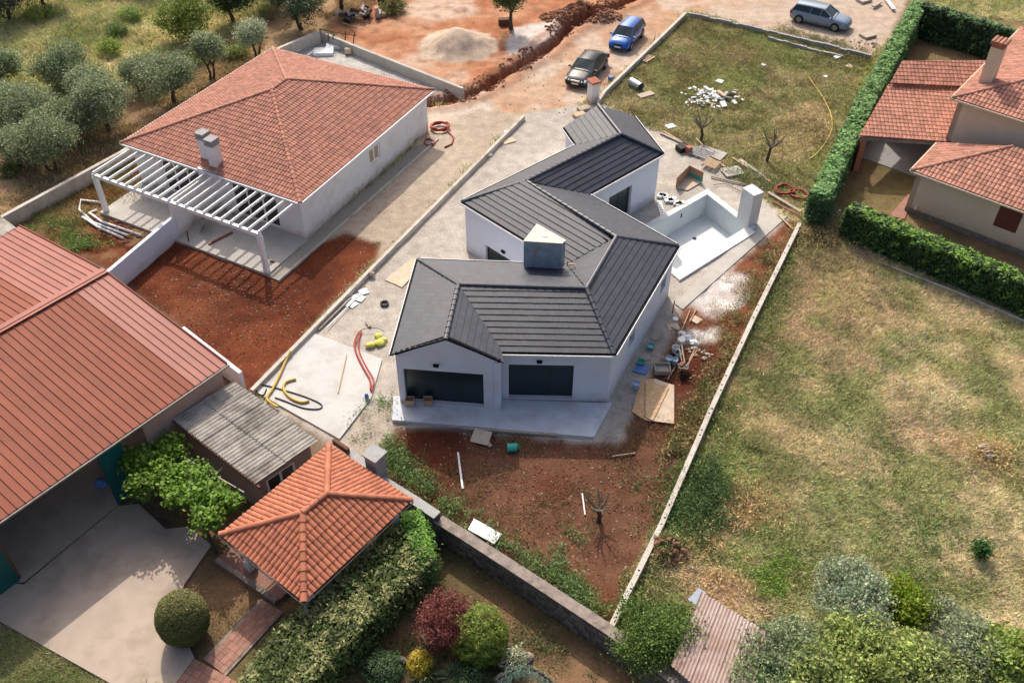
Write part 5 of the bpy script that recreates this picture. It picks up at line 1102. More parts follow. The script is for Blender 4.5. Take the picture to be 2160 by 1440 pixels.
tree('red_maple', 940, 1345, 2.5, 1.35, (.12, .033, .028), 'dark red leaved japanese maple in the lower garden', seed=61, leaf=.085, nc=230, per=60, spread=.15, th=.22, crown_z=1.5, col2=(.17, .062, .05), hollow=.3)
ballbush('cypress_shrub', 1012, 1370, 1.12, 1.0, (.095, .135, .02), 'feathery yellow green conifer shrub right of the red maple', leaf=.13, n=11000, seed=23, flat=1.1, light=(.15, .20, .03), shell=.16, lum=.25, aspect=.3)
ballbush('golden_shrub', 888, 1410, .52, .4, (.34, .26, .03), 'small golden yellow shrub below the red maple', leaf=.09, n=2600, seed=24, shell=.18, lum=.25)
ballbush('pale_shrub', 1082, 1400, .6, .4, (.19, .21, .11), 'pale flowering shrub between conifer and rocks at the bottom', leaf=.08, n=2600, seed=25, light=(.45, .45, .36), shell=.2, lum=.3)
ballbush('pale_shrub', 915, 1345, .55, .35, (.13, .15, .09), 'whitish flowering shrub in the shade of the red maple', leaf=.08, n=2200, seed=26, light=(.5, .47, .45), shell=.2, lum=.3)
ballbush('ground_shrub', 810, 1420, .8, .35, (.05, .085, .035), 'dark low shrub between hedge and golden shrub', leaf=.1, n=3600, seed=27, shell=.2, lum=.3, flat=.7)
ballbush('ground_shrub', 985, 1435, .7, .3, (.07, .11, .04), 'low green ground shrub at the bottom edge', leaf=.1, n=3000, seed=28, shell=.2, lum=.3, flat=.7)
def spiky(px, py, n, L, col, label, name='yucca', group=None, z=.1, wd=.035):
    g = G(px, py, 0); T = thing(name, label, 'plant', g, group); V = []; Fs_ = []; Cs = []; r = random.Random(px)
    for k in range(n):
        a = r.uniform(0, 2 * math.pi); el = r.uniform(.15, 1.35); L_ = L * r.uniform(.75, 1.1); d = np.array([math.cos(a) * math.cos(el), math.sin(a) * math.cos(el), math.sin(el)]); s_ = np.array([-math.sin(a), math.cos(a), 0]) * wd
        p0 = g + [0, 0, z]; p1 = p0 + d * L_ * .55; p2 = p0 + d * L_ + [0, 0, -.12 * L_]; n0 = len(V); V += [p0 - s_ * .6, p0 + s_ * .6, p1 + s_, p1 - s_, p2]; Fs_ += [(n0, n0 + 1, n0 + 2, n0 + 3), (n0 + 3, n0 + 2, n0 + 4)]; c = np.array(col) * r.uniform(.75, 1.3); Cs += [c] * 5
    link('fronds', mkmesh('fronds', np.array(V) - g, Fs_, M['leaf'], cols=np.array(Cs)), T)
spiky(902, 1425, 90, .85, (.15, .19, .08), 'spiky yucca rosette at the bottom edge, left of its neighbour'); spiky(955, 1432, 100, .8, (.22, .24, .11), 'larger paler yucca rosette at the bottom edge near the weeping cedar')
# weeping blue cedar
g = G(1118, 1455); T = thing('weeping_cedar', 'arched weeping blue green cedar cut by the bottom edge', 'shrub', g); arc = [g + [-1.15 + 2.3 * t, -.25 * t + .15, .25 + 1.35 * math.sin(math.pi * min(1, t * .95 + .08))] for t in np.linspace(0, 1, 16)]
b = B(); b.tube(arc, .05, 6); b.obj('stem', M['bark'], T); ptc = []
for p in arc:
    for k in range(14):
        q = p + [random.gauss(0, .08), random.gauss(0, .12), 0]
        for j in range(10): ptc.append(q + [random.gauss(0, .025), random.gauss(0, .025), -.07 * j + .05])
V, Fc, C_ = leaves(np.array(ptc), .09, (.13, .20, .16), seed=5, aspect=.3, droop=1.5); link('foliage', mkmesh('foliage', V - g, Fc, M['leaf'], cols=C_), T)
# vine arbour in front of the pink hut
VA = thing('vine_arbour', 'bright green grape vine growing over thin poles beside the hut', 'vine', G(430, 1150))
vp_ = []; tn = []
for px, py, rx, ry, n in ((300, 965, 1.0, .8, 36), (345, 1000, 1.1, .8, 44), (400, 1000, 1.1, .7, 40), (360, 945, 1.0, .7, 34), (430, 1050, .9, .6, 34), (470, 1060, .6, .5, 20), (290, 1020, .7, .5, 14), (435, 1095, .5, .45, 14), (380, 1035, .9, .6, 30), (415, 1020, .8, .6, 26)):
    p, t = clumps(at(px, py, 2.25), (rx, ry, .3), n + 10, 26, .2, px, .0); vp_.append(p); tn.append(t)
vp_ = np.concatenate(vp_); tn = np.concatenate(tn); V, Fc, C_ = leaves(vp_, .165, np.array((.105, .185, .022))[None] * tn[:, None], seed=8, aspect=.85, updir=1.)
link('foliage', mkmesh('foliage', V - np.array(VA.location), Fc, M['leaf'], cols=C_), VA)
for a_, b_ in (((270, 945), (395, 1062)), ((330, 930), (515, 1038)), ((300, 990), (345, 930)), ((400, 1060), (470, 985))): b = B(); b.bar(at(*a_, 2.12), at(*b_, 2.12), .05, .05); b.obj('pole', M['wood_grey'], VA)
b = B(); vb = G(455, 1165); b.tube([vb, vb + [-.1, .1, .9], vb + [-.3, .3, 1.7], at(425, 1080, 2.2)], [.09, .07, .06, .04], 6); b.obj('vine_stem', M['bark'], VA)
# trees at the bottom right
for i, (px, py, h, r_, cl, c2, lb, n, lf) in enumerate([
 (1788, 1290, 2.9, 1.75, (.15, .185, .11), (.28, .32, .22), 'grey green tree with fluffy round crown, highest of the bottom right cluster', 230, .12),
 (1655, 1372, 2.7, 1.45, (.14, .175, .09), (.25, .29, .17), 'grey green tree reaching over the rusty roof', 190, .12),
 (1725, 1450, 2.9, 1.5, (.17, .21, .06), (.27, .31, .10), 'yellow green feathery tree at the bottom edge right of the rusty roof', 230, .16),
 (1850, 1400, 3.1, 1.95, (.18, .22, .06), (.29, .33, .11), 'large yellow green feathery tree at the middle of the bottom right cluster', 300, .16),
 (1955, 1440, 2.8, 1.45, (.17, .205, .07), (.27, .30, .13), 'pale yellow green tree at the bottom right, below the bright bush', 200, .15),
 (2040, 1375, 2.5, 1.3, (.15, .18, .10), (.26, .28, .19), 'grey green tree near the bottom right corner', 170, .12),
 (2112, 1392, 2.7, 1.05, (.15, .20, .04), (.24, .29, .08), 'green leafy tree in the bottom right corner', 120, .18),
 (1975, 1325, 1.7, 1.0, (.15, .17, .10), (.23, .24, .16), 'low twiggy shrub right of the bright yellow green bush', 90, .11),
 (1610, 1440, 2.4, 1.1, (.14, .18, .08), (.24, .28, .15), 'small grey green tree hanging over the lower edge of the rusty roof', 110, .12)]):
    tree('garden_tree', px, py, h + .2, r_ * 1.3, tuple(v * 1.15 for v in cl), lb, 'trees in the bottom right cluster', seed=100 + i, leaf=lf, nc=n + 130, per=54, col2=c2, th=.25, spread=.17, crown_z=h - r_ * .8, hollow=.3, ca=True)
tree('bright_bush', 1913, 1282, 1.9, 1.0, (.135, .19, .01), 'bright yellow green bush standing out of the bottom right trees', cat='bush', seed=120, leaf=.15, nc=150, per=44, th=.2, crown_z=1.1, col2=(.10, .15, .02), hollow=.25, ca=True)
tree('green_shrub', 1388, 1335, 2.7, 1.75, (.07, .115, .025), 'large dense green shrub between stone wall and rusty roof', cat='shrub', seed=121, leaf=.11, nc=330, per=52, th=.2, crown_z=1.4, col2=(.12, .18, .04), hollow=.3, ca=True)
tree('round_bush', 2057, 1172, .9, .42, (.05, .12, .03), 'small dark green round bush alone in the dry field', cat='bush', seed=122, leaf=.12, nc=30, per=40, th=.1, crown_z=.45, hollow=.1, spread=.14)
# bare trees
def bare(px, py, h, label, seed, name='bare_tree'):
    g = G(px, py); T = thing(name, label, 'tree', g, 'pruned leafless trees'); r = random.Random(seed); top = g + [r.uniform(-.1, .1), 0, h * .45]
    b = B(); b.tube([g - [0, 0, .1], g + [.05, 0, h * .2], top], [.13, .10, .09], 7); b.obj('trunk', M['bark'], T)
    for k in range(6):
        a = k * 1.05 + r.random(); b = B(); e1_ = top + [math.cos(a) * h * .2, math.sin(a) * h * .2, h * .18]; e2_ = e1_ + [math.cos(a + .4) * h * .16, math.sin(a + .4) * h * .16, h * .24]; b.tube([top - [0, 0, .05], e1_, e2_], [.07, .05, .02], 5)
        b.tube([e1_, e1_ + [math.cos(a - .8) * h * .15, math.sin(a - .8) * h * .15, h * .13]], [.035, .012], 4); b.obj('branch', M['pale_bark'], T)
bare(1478, 297, 2.2, 'dark pruned bare tree nearest the pool side planks', 1); bare(1617, 340, 2.3, 'pale forked bare tree in the grass plot by the hose coils', 2)
bare(1262, 1098, 1.7, 'stunted bare tree standing in the red soil in front of the new house', 3)

# ================================================================== GRASS AND WEEDS (uncountable)
GZm = lambda x, y: Z[np.clip(((y - gy[0]) / RES).round().astype(int), 0, ny - 1), np.clip(((x - gx[0]) / RES).round().astype(int), 0, nx - 1)]
def sample_region(name, n, seed, extra=None):
    r = np.random.default_rng(seed); m = (RID == NAME2[name]); m = m & inview; jj, ii = np.nonzero(m); k = r.integers(0, len(jj), n)
    x = gx[ii[k]] + r.uniform(-.5, .5, n) * RES; y = gy[jj[k]] + r.uniform(-.5, .5, n) * RES; return x, y, C[jj[k], ii[k]], r
dcam = np.stack([GX, GY, 0 * GX - CAMH], -1); zc_ = dcam @ FW; PXX = 1080 + F_PX * (dcam @ RT) / zc_; PYY = 720 - F_PX * (dcam @ UP) / zc_
inview = (PXX > -60) & (PXX < 2220) & (PYY > -60) & (PYY < 1520)
def grass(obj_name, region, n, h, seed, blades=5, cols=None, patch=None, gain=1.5, spread=.1, wd=.02, keep=None):
    x, y, c, r = sample_region(region, n, seed)
    if patch is not None: q = fbm(x, y, patch[0], seed, 3) > patch[1]; x, y, c = x[q], y[q], c[q]
    if keep is not None: q = keep(x, y); x, y, c = x[q], y[q], c[q]
    n = len(x); tone = r.uniform(.75, 1.3, n)
    if cols is not None: cc = np.array(cols); c = c * .62 + cc[r.integers(0, len(cc), n)] * .38
    X = np.repeat(x, blades) + r.normal(0, spread, n * blades); Y = np.repeat(y, blades) + r.normal(0, spread, n * blades); Zb = np.repeat(GZm(x, y), blades) - .01
    hh = np.repeat(h * r.uniform(.5, 1.4, n), blades) * r.uniform(.6, 1.2, n * blades); a = r.uniform(0, 2 * np.pi, n * blades); ln = r.uniform(.3, 1.3, n * blades)
    P0 = np.stack([X, Y, Zb], 1); sx = np.stack([-np.sin(a), np.cos(a), 0 * a], 1) * wd; tip = P0 + np.stack([np.cos(a) * ln * hh, np.sin(a) * ln * hh, hh], 1)
    V = np.stack([P0 - sx, P0 + sx, tip], 1).reshape(-1, 3); CL = np.repeat(np.clip(np.repeat(c * gain * tone[:, None], blades, 0) * (1 + r.normal(0, .08, (n * blades, 3))), 0, 1), 3, 0)
    o = link(obj_name, mkmesh(obj_name, V, np.arange(len(V)).reshape(-1, 3), M['grass'], cols=CL)); o['kind'] = 'stuff'
    return o
ST = (.52, .42, .25); GR = (.22, .27, .08); G2 = (.13, .17, .05)
grass('field_grass', 'dry_field', 52000, .17, 1, 6, (ST, ST, GR, G2), wd=.022)
grass('field_weeds', 'dry_field', 15000, .24, 21, 7, ((.13, .18, .05), (.18, .24, .06), (.26, .31, .10)), wd=.026, patch=(1.5, .56), gain=1., spread=.13)
grass('field_straw', 'dry_field', 9000, .3, 22, 6, ((.55, .45, .28), (.5, .36, .22)), wd=.02, patch=(2.6, .56), gain=1.2, spread=.15)
grass('plot_grass_tufts', 'fallow_lawn', 7000, .2, 23, 6, ((.12, .16, .05), (.35, .26, .13)), wd=.025, patch=(1.6, .54), gain=1.)
grass('meadow_tufts', 'meadow', 9000, .45, 24, 7, ((.34, .42, .09), (.22, .28, .08)), wd=.04, patch=(3., .55), gain=1.2, spread=.22)
grass('lawn_grass', 'fallow_lawn', 24000, .13, 2, 5, (GR, G2, ST), wd=.024)
grass('meadow_grass', 'meadow', 30000, .22, 3, 5, (ST, (.28, .32, .11), (.26, .33, .08)), wd=.035, spread=.15)
grass('grove_grass', 'olive_grove_floor', 16000, .2, 4, 5, (ST, (.3, .2, .1), G2), wd=.03, patch=(3., .42))
grass('garden_grass', 'shrub_garden', 9000, .09, 5, 5, ((.22, .13, .06), G2), wd=.016, patch=(2., .45))
grass('lawn_turf', 'front_lawn', 5000, .10, 6, 6, (GR, G2, ST), wd=.018)
grass('back_garden_grass', 'walled_garden', 4000, .08, 7, 5, ((.22, .16, .07), G2), wd=.02, patch=(2., .45))
grass('soil_weeds', 'red_soil_garden', 8500, .16, 8, 7, ((.42, .28, .15), (.42, .28, .15), (.12, .16, .05)), wd=.013, patch=(1.6, .50), spread=.16)
grass('plot_weeds', 'garden_plot', 1600, .3, 9, 8, (GR, (.16, .22, .05)), wd=.025, patch=(3., .52), spread=.2)
grass('yard_straws', 'red_soil_yard', 700, .12, 10, 3, ((.42, .28, .15),), wd=.012)
# taller weeds along the walls
def weeds(name, line, half, n, h, cols, seed, blades=9, wd=.03, spread=.16, leafy=0):
    r = np.random.default_rng(seed); L = [np.array(at(x, y)) for x, y in line]; seg_ = r.integers(0, len(L) - 1, n); t = r.random(n)[:, None]; A_ = np.array(L)[seg_]; Bq = np.array(L)[seg_ + 1]; p = A_ * (1 - t) + Bq * t
    x, y = p[:, 0] + r.normal(0, half, n), p[:, 1] + r.normal(0, half, n); k = fbm(x, y, 1.3, seed, 3) > .42; x, y = x[k], y[k]; n = len(x); z0 = GZm(x, y)
    X = np.repeat(x, blades) + r.normal(0, spread, n * blades); Y = np.repeat(y, blades) + r.normal(0, spread, n * blades); hh = np.repeat(h * r.uniform(.5, 1.3, n), blades) * r.uniform(.3, 1.1, n * blades)
    cc = np.array(cols)[r.integers(0, len(cols), n)]; pts = np.stack([X, Y, np.repeat(z0, blades) + hh * .8], 1)
    V, Fc, C_ = leaves(pts, wd * 5, np.repeat(cc * r.uniform(.7, 1.3, n)[:, None], blades, 0), aspect=.28, updir=.1, seed=seed); o = link(name, mkmesh(name, V, Fc, M['leaf'], cols=C_)); o['kind'] = 'stuff'
weeds('wall_weeds', [(1700, 480), (1620, 668), (1530, 862), (1420, 1105), (1320, 1300)], .55, 1500, .45, ((.10, .16, .04), (.14, .17, .05), (.33, .26, .13), (.07, .11, .035)), 31, 12)
weeds('bank_weeds', [(1655, 490), (1560, 668), (1470, 862), (1400, 1000)], .35, 900, .45, ((.12, .15, .05), (.30, .22, .11), (.16, .13, .05)), 32, 12)
weeds('dense_weeds', [(1480, 1010), (1500, 1060), (1440, 1120)], .8, 700, .6, ((.055, .10, .035), (.08, .13, .04)), 33, 14)
weeds('stone_wall_weeds', [(815, 940), (850, 990), (930, 1060), (1050, 1150), (1190, 1230), (1260, 1300)], .32, 900, .6, ((.09, .15, .04), (.12, .19, .06), (.15, .19, .08)), 34, 13)
weeds('field_edge_weeds', [(1700, 500), (1760, 510), (1820, 500)], .6, 500, .7, ((.30, .22, .11), (.36, .27, .14), (.12, .13, .05)), 35, 12)
weeds('plot_edge_weeds', [(1470, 35), (1640, 82), (1830, 132)], .35, 700, .35, ((.12, .13, .05), (.2, .14, .07), (.16, .17, .06)), 36, 10)
weeds('roadside_weeds', [(1640, 62), (1740, 88), (1840, 112)], .4, 400, .35, ((.14, .16, .06), (.24, .21, .12)), 37, 10)
weeds('yard_weeds', [(745, 930), (780, 895), (830, 870), (800, 850)], .5, 90, .3, ((.09, .15, .04),), 38, 14)
weeds('plot_weeds_tall', [(90, 470), (150, 500), (200, 540), (140, 530)], .6, 300, .45, ((.12, .2, .045), (.09, .15, .04)), 39, 14)
weeds('slab_weeds', [(1590, 385), (1560, 370), (1640, 400)], .5, 140, .35, ((.11, .16, .06), (.2, .2, .1)), 40, 12)
weeds('soil_plants', [(1360, 990), (1180, 1160), (1170, 1220), (1215, 1240)], .22, 110, .4, ((.13, .19, .08), (.09, .16, .05)), 41, 16)
weeds('bright_weeds', [(1650, 1190), (1650, 1250), (1600, 1180)], .6, 260, .35, ((.14, .22, .04),), 42, 12)
weeds('garden_weeds', [(720, 1310), (900, 1385), (1080, 1350), (1250, 1420), (1000, 1440)], .5, 500, .22, ((.07, .10, .035), (.12, .13, .05)), 43, 10)

# ================================================================== CARS
def car(name, front, rear, L, Wd, Hh, paint, label, kind):
    f_, r_ = at(*front), at(*rear); d = (f_ - r_); d /= np.linalg.norm(d); mid = (f_ + r_) / 2
    T = thing(name, label, 'car', mid, None, math.atan2(d[1], d[0])); T['_'] = 0; del T['_']
    h = L / 2; w = Wd / 2; X = lambda t: -h + L * t
    if kind == 'saloon': top = [(.0, .55, .80), (.03, .40, .92), (.14, .34, .98), (.24, .33, .99), (.34, .3, .97), (.70, .3, .95), (.76, .32, .90), (.9, .34, .80), (.97, .38, .70), (1., .45, .55)]; gh = [(.10, .97, .0), (.20, 1., .62), (.28, 1., .92), (.38, 1., 1.), (.50, 1., 1.), (.56, 1., .95), (.735, .97, .0)]
    elif kind == 'hatch': top = [(.0, .5, .82), (.03, .36, .98), (.1, .32, 1.), (.3, .3, .98), (.70, .3, .94), (.78, .32, .90), (.9, .34, .78), (.97, .4, .66), (1., .46, .52)]; gh = [(.02, .97, .0), (.10, 1., .88), (.3, 1., 1.), (.5, 1., 1.), (.60, 1., .95), (.79, .97, .0)]
    else: top = [(.0, .5, .85), (.02, .36, 1.), (.1, .32, 1.), (.3, .3, .98), (.68, .3, .95), (.75, .32, .92), (.9, .34, .82), (.97, .38, .72), (1., .45, .56)]; gh = [(.015, .97, .0), (.07, 1., .90), (.3, 1., .99), (.5, 1., 1.), (.57, 1., .97), (.74, .97, .0)]
    rings = []
    for t, zb, zs in top:
        q = 1 - .16 * max(0, (abs(t - .5) - .36) / .14) ** 2; y = w * q; zs = zs * Hh / 1.45
        half = [(0, zb * .55), (y * .86, zb * .55), (y * .98, zb * .62 + .12), (y, .48), (y * .985, zs - .13), (y * .93, zs - .03), (y * .55, zs + .035), (0, zs + .05)]
        rings.append([(X(t), yy, z) for yy, z in half] + [(X(t), -yy, z) for yy, z in half[-2:0:-1]])
    V = [v for r in rings for v in r]; n = len(rings[0]); m = len(rings)
    Fs = [(j * n + i, (j + 1) * n + i, (j + 1) * n + (i + 1) % n, j * n + (i + 1) % n) for j in range(m - 1) for i in range(n)] + [tuple(range(n)), tuple(range((m - 1) * n, m * n))[::-1]]
    def local(V, Fs, nm, mt, par=T, sm=False):
        return link(nm, mkmesh(nm, V, Fs, mt, sm), par)
    body = local(V, Fs, 'body', paint, sm=True)
    zb_ = .93 * Hh / 1.45
    def zsh(t): return np.interp(t, [q[0] for q in top], [q[2] for q in top]) * Hh / 1.45
    # glass house, roof skin and pillars
    R_ = []
    for t, ww, hh in gh:
        zb2 = zsh(t) - .02; zt = zb2 + (Hh - zb2) * hh; yb = w * .90; yt = w * (.90 - .22 * hh); R_.append([(X(t), yb, zb2), (X(t), yt, zt), (X(t), 0, zt + .03 * hh), (X(t), -yt, zt), (X(t), -yb, zb2)])
    V = [v for r in R_ for v in r]; k = len(R_); Fs = [(j * 5 + i, (j + 1) * 5 + i, (j + 1) * 5 + i + 1, j * 5 + i + 1) for j in range(k - 1) for i in range(4)]
    local(V, Fs, 'windows', M['glass'], sm=False)
    V = []; Fs = []
    tops = R_[2:-1] if kind == 'saloon' else R_[1:-1]
    for r in tops: V += [(r[1][0], r[1][1] + .02, r[1][2] - .03), (r[1][0], r[1][1], r[1][2] + .012), (r[2][0], 0, r[2][2] + .016), (r[3][0], r[3][1], r[3][2] + .012), (r[3][0], r[3][1] - .02, r[3][2] - .03)]
    Fs = [(j * 5 + i, (j + 1) * 5 + i, (j + 1) * 5 + i + 1, j * 5 + i + 1) for j in range(len(tops) - 1) for i in range(4)]
    local(V, Fs, 'roof', paint, sm=True)
    pil = B()
    for sg in (1, -1):
        for (i0, i1) in ((-1, -2), (0, 1)) + (((1, 2),) if kind == 'saloon' else ()):
            a_, b_ = np.array(R_[i0][(0 if sg == 1 else 4) if i0 != 1 else (1 if sg == 1 else 3)]), np.array(R_[i1][1 if sg == 1 else 3]); pil.bar(a_ + [0, sg * .01, 0], b_ + [0, sg * .01, 0], .055, .06)
        for t in ((.42,) if kind == 'hatch' else (.34, .52) if kind == 'estate' else (.42,)):
            zb2 = zsh(t); pil.bar([X(t), sg * w * .905, zb2 - .03], [X(t), sg * w * .69, Hh - .03], .05, .05)
    me = mkmesh('pillars', pil.v, pil.f, paint); link('pillars', me, T)
    # wheels
    for tx in (.175, .80):
        for sg in (1, -1):
            c = B(); c.cyl([X(tx), sg * (w - .17), .32], [X(tx), sg * (w + .012), .32], .39, n=18); link('wheel_arch', mkmesh('wheel_arch', c.v, c.f, M['black']), T)
            c = B(); c.cyl([X(tx), sg * (w - .19), .315], [X(tx), sg * (w + .025), .315], .315, n=18); wh = link('wheel', mkmesh('wheel', c.v, c.f, M['tyre']), T)
            c = B(); yy = sg * (w + .028); c.cyl([X(tx), yy, .315], [X(tx), yy + sg * .012, .315], .06, n=8)
            for s in range(5):
                a = s * 2 * math.pi / 5 + .3; c.bar([X(tx) + .04 * math.cos(a), yy, .315 + .04 * math.sin(a)], [X(tx) + .21 * math.cos(a), yy, .315 + .21 * math.sin(a)], .075, .02, (0, 1, 0))
            for s in range(14):
                a, b2 = s * 2 * math.pi / 14, (s + 1) * 2 * math.pi / 14; c.bar([X(tx) + .215 * math.cos(a), yy, .315 + .215 * math.sin(a)], [X(tx) + .215 * math.cos(b2), yy, .315 + .215 * math.sin(b2)], .03, .02, (0, 1, 0))
            link('rim', mkmesh('rim', c.v, c.f, M['steel']), wh)
    zf = zsh(.955)
    for sg in (1, -1):
        c = B()
        if kind == 'saloon':
            for yy, rr in ((.78, .105), (.54, .08)): c.cyl([h - .30, sg * w * yy, zf - .03], [h - .035 - .05 * (yy > .6), sg * w * yy, zf - .13], rr, rr * .95, 12)
        else: c.add([(h - .42, sg * w * .93, zf + .0), (h - .30, sg * w * .55, zf + .045), (h - .03, sg * w * .42, zf - .16), (h - .07, sg * w * .84, zf - .17), (h - .42, sg * w * 1.0, zf - .04)], [(0, 1, 2, 3), (0, 3, 4)])
        link('headlight', mkmesh('headlight', c.v, c.f, M['lamp']), T)
        c = B(); zr = zsh(.01); c.box((-h + .05, sg * w * .78, zr - .12), (.14, w * .34, .26)); link('tail_light', mkmesh('tail_light', c.v, c.f, M['tail']), T)
        c = B(); tm_ = gh[-1][0] - .045; c.box((X(tm_), sg * (w + .09), zsh(tm_) + .04), (.12, .2, .13)); link('wing_mirror', mkmesh('wing_mirror', c.v, c.f, paint), T)
        for t in ((.30, .50, .73) if kind != 'hatch' else (.36, .73)):
            c = B(); c.bar([X(t), sg * (w * .988 + .006), .3], [X(t), sg * (w * .975 + .006), zsh(t) - .1], .014, .012); link('door_seam', mkmesh('door_seam', c.v, c.f, M['black']), T)
        for t in ((.35, .55) if kind != 'hatch' else (.42,)):
            c = B(); c.box((X(t), sg * (w + .005), zsh(t) - .2), (.18, .03, .035)); link('door_handle', mkmesh('door_handle', c.v, c.f, paint), T)
    c = B(); c.box((h - .005, 0, .42), (.03, .52, .12)); link('number_plate', mkmesh('number_plate', c.v, c.f, M['white']), T)
    c = B(); c.box((h - .03, 0, .60), (.06, w * .75, .17)); g_ = link('grille', mkmesh('grille', c.v, c.f, M['chrome'] if kind == 'saloon' else M['black']), T)
    c = B(); c.box((h - .02, 0, .32), (.06, w * 1.5, .10)); link('lower_intake', mkmesh('lower_intake', c.v, c.f, M['black']), T)
    c = B(); zz = zsh(gh[-1][0]) + .05; c.bar([X(gh[-1][0]) + .06, -w * .75, zz], [X(gh[-1][0]) + .06, w * .75, zz], .05, .02); link('wiper_cowl', mkmesh('wiper_cowl', c.v, c.f, M['black']), T)
    if kind == 'saloon':
        c = B(); c.bar([X(.40), -w * .7, Hh + .022], [X(.40), w * .7, Hh + .022], .03, .01); link('roof_seam', mkmesh('roof_seam', c.v, c.f, M['black']), T)
    if kind == 'estate':
        for sg in (1, -1): c = B(); c.bar([X(.1), sg * w * .66, Hh + .03], [X(.52), sg * w * .66, Hh + .045], .03, .03); link('roof_rail', mkmesh('roof_rail', c.v, c.f, M['chrome']), T)
    return T
car('saloon_car', (1212, 188), (1262, 130), 4.85, 1.86, 1.40, M['paint_grey'], 'dark grey four door saloon car with chrome grille, nearest the tiled gate pillar', 'saloon')
car('hatchback_car', (1301, 111), (1340, 67), 4.05, 1.74, 1.46, M['paint_blue'], 'bright blue small hatchback car parked behind the dark grey saloon', 'hatch')
wA, wB = at(1685, 50), at(1762, 68); wd_ = (wB - wA) / np.linalg.norm(wB - wA); wn = np.array([-wd_[1], wd_[0], 0]) * .9; wc = (wA + wB) / 2 + wn - wd_ * .05
def unp(p): v = p - np.array([0, 0, CAMH]); z = v @ FW; return (1080 + F_PX * (v @ RT) / z, 720 - F_PX * (v @ UP) / z)
car('estate_car', unp(wc + wd_ * 2.3), unp(wc - wd_ * 2.3), 4.75, 1.82, 1.46, M['paint_silver'], 'silver blue estate car with roof rails on the dirt road at the top right', 'estate')

# ================================================================== GATE PILLAR, DIGGER
gp = at(1250, 214); GP = thing('gate_pillar', 'white gate pillar with small clay tile cap beside the dark grey car', 'pillar', gp)
b = B(); b.box(gp + [0, 0, .7], (.62, .62, 1.6), .5); b.obj('shaft', M['plaster'], GP); b = B(); b.box(gp + [0, 0, 1.53], (.74, .74, .07), .5); b.obj('cap_slab', M['concrete'], GP)
for k in range(4):
    o = np.array([math.cos(.5), math.sin(.5), 0]); q = np.array([-o[1], o[0], 0]); b = B(); s = o * (-.28 + .185 * k); b.tube([gp + s - q * .4 + [0, 0, 1.58], gp + s + q * .4 + [0, 0, 1.60]], .095, 8); b.obj('cap_tile', M['terracotta_orange'], GP)
dg = at(818, 10); DG = thing('digger', 'yellow digger cut by the top edge of the picture', 'digger', dg); M['dig'] = mat('digger_yellow', (.6, .36, .02), (.45, .27, .02), .5, 5.)
b = B(); b.box(dg + [0, 1.0, 1.0], (1.7, 2.4, .9), .2, .85); b.obj('body', M['dig'], DG); b = B(); b.box(dg + [-.3, 1.4, 1.9], (.9, 1.1, 1.0), .2, .85); b.obj('cab', M['glass'], DG)
for s in (-1, 1): b = B(); b.box(dg + [s * .8, .9, .3], (.4, 2.4, .6), .2, .8); b.obj('track', M['black'], DG)
b = B(); b.tube([dg + [.3, .3, 1.2], dg + [.5, -.9, 2.1], dg + [.55, -1.6, 1.0]], .14, 6); b.obj('boom', M['dig'], DG); b = B(); b.box(dg + [.55, -1.7, .55], (.6, .5, .6), .2, .7); b.obj('bucket', M['rust'], DG)

# ================================================================== HEAPS, RUBBLE, LOOSE THINGS
def heap_stuff(name, px, py, rx, ry, n, smin, smax, m, label=None, h=.3, seed=1, only=None):
    r = random.Random(seed); b = B(); c = at(px, py)
    for k in range(n):
        a = r.uniform(0, 2 * math.pi); q = math.sqrt(r.random()); x, y = c[0] + rx * q * math.cos(a), c[1] + ry * q * math.sin(a); s = r.uniform(smin, smax)
        if only is not None and REG[RID[min(max(int(round((y - gy[0]) / RES)), 0), ny - 1), min(max(int(round((x - gx[0]) / RES)), 0), nx - 1)]][0] != only: continue
        b.rock([x, y, gz(x, y) + h * (1 - q) * r.random() + s * .3], s, seed * 1000 + k)
    o = b.obj(name, m, kind='stuff'); return o
heap_stuff('spoil_lumps', 1225, 38, 3.4, 1.5, 420, .05, .20, M['redstone'], h=.7, seed=3)
heap_stuff('trench_spoil', 1120, 118, 1.0, 1.2, 90, .05, .16, M['redstone'], h=.1, seed=4)
heap_stuff('rubble_lumps', 1408, 1172, .95, .85, 150, .04, .17, M['redstone'], h=.5, seed=5)
for q_, (px_, py_) in enumerate(((1290, 14), (1180, 66), (1090, 142), (1030, 178), (975, 200))): heap_stuff('trench_edge_lumps', px_, py_, 1.3, 1.3, 70, .04, .14, M['redstone'], h=.05, seed=20 + q_)
heap_stuff('road_stones', 1150, 175, 5, 5, 60, .03, .08, M['lime'], h=0, seed=6)
heap_stuff('yard_clods', 470, 650, 5.2, 4.2, 900, .012, .05, M['clod'], h=0, seed=71, only='red_soil_yard')
heap_stuff('garden_clods', 1080, 985, 6.0, 2.2, 700, .012, .055, M['clod'], h=0, seed=72, only='red_soil_garden')
heap_stuff('garden_clods_lower', 1230, 1120, 4.0, 4.0, 500, .012, .05, M['clod'], h=0, seed=73, only='red_soil_garden')
heap_stuff('yard_pebbles', 480, 640, 4.5, 3.5, 230, .02, .06, M['lime'], h=0, seed=7, only='red_soil_yard')
heap_stuff('soil_pebbles', 1130, 1040, 5, 5, 260, .02, .05, M['lime'], h=0, seed=8, only='red_soil_garden')
heap_stuff('plot_lumps', 240, 480, 2.2, 1.6, 90, .04, .14, M['redstone'], h=.05, seed=9)
heap_stuff('field_pebbles', 1890, 1100, 2.2, 1.2, 50, .03, .09, M['lime'], h=0, seed=10)
heap_stuff('slope_stones', 950, 212, 1.8, .8, 70, .05, .16, M['redstone'], h=.0, seed=11)
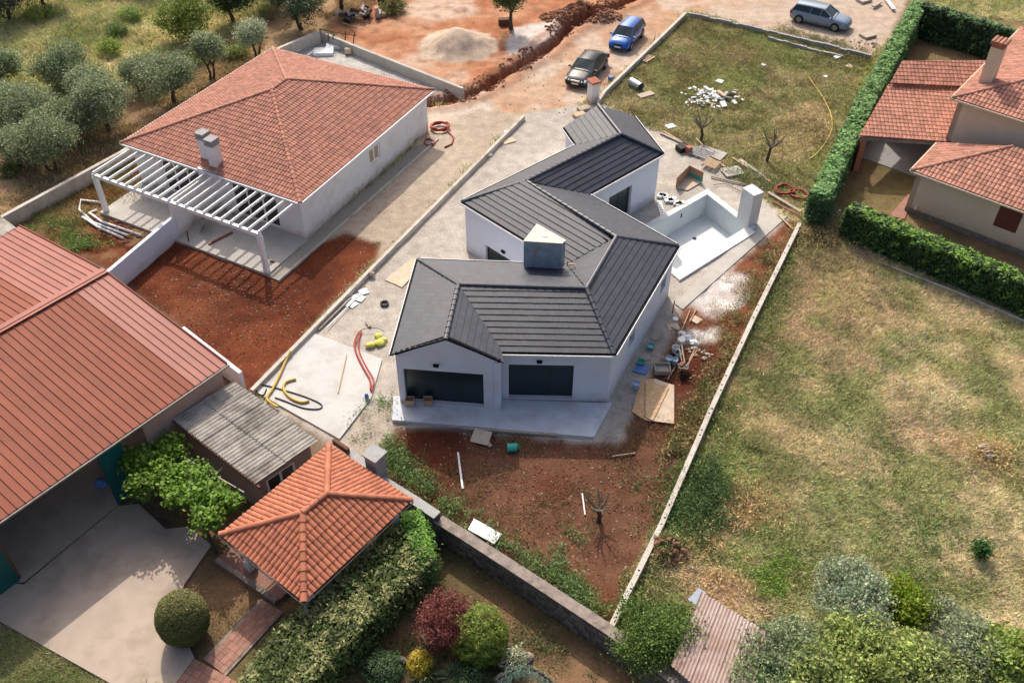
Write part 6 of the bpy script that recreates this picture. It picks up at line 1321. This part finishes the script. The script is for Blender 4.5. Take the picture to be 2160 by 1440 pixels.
heap_stuff('road_edge_stones', 1790, 95, 2.5, .8, 45, .05, .16, M['lime'], h=.05, seed=12)
heap_stuff('chalk_lumps', 1470, 745, .9, .5, 0 + 20, .06, .16, M['lime'], h=.05, seed=13)
r = random.Random(4)
DB = [(1475, 205), (1490, 195), (1505, 200), (1520, 205), (1535, 212), (1548, 222), (1500, 222), (1478, 222), (1525, 225), (1540, 200), (1462, 212), (1512, 212)]
for k, (px, py) in enumerate(DB):
    p = at(px, py); b = B(); s = r.uniform(.35, .75); b.box(p + [0, 0, .1 + .25 * r.random()], (s, s * .7, .06), R=Matrix.Rotation(r.uniform(0, 3), 3, 'Z') @ Matrix.Rotation(r.uniform(-.5, .5), 3, 'X') @ Matrix.Rotation(r.uniform(-.4, .4), 3, 'Y')); solo(b, 'board_scrap', M['white'] if k % 3 else M['osb_pale'], ['broken board piece at the left end of the debris heap', 'board piece at the upper left of the debris heap', 'white board standing on top of the debris heap', 'flat board near the middle top of the debris heap', 'tan board piece right of the debris heap centre', 'board piece at the far right end of the debris heap', 'board piece at the bottom middle of the debris heap', 'board piece at the bottom left of the debris heap', 'board piece at the bottom right of the debris heap', 'highest board piece of the debris heap on its right side', 'outermost left board piece a step off the debris heap', 'board piece in the very middle of the debris heap'][k], 'scrap', 'board pieces in the debris heap')
b = B()
for k in range(70):
    p = at(1500 + r.gauss(0, 26), 210 + r.gauss(0, 9)); b.box(p + [0, 0, r.uniform(.03, .3)], (r.uniform(.08, .35), r.uniform(.08, .25), r.uniform(.03, .1)), R=Matrix.Rotation(r.uniform(0, 3), 3, 'Z') @ Matrix.Rotation(r.uniform(-.6, .6), 3, 'X'))
b.obj('debris_crumbs', M['foam'], kind='stuff')
def flatbit(px, py, s, m, label, name='white_scrap', cat='scrap', th=.05, rz=.5, sx=1., group=None, z=None, tx=0):
    p = G(px, py) if z is None else at(px, py, z); b = B(); b.box(p + [0, 0, th / 2 + .02], (s * sx, s, th), R=Matrix.Rotation(rz, 3, 'Z') @ Matrix.Rotation(tx, 3, 'X')); return solo(b, name, m, label, cat, group)
flatbit(1518, 172, .5, M['white'], 'small pale square board in the grass above the debris heap', rz=.9); flatbit(1610, 137, .35, M['white'], 'small white and dark scrap in the middle of the grass plot', sx=.8)
flatbit(1767, 123, .35, M['foam'], 'white oblong foam block near the stacked block wall', sx=1.8, th=.15); flatbit(1792, 140, .5, M['osb_pale'], 'pale square slab in the grass beside the tall hedge', rz=.8)
flatbit(1742, 162, .25, M['white'], 'tiny white scrap in the grass left of the hedge', sx=1.6); flatbit(1414, 267, .5, M['foam'], 'white foam sheet in the grass by the dark roof corner', sx=1.3); flatbit(1362, 202, .55, M['lime'], 'irregular pale slab lying below the metal barrel', name='stone_slab', cat='slab', sx=2.2, th=.12)
flatbit(1231, 232, .55, M['lime'], 'pale rough slab at the foot of the gate pillar', name='stone_slab', cat='slab', th=.2, sx=1.5); flatbit(1222, 245, .5, M['wood'], 'split timber chunk below the gate pillar', name='timber_chunk', cat='timber', th=.2, sx=1.7); flatbit(1455, 188, .2, M['white'], 'tiny white chip at the left of the debris heap', sx=1.5)
flatbit(1288, 170, .3, M['blue_pl'], 'small blue bag by the kerb next to the gate pillar', name='blue_bag', cat='bag', th=.3)
b = B(); p0, p1 = at(1331, 172, .28), at(1352, 184, .28); b.cyl(p0, p1, .31, n=16, cap=False); b.cyl(p0, p1, .29, n=16, cap=False); b.cyl(p0, p0 + (p1 - p0) * .03, .305, n=16); solo(b, 'metal_barrel', M['steel'], 'grey metal barrel lying on its side in the grass near the cars', 'barrel')
def pallet(px, py, s, rz, m, label, n=7, z=.0, name='pallet', sx=1.3, tilt=0, slatm=None):
    p = at(px, py, z); T = thing(name, label, 'pallet', p); R = Matrix.Rotation(rz, 3, 'Z') @ Matrix.Rotation(tilt, 3, 'X'); Rn = np.array(R)
    for k in range(n): b = B(); b.box(p + Rn @ np.array([0, -s / 2 + s * (k + .5) / n, .14]), (s * sx, s / n * .62, .03), R=R); b.obj('slat', m, T)
    for k in (-1, 0, 1): b = B(); b.box(p + Rn @ np.array([k * s * sx * .42, 0, .07]), (.09, s, .1), R=R); b.obj('runner', m, T)
    return T
pallet(1363, 126, .9, .85, M['wood'], 'pale timber pallet leaning by the white kerb wall behind the cars', 4)
pallet(1500, 348, .98, -.62, M['wood'], 'fresh orange brown pallet beside the pool yard', 8, z=.15, sx=1.0); pallet(1478, 326, 1.1, -.62, M['teal_pl'] if False else M['concrete_grey'], 'greenish grey slatted frame lying behind the fresh pallet', 6, sx=1.3)
# planks along the yard edge
for k, (a_, b_, w_, m_, lb) in enumerate([((1393, 280), (1520, 338), .16, 'wood_grey', 'long timber plank along the top edge of the pool yard'), ((1399, 277), (1530, 352), .12, 'wood', 'second long plank lying next to the first one by the yard edge'),
    ((1560, 336), (1612, 375), .3, 'wood_grey', 'broad pale plank bundle below the bare tree'), ((1545, 333), (1625, 383), .1, 'wood', 'thin plank slanting beside the broad plank bundle'), ((1500, 372), (1610, 398), .1, 'wood_grey', 'thin grey plank among the rubbish left of the block wall'),
    ((1620, 405), (1690, 447), .2, 'wood_grey', 'pale plank below the red hose coils'), ((1630, 425), (1700, 462), .12, 'redbrown', 'reddish metal bar below the red hose coils'), ((1468, 292), (1484, 308), .08, 'wood', 'short stake at the foot of the dark bare tree'),
    ((1640, 452), (1690, 500), .1, 'wood', 'thin timber offcut at the top end of the block boundary wall')]):
    b = B(); b.bar(at(*a_, .1), at(*b_, .1), w_, .06); solo(b, 'plank', M[m_], lb, 'plank')
flatbit(1545, 362, 1.0, M['concrete'], 'pale sheet lying among the planks beside the pool yard', name='pale_sheet', cat='sheet', rz=.3, sx=1.3, th=.03, z=.12); flatbit(1500, 322, 1.0, M['concrete'], 'large pale panel under the greenish slatted frame', name='plaster_board', cat='panel', rz=-.6, sx=1.9, th=.03, z=.03)
flatbit(1437, 318, .6, M['black'], 'black plastic sack heap at the yard edge by the dark roof', name='black_sack', cat='sack', th=.35); flatbit(1452, 322, .35, M['brick'], 'small stack of red hollow bricks at the yard edge', name='brick_stack', cat='bricks', th=.45)
# cardboard boxes opened on the pool deck
q = at(1451, 392, .05); BXX = thing('cardboard_box', 'large open cardboard box with teal lining on the pool deck', 'box', q); ca = [at(1425, 397, .05), at(1450, 402, .05), at(1481, 384, .05), at(1452, 370, .05)]
b = B(); b.prism([ca[0], ca[1], ca[2], ca[3]], .05, .08); b.obj('bottom', M['osb_pale'], BXX)
for i, j, h, m_ in ((0, 3, .75, 'card'), (3, 2, .7, 'card')): b = B(); d_ = (ca[j] - ca[i]); b.bar(ca[i] + [0, 0, h / 2 + .03], ca[j] + [0, 0, h / 2 + .03], .03, h); b.obj('side', M[m_], BXX)
b = B(); b.bar(ca[3] + [.03, -.06, .18], ca[2] + [-.0, -.06, .18], .02, .22); b.obj('lining', M['teal_pl'], BXX)
# foam trays
rr = random.Random(9)
for k in range(9):
    t = k / 8; px, py = 1392 + 45 * t, 415 + 18 * t + rr.uniform(-4, 4); flatbit(px, py, .3, M['foam'], ('foam piece %s the row between white house wall and pool' % ['nearest the house wall in', 'second from the house wall in', 'third from the house wall in', 'fourth from the house wall in', 'in the middle of', 'just past the middle of', 'third from the pool rim in', 'second from the pool rim in', 'closest to the pool rim in'][k]), name='foam_piece', cat='foam', rz=rr.uniform(0, 3), sx=1.5, th=.12, group='foam pieces by the pool', z=.03)
FT = thing('foam_tray', 'long white foam tray with slots lying against the pool side wall', 'tray', at(1394, 442, .02)); b = B(); b.bar(at(1390, 424, .08), at(1398, 456, .08), .3, .08); b.obj('tray', M['foam'], FT)
for k in range(6): t = (k + .5) / 6; b = B(); q = at(1390 + 8 * t, 424 + 32 * t, .125); b.box(q, (.16, .06, .012), 0.2); b.obj('slot', M['concrete_grey'], FT)
# hoses
def coil(px, py, r_, turns, m, label, z=.04, thick_=.035, tail=None, seed=1, sq=1.):
    r = random.Random(seed); c = G(px, py); pts = []
    for k in range(int(turns * 18)):
        a = k / 18 * 2 * math.pi; rr_ = r_ * (1 + .10 * math.sin(k * .7 + seed)); pts.append(c + [rr_ * math.cos(a) + .05 * math.sin(k * .11), rr_ * math.sin(a) * sq, z + .02 * (k % 5) + .03 * (k // 18)])
    if tail: pts += [G(x, y, .05) for x, y in tail]
    b = B(); b.tube(pts, thick_, 6); return solo(b, 'hose_coil', m, label, 'hose', smooth=True)
coil(928, 272, .55, 5, M['redpipe'], 'big red corrugated pipe coil beside the white house corner', thick_=.06, z=.1, tail=[(945, 280), (957, 292), (953, 305), (938, 312)]); coil(905, 303, .35, 2, M['redpipe'], 'small loose red pipe loop below the big red coil', thick_=.04, seed=4)
coil(1655, 403, .55, 4, M['redpipe'], 'left red hose coil by the end of the tall hedge', thick_=.04); coil(1685, 412, .52, 3, M['redpipe'], 'right red hose coil partly under the tall hedge', thick_=.04, seed=3)
def hose(pts, rad, m, label, name='pipe', cat='pipe'):
    P_ = [np.array(at(x, y, z)) for x, y, z in pts]; out = []
    for i in range(len(P_) - 1):
        p0, p1, p2, p3 = P_[max(i - 1, 0)], P_[i], P_[i + 1], P_[min(i + 2, len(P_) - 1)]
        for k in range(6): t = k / 6; out.append(.5 * (2 * p1 + (p2 - p0) * t + (2 * p0 - 5 * p1 + 4 * p2 - p3) * t * t + (3 * p1 - p0 - 3 * p2 + p3) * t ** 3))
    out.append(P_[-1]); b = B(); b.tube(out, rad, 7); return solo(b, name, m, label, cat, smooth=True)
hose([(757, 700, .15), (748, 722, .15), (752, 745, .15), (766, 775, .15), (780, 800, .15), (782, 822, .15)], .055, M['redpipe'], 'curved red corrugated pipe by the concrete slab, ending at a blue cap')
hose([(762, 698, .08), (756, 722, .1), (760, 748, .1), (774, 776, .1), (788, 802, .15), (783, 826, .15)], .045, M['redpipe'], 'thinner red pipe running alongside the curved one'); hose([(755, 700, .1), (770, 693, .2), (795, 692, .2), (812, 700, .1)], .015, M['black'], 'thin dark cable arching above the yellow sack', 'cable', 'cable')
hose([(613, 740, .35), (603, 760, .2), (590, 790, .18), (575, 820, .18), (563, 840, .16), (575, 852, .16), (586, 858, .16)], .07, M['yellow_pl'], 'long yellow corrugated pipe leaning over the kerb onto the concrete slab'); hose([(624, 799, .16), (603, 806, .16), (598, 820, .16), (612, 838, .16), (635, 848, .16), (652, 845, .16)], .07, M['yellow_pl'], 'short c shaped yellow pipe lying on the concrete slab')
hose([(545, 812, .14), (558, 812, .14), (590, 820, .14), (640, 835, .14), (677, 852, .14), (672, 862, .14), (640, 860, .14), (600, 845, .14), (580, 838, .14)], .03, M['black'], 'black hose loop with clips on the concrete slab', 'black_hose', 'hose'); hose([(537, 815, .14), (545, 830, .14), (556, 832, .14), (562, 820, .14)], .03, M['black'], 'small black hose hook at the kerb end of the slab', 'black_hose', 'hose')
hose([(1706, 163, .05), (1735, 205, .05), (1752, 240, .05), (1755, 270, .05), (1742, 300, .05), (1722, 325, .05), (1706, 337, .05)], .035, M['yellow_pl'], 'long yellow garden hose curving through the grass plot', 'garden_hose', 'hose')
hose([(1505, 390, .1), (1530, 388, .1), (1555, 400, .1), (1590, 415, .1)], .02, M['rust'], 'thin rusty rod curving over the pool deck', 'rod', 'rod')
b = B(); b.bar(at(731, 748, .14), at(713, 828, .14), .05, .05); solo(b, 'stick', M['wood'], 'long pale stick lying on the concrete slab', 'stick')
b = B(); b.cyl(at(773, 834, .12), at(773, 834, .36), .1, n=10); solo(b, 'blue_cap', M['blue_pl'], 'small blue plastic cap at the end of the red pipes', 'cap')  # plastic pipe cap, drawn as a short cylinder
YB = thing('yellow_sack', 'crumpled yellow sacks beside the curved red pipe', 'sack', at(795, 722))
for k, (px, py, s) in enumerate(((782, 727, .32), (800, 722, .36), (797, 708, .26), (808, 716, .24))): b = B(); b.rock(at(px, py, .14), s, 60 + k, .45); b.obj('sack', M['yellow_bag'], YB, True)
b = B()
for k in range(14): a, a2 = k * 2 * math.pi / 14, (k + 1) * 2 * math.pi / 14; c = at(811, 640, .08); b.bar(c + [.2 * math.cos(a), .2 * math.sin(a), 0], c + [.2 * math.cos(a2), .2 * math.sin(a2), 0], .09, .1)
solo(b, 'rubber_ring', M['black'], 'black rubber ring on the pale gravel yard', 'ring')
b = B(); b.add([at(812, 590, .05), at(848, 606, .05), at(862, 590, .07), at(884, 545, .07), at(868, 545, .07)], [(0, 1, 2, 3, 4)]); bv = list(b.v); b = B(); b.prism(bv, .02, .06); solo(b, 'board', M['osb_pale'], 'pinkish triangular board on the gravel left of the new house', 'board')
b = B(); b.rock(at(783, 577, .25), .22, 5, .8); solo(b, 'rock', M['lime'], 'single pale rock against the kerb wall', 'rock')
for k in range(5): flatbit(735 + k * 8, 640 - k * 6 + (k % 2) * 8, .5, M['foam'], ('torn white plastic piece, %s the scatter beside the kerb wall' % ['lowest of', 'second lowest of', 'middle one of', 'second highest of', 'highest of'][k]), name='plastic_sheet', cat='plastic', rz=k * .9, th=.03, tx=.05, group='plastic sheeting by the kerb', z=.01)
b = B(); b.bar(at(672, 695, .1), at(740, 628, .1), .1, .08); solo(b, 'beam', M['wood_grey'], 'straight grey timber beam along the foot of the kerb wall', 'beam'); b = B(); b.bar(at(690, 690, .16), at(765, 615, .08), .04, .04); solo(b, 'white_strip', M['white'], 'thin white strip next to the grey timber beam', 'strip')
flatbit(777, 685, .45, M['wood_grey'], 'short grey plank above the yellow sacks', name='short_plank', cat='plank', sx=.35, rz=.6, th=.06, z=.02); flatbit(1072, 298, .6, M['osb_pale'], 'dusty folded sheet beside the upper end of the kerb wall', name='folded_sheet', cat='sheet', sx=1.5, th=.05, rz=.5); flatbit(1068, 283, .3, M['foam'], 'white foam lump right by the upper kerb wall', name='foam_lump', cat='foam', th=.2); flatbit(1033, 328, .25, M['foam'], 'tiny white foam lump halfway down the kerb wall', name='foam_lump', cat='foam', th=.12)
# by the terrace
for k, (px, py) in enumerate(((865, 850), (903, 850))):
    p = at(px, py, .23); T = thing('wooden_crate', ['small open timber crate on the terrace, left of its twin', 'small open timber crate with a brick inside, right of its twin'][k], 'crate', p)
    for dx, dy, sx, sy in ((-.2, 0, .03, .34), (.2, 0, .03, .34), (0, -.17, .43, .03), (0, .17, .43, .03)): b = B(); b.box(p + [dx, dy, .16], (sx, sy, .32)); b.obj('side_board', M['wood'], T)
    b = B(); b.box(p + [0, 0, .1], (.36, .3, .16)); b.obj('filling', M['brick'], T)
b = B(); b.bar(at(975, 903, .12), at(1175, 917, .12), .13, .12); solo(b, 'timber_beam', M['wood_grey'], 'long grey timber beam along the front edge of the terrace', 'beam')
flatbit(1015, 922, .75, M['osb_pale'], 'tilted pale board resting below the terrace edge', name='pale_board', cat='board', sx=1.15, rz=-.3, th=.04, z=.12, tx=.2); flatbit(1032, 938, .3, M['wood_grey'], 'narrow board end under the tilted pale board', name='board_end', cat='board', sx=.6, th=.04, tx=.1, z=.05)
GC = thing('green_canister', 'bright green plastic canister lying in the red soil before the terrace', 'canister', at(1080, 943)); b = B(); b.cyl(at(1070, 944, .2), at(1090, 943, .2), .2, n=12); b.obj('barrel', M['teal_pl'], GC); b = B(); b.rock(at(1088, 940, .25), .18, 3, .7); b.obj('lid', M['green_pl'], GC)
b = B(); b.bar(at(966, 954, .06), at(976, 1030, .06), .09, .05); solo(b, 'white_batten', M['white_paint'], 'white batten lying in the red soil left of the green canister', 'batten'); b = B(); b.bar(at(1228, 1040, .3), at(1234, 1085, .1), .06, .05); solo(b, 'white_stake', M['white_paint'], 'short white stake near the stunted bare tree', 'stake')
b = B(); pn = [at(1000, 1092, .4), at(1058, 1125, .4), at(1043, 1146, .4), at(987, 1115, .4)]; b.prism(pn, .3, .38); solo(b, 'white_board', M['white'], 'white rectangular panel lying beside the stone wall weeds', 'panel')
b = B(); b.bar(at(1292, 962, .06), at(1340, 955, .06), .07, .05); solo(b, 'thin_plank', M['wood'], 'thin plank lying in the soil below the strand boards', 'plank')
for k, (pts, z, m_, lb) in enumerate((([(1380, 798), (1422, 812), (1422, 893), (1360, 885)], .12, 'osb_pale', 'dusty board lying on top of the strand board below the wheelbarrow'), ([(1352, 800), (1385, 798), (1362, 886), (1333, 868)], .06, 'osb', 'brown strand board half under the dusty board'), ([(1362, 802), (1412, 816), (1378, 886), (1362, 880)], .17, 'osb', 'triangular strand board piece on the dusty board'))):
    b = B(); b.prism([at(x, y, z) for x, y in pts], z - .04, z); solo(b, 'strand_board', M[m_], lb, 'board')
def bucket(px, py, m, label, r_=.19, h=.34, lid=None, group=None, z=.03, fill=None):
    p = at(px, py, z); T = thing('bucket', label, 'bucket', p, group); b = B(); b.cyl(p, p + [0, 0, h], r_ * .82, r_, 14, cap=False); b.cyl(p + [0, 0, .002], p + [0, 0, .02], r_ * .8, n=14); b.cyl(p + [0, 0, .03], p + [0, 0, h], r_ * .76, r_ * .94, 14, cap=False); b.obj('pail', m, T, True)
    b = B()
    for k in range(14): a, a2 = k * 2 * math.pi / 14, (k + 1) * 2 * math.pi / 14; b.bar(p + [r_ * math.cos(a), r_ * math.sin(a), h], p + [r_ * math.cos(a2), r_ * math.sin(a2), h], .025, .025)
    b.obj('rim', m, T)
    if lid or fill: b = B(); zz = h - (.08 if fill else -.01); b.cyl(p + [0, 0, zz], p + [0, 0, zz + .02], r_ * (.9 if fill else 1.02), n=14); b.obj('lid' if lid else 'contents', lid or fill, T)
    return T
bucket(1436, 726, M['white'], 'white bucket standing at the top of the bucket group', lid=M['white']); bucket(1424, 742, M['white'], 'white bucket in the middle of the bucket group by the wheelbarrow'); bucket(1430, 752, M['lblue'], 'tipped looking dark filled bucket between white and blue buckets', fill=M['black'], h=.3)
bucket(1410, 765, M['lblue'], 'pale blue bucket left of the wheelbarrow', fill=M['lblue']); bucket(1422, 768, M['lblue'], 'second pale blue bucket touching the wheelbarrow', fill=M['lblue'], r_=.16); bucket(1341, 818, M['lblue'], 'pale blue bucket alone by the house corner', fill=M['lblue']); bucket(1372, 733, M['teal_pl'], 'shallow teal tub against the side wall', h=.14, r_=.2, fill=M['lblue']); bucket(1352, 766, M['teal_pl'], 'shallow green tub next to the blue sheet', h=.14, r_=.2, fill=M['green_pl'])
def disc(px, py, r_, m, label, name='lid', cat='lid', z=.05): p = at(px, py, z); b = B(); b.cyl(p - [0, 0, .03], p, r_, n=18); return solo(b, name, m, label, cat)
disc(1360, 752, .28, M['wood_grey'], 'round sandy coloured lid leaning by the teal tubs', name='round_lid'); disc(1425, 672, .16, M['white'], 'white round lid on the pale deck behind the house corner', name='round_lid'); b = B(); b.prism([at(1333, 782, .05), at(1362, 790, .05), at(1372, 772, .05), at(1345, 768, .05)], .02, .06); solo(b, 'blue_sheet', M['blue_pl'], 'blue plastic sheet at the foot of the side wall', 'sheet')  # both discs are loose round lids
wb_ = at(1442, 770, 0); WB = thing('wheelbarrow', 'wheelbarrow loaded with tools beside the buckets', 'wheelbarrow', wb_)
ws = B(); wv = [at(1428, 762, .55), at(1456, 758, .55), at(1452, 778, .55), at(1432, 776, .55)]; wlow = [wb_ + (p * [1, 1, 0] - wb_) * .6 + [0, 0, .3] for p in wv]; ws.add(wv + wlow, [(0, 1, 5, 4), (1, 2, 6, 5), (2, 3, 7, 6), (3, 0, 4, 7), (4, 5, 6, 7)]); ws.obj('tray', M['steel'], WB)
b = B(); c = at(1440, 790, .18); ax_ = np.array([1., .1, 0]); b.cyl(c - ax_ * .05, c + ax_ * .05, .2, n=14); b.obj('wheel', M['tyre'], WB)
for s, q in ((-1, (1433, 735)), (1, (1465, 737))): b = B(); b.bar(at(1442, 782, .3), at(*q, .6), .045, .045); b.obj('handle', M['wood'], WB)
b = B(); b.bar(at(1444, 765, .6), at(1438, 728, .9), .07, .04); b.bar(at(1450, 768, .6), at(1470, 738, .8), .05, .04); b.obj('tools', M['wood'], WB); b = B(); b.rock(at(1440, 767, .5), .18, 7, .5); b.obj('load', M['brick'], WB)
cb = at(1396, 782, .02); CRT = thing('mixing_trough', 'white framed square trough with mortar left of the wheelbarrow', 'trough', cb)
for dx, dy, sx, sy in ((-.38, 0, .05, .6), (.38, 0, .05, .6), (0, -.3, .8, .05), (0, .3, .8, .05)): b = B(); b.box(cb + [dx, dy, .15], (sx, sy, .28)); b.obj('side', M['wood_grey'], CRT)
b = B(); b.box(cb + [0, 0, .08], (.7, .56, .1)); b.obj('mortar', M['concrete_grey'], CRT)
for k, (a_, b_, lb) in enumerate((((1455, 655), (1418, 745), 'long thin batten along the deck edge above the buckets'), ((1470, 650), (1455, 678), 'short batten crossing the deck edge'), ((1408, 800), (1425, 772), 'thin stick between trough and wheelbarrow'), ((1416, 690), (1440, 700), 'short stick at the corner of the deck'))): b = B(); b.bar(at(*a_, .08), at(*b_, .08), .05, .05); solo(b, 'batten', M['wood'], lb, 'batten')
flatbit(1468, 675, .5, M['osb_pale'], 'square pale board on the red soil by the chalk patch', name='square_board', cat='board', rz=.8, th=.05); flatbit(1420, 690, .5, M['osb_pale'], 'pale folded card sheet at the corner of the pool deck', name='card_sheet', cat='sheet', rz=.2, th=.03, sx=1.3)
for k, (px, py, s) in enumerate(((1448, 712, .3), (1462, 722, .26), (1440, 702, .22))): b = B(); b.rock(at(px, py, .12), s, 30 + k, .5); solo(b, 'cement_sack', M['foam'], ['dusty white cement sack above the buckets', 'smaller dusty sack right of the others', 'dusty sack nearest the deck corner'][k], 'sack')
hose([(1370, 712, .1), (1382, 718, .15), (1392, 712, .15), (1397, 702, .1)], .035, M['wood_grey'], 'curved pale pipe elbow beside the house side wall'); b = B(); b.cyl(at(1418, 660, .05), at(1423, 635, .9), .03, n=6); solo(b, 'dark_pole', M['rust'], 'thin dark pole standing at the house corner by the deck', 'pole')
# junk behind the far wall
for k, (px, py, s, m_, lb) in enumerate(((737, 46, .9, 'lime', 'grey tarpaulin covered junk pile beyond the far wall'), (785, 38, 1.1, 'wood_grey', 'stack of old frames beside the digger bush'))):
    p = at(px, py); T = thing('junk_pile', lb, 'junk', p); rk = random.Random(k)
    for j in range(11): b = B(); b.box(p + [rk.uniform(-.8, .8), rk.uniform(-.5, .5), rk.uniform(.1, .8)], (rk.uniform(.3, 1.3), rk.uniform(.08, .5), rk.uniform(.05, .4)), R=Matrix.Rotation(rk.uniform(0, 3), 3, 'Z') @ Matrix.Rotation(rk.uniform(-.5, .5), 3, 'X')); b.obj('junk_piece', [M['lime'], M['wood_grey'], M['rust'], M['black'], M['steel']][j % 5], T)
SF = thing('scaffold_trestle', 'rusty leaning trestle frames at the corner of the far wall', 'trestle', at(705, 90))
for a_, b_, z0, z1 in (((674, 62), (752, 76), .9, .9), ((676, 78), (675, 62), 0, 1.0), ((694, 92), (692, 72), 0, 1.0), ((704, 94), (702, 74), 0, 1.1), ((728, 88), (729, 66), 0, 1.1), ((745, 95), (748, 66), 0, 1.2), ((722, 48), (752, 60), 1.3, 1.3), ((690, 92), (706, 72), 0, .9)): b = B(); b.bar(at(*a_, z0), at(*b_, z1), .07, .06, (.3, 1, .2)); b.obj('frame_bar', M['rust'], SF)
for k, (px, py, lb) in enumerate(((683, 112, 'white slab pack behind the tiled roof, left of the drum'), (703, 100, 'smaller white slab pack nearer the trestles'))): flatbit(px, py, [1.0, .7][k], M['foam'], lb, name='slab_pack', cat='slabs', sx=1.5, th=.25, rz=.1)
b = B(); b.cyl(at(728, 108, .25), at(742, 108, .25), .26, n=14); solo(b, 'yellow_drum', M['osb_pale'], 'cream coloured drum lying by the far wall behind the tiled roof', 'drum')
for k, (a_, b_, lb) in enumerate((((648, 117), (664, 106), 'short pale beam poking out behind the tiled roof edge'), ((625, 108), (672, 82), 'long thin batten in the shade of the far wall'))): b = B(); b.bar(at(*a_, .2), at(*b_, .2), .14, .08); solo(b, 'beam', M['white_paint'], lb, 'beam')
# loose things near the right edge, top edge
LP_ = thing('log_pile', 'small pile of grey logs in straw at the right side of the field', 'logs', G(2075, 960))
for k in range(9): b = B(); a_, b_ = G(2052 + k * 3, 950 + k * 3, .12 + .06 * (k % 3)), G(2084 + k * 2 - 5 * (k % 3), 946 + k * 4, .12 + .08 * (k % 2)); b.tube([a_, (a_ + b_) / 2 + [0, 0, .02], b_], .06, 6); b.obj('log', M['wood_grey'], LP_)
for k, (px, py, lb) in enumerate(((1822, 3, 'white sack at the top edge right of the silver estate'), (1830, 78, 'pale slab leaning at the road end near the tall hedge'))): flatbit(px, py, .8, M['lime'], lb, name='pale_slab', cat='slab', th=.2, sx=1.4)
for k, (a_, b_, lb) in enumerate((((1868, -4), (1886, 20), 'white plank at the top edge by the hedge end'), ((1842, 14), (1858, 4), 'grey plank at the top edge left of the white one'))): b = B(); b.bar(at(*a_, .2), at(*b_, .2), .3, .12); solo(b, 'top_plank', M['white_paint' if k == 0 else 'wood_grey'], lb, 'plank')
# fig leaf / seat under tree, small crate by the lone tree
bx('tree_box', 1063, 52, (.9, .5, .5), .1, M['rust'], 'dark crate at the foot of the lone green tree', 'crate')
b = B()
for k in range(8): q = G(1895 + (k % 4) * 16 - 20, 1100 + (k // 4) * 14); b.rock(q + [0, 0, .03], .12 + .03 * (k % 3), 90 + k, .4)
b.obj('pale_stones', M['lime'], kind='stuff')
# bins and tools in the metal shed
b = B(); b.rock(at(212, 1018, .3), .3, 3, .9); solo(b, 'blue_bundle', M['blue_pl'], 'blue bundle standing in the dark shed by the teal door', 'bundle')
# garden rocks
for k, (px, py, s) in enumerate(((1112, 1385, .28), (1060, 1428, .35), (995, 1400, .22), (845, 1395, .3))): b = B(); b.rock(at(px, py, .1), s, 130 + k, .7); solo(b, 'garden_rock', M['lime' if k < 2 else 'stone'], ['pale rock beside the pale flowering shrub', 'pale rock between the yucca and the weeping cedar', 'grey rock under the yellow green conifer', 'grey rock between the hedge and the golden shrub'][k], 'rock')

# stones, posts and small growth that break up the dry field and the yard
for k, (px, py, s_, lb) in enumerate(((1500, 785, .9, 'pale stone in the grass beside the thin block wall, upper one'), (1568, 878, .9, 'pale stone in the grass beside the thin block wall, lower one'), (1962, 1150, .8, 'white chalky stone lying alone in the middle of the dry field'))):
    q = G(px, py, .03); b = B(); b.rock(q, .14 * s_ * 1.3, 200 + k, .5); solo(b, 'field_stone', M['lime'], lb, 'stone')
b = B(); q = G(1647, 1100); b.cyl(q, q + [0, 0, .75], .03, n=6); solo(b, 'thin_stake', M['wood'], 'thin stake standing in the dry field above the rusty roof', 'stake')
weeds('field_clumps', [(1850, 1020), (1960, 1090), (1900, 1160), (2010, 1180), (1830, 1180), (1950, 1010)], 1.3, 420, .28, ((.10, .15, .05), (.14, .19, .06)), 51, 12)
weeds('straw_clumps', [(1560, 1120), (1600, 1040), (1500, 1180), (1600, 1260)], .7, 420, .5, ((.40, .28, .15), (.46, .34, .18)), 52, 12)
weeds('log_straw', [(2030, 940), (2110, 980), (2120, 950)], .6, 260, .35, ((.46, .35, .18), (.40, .30, .15)), 53, 12)
weeds('yard_edge_weeds', [(1545, 355), (1590, 385), (1640, 398), (1600, 372)], .45, 160, .35, ((.12, .17, .06), (.26, .22, .12)), 54, 12)
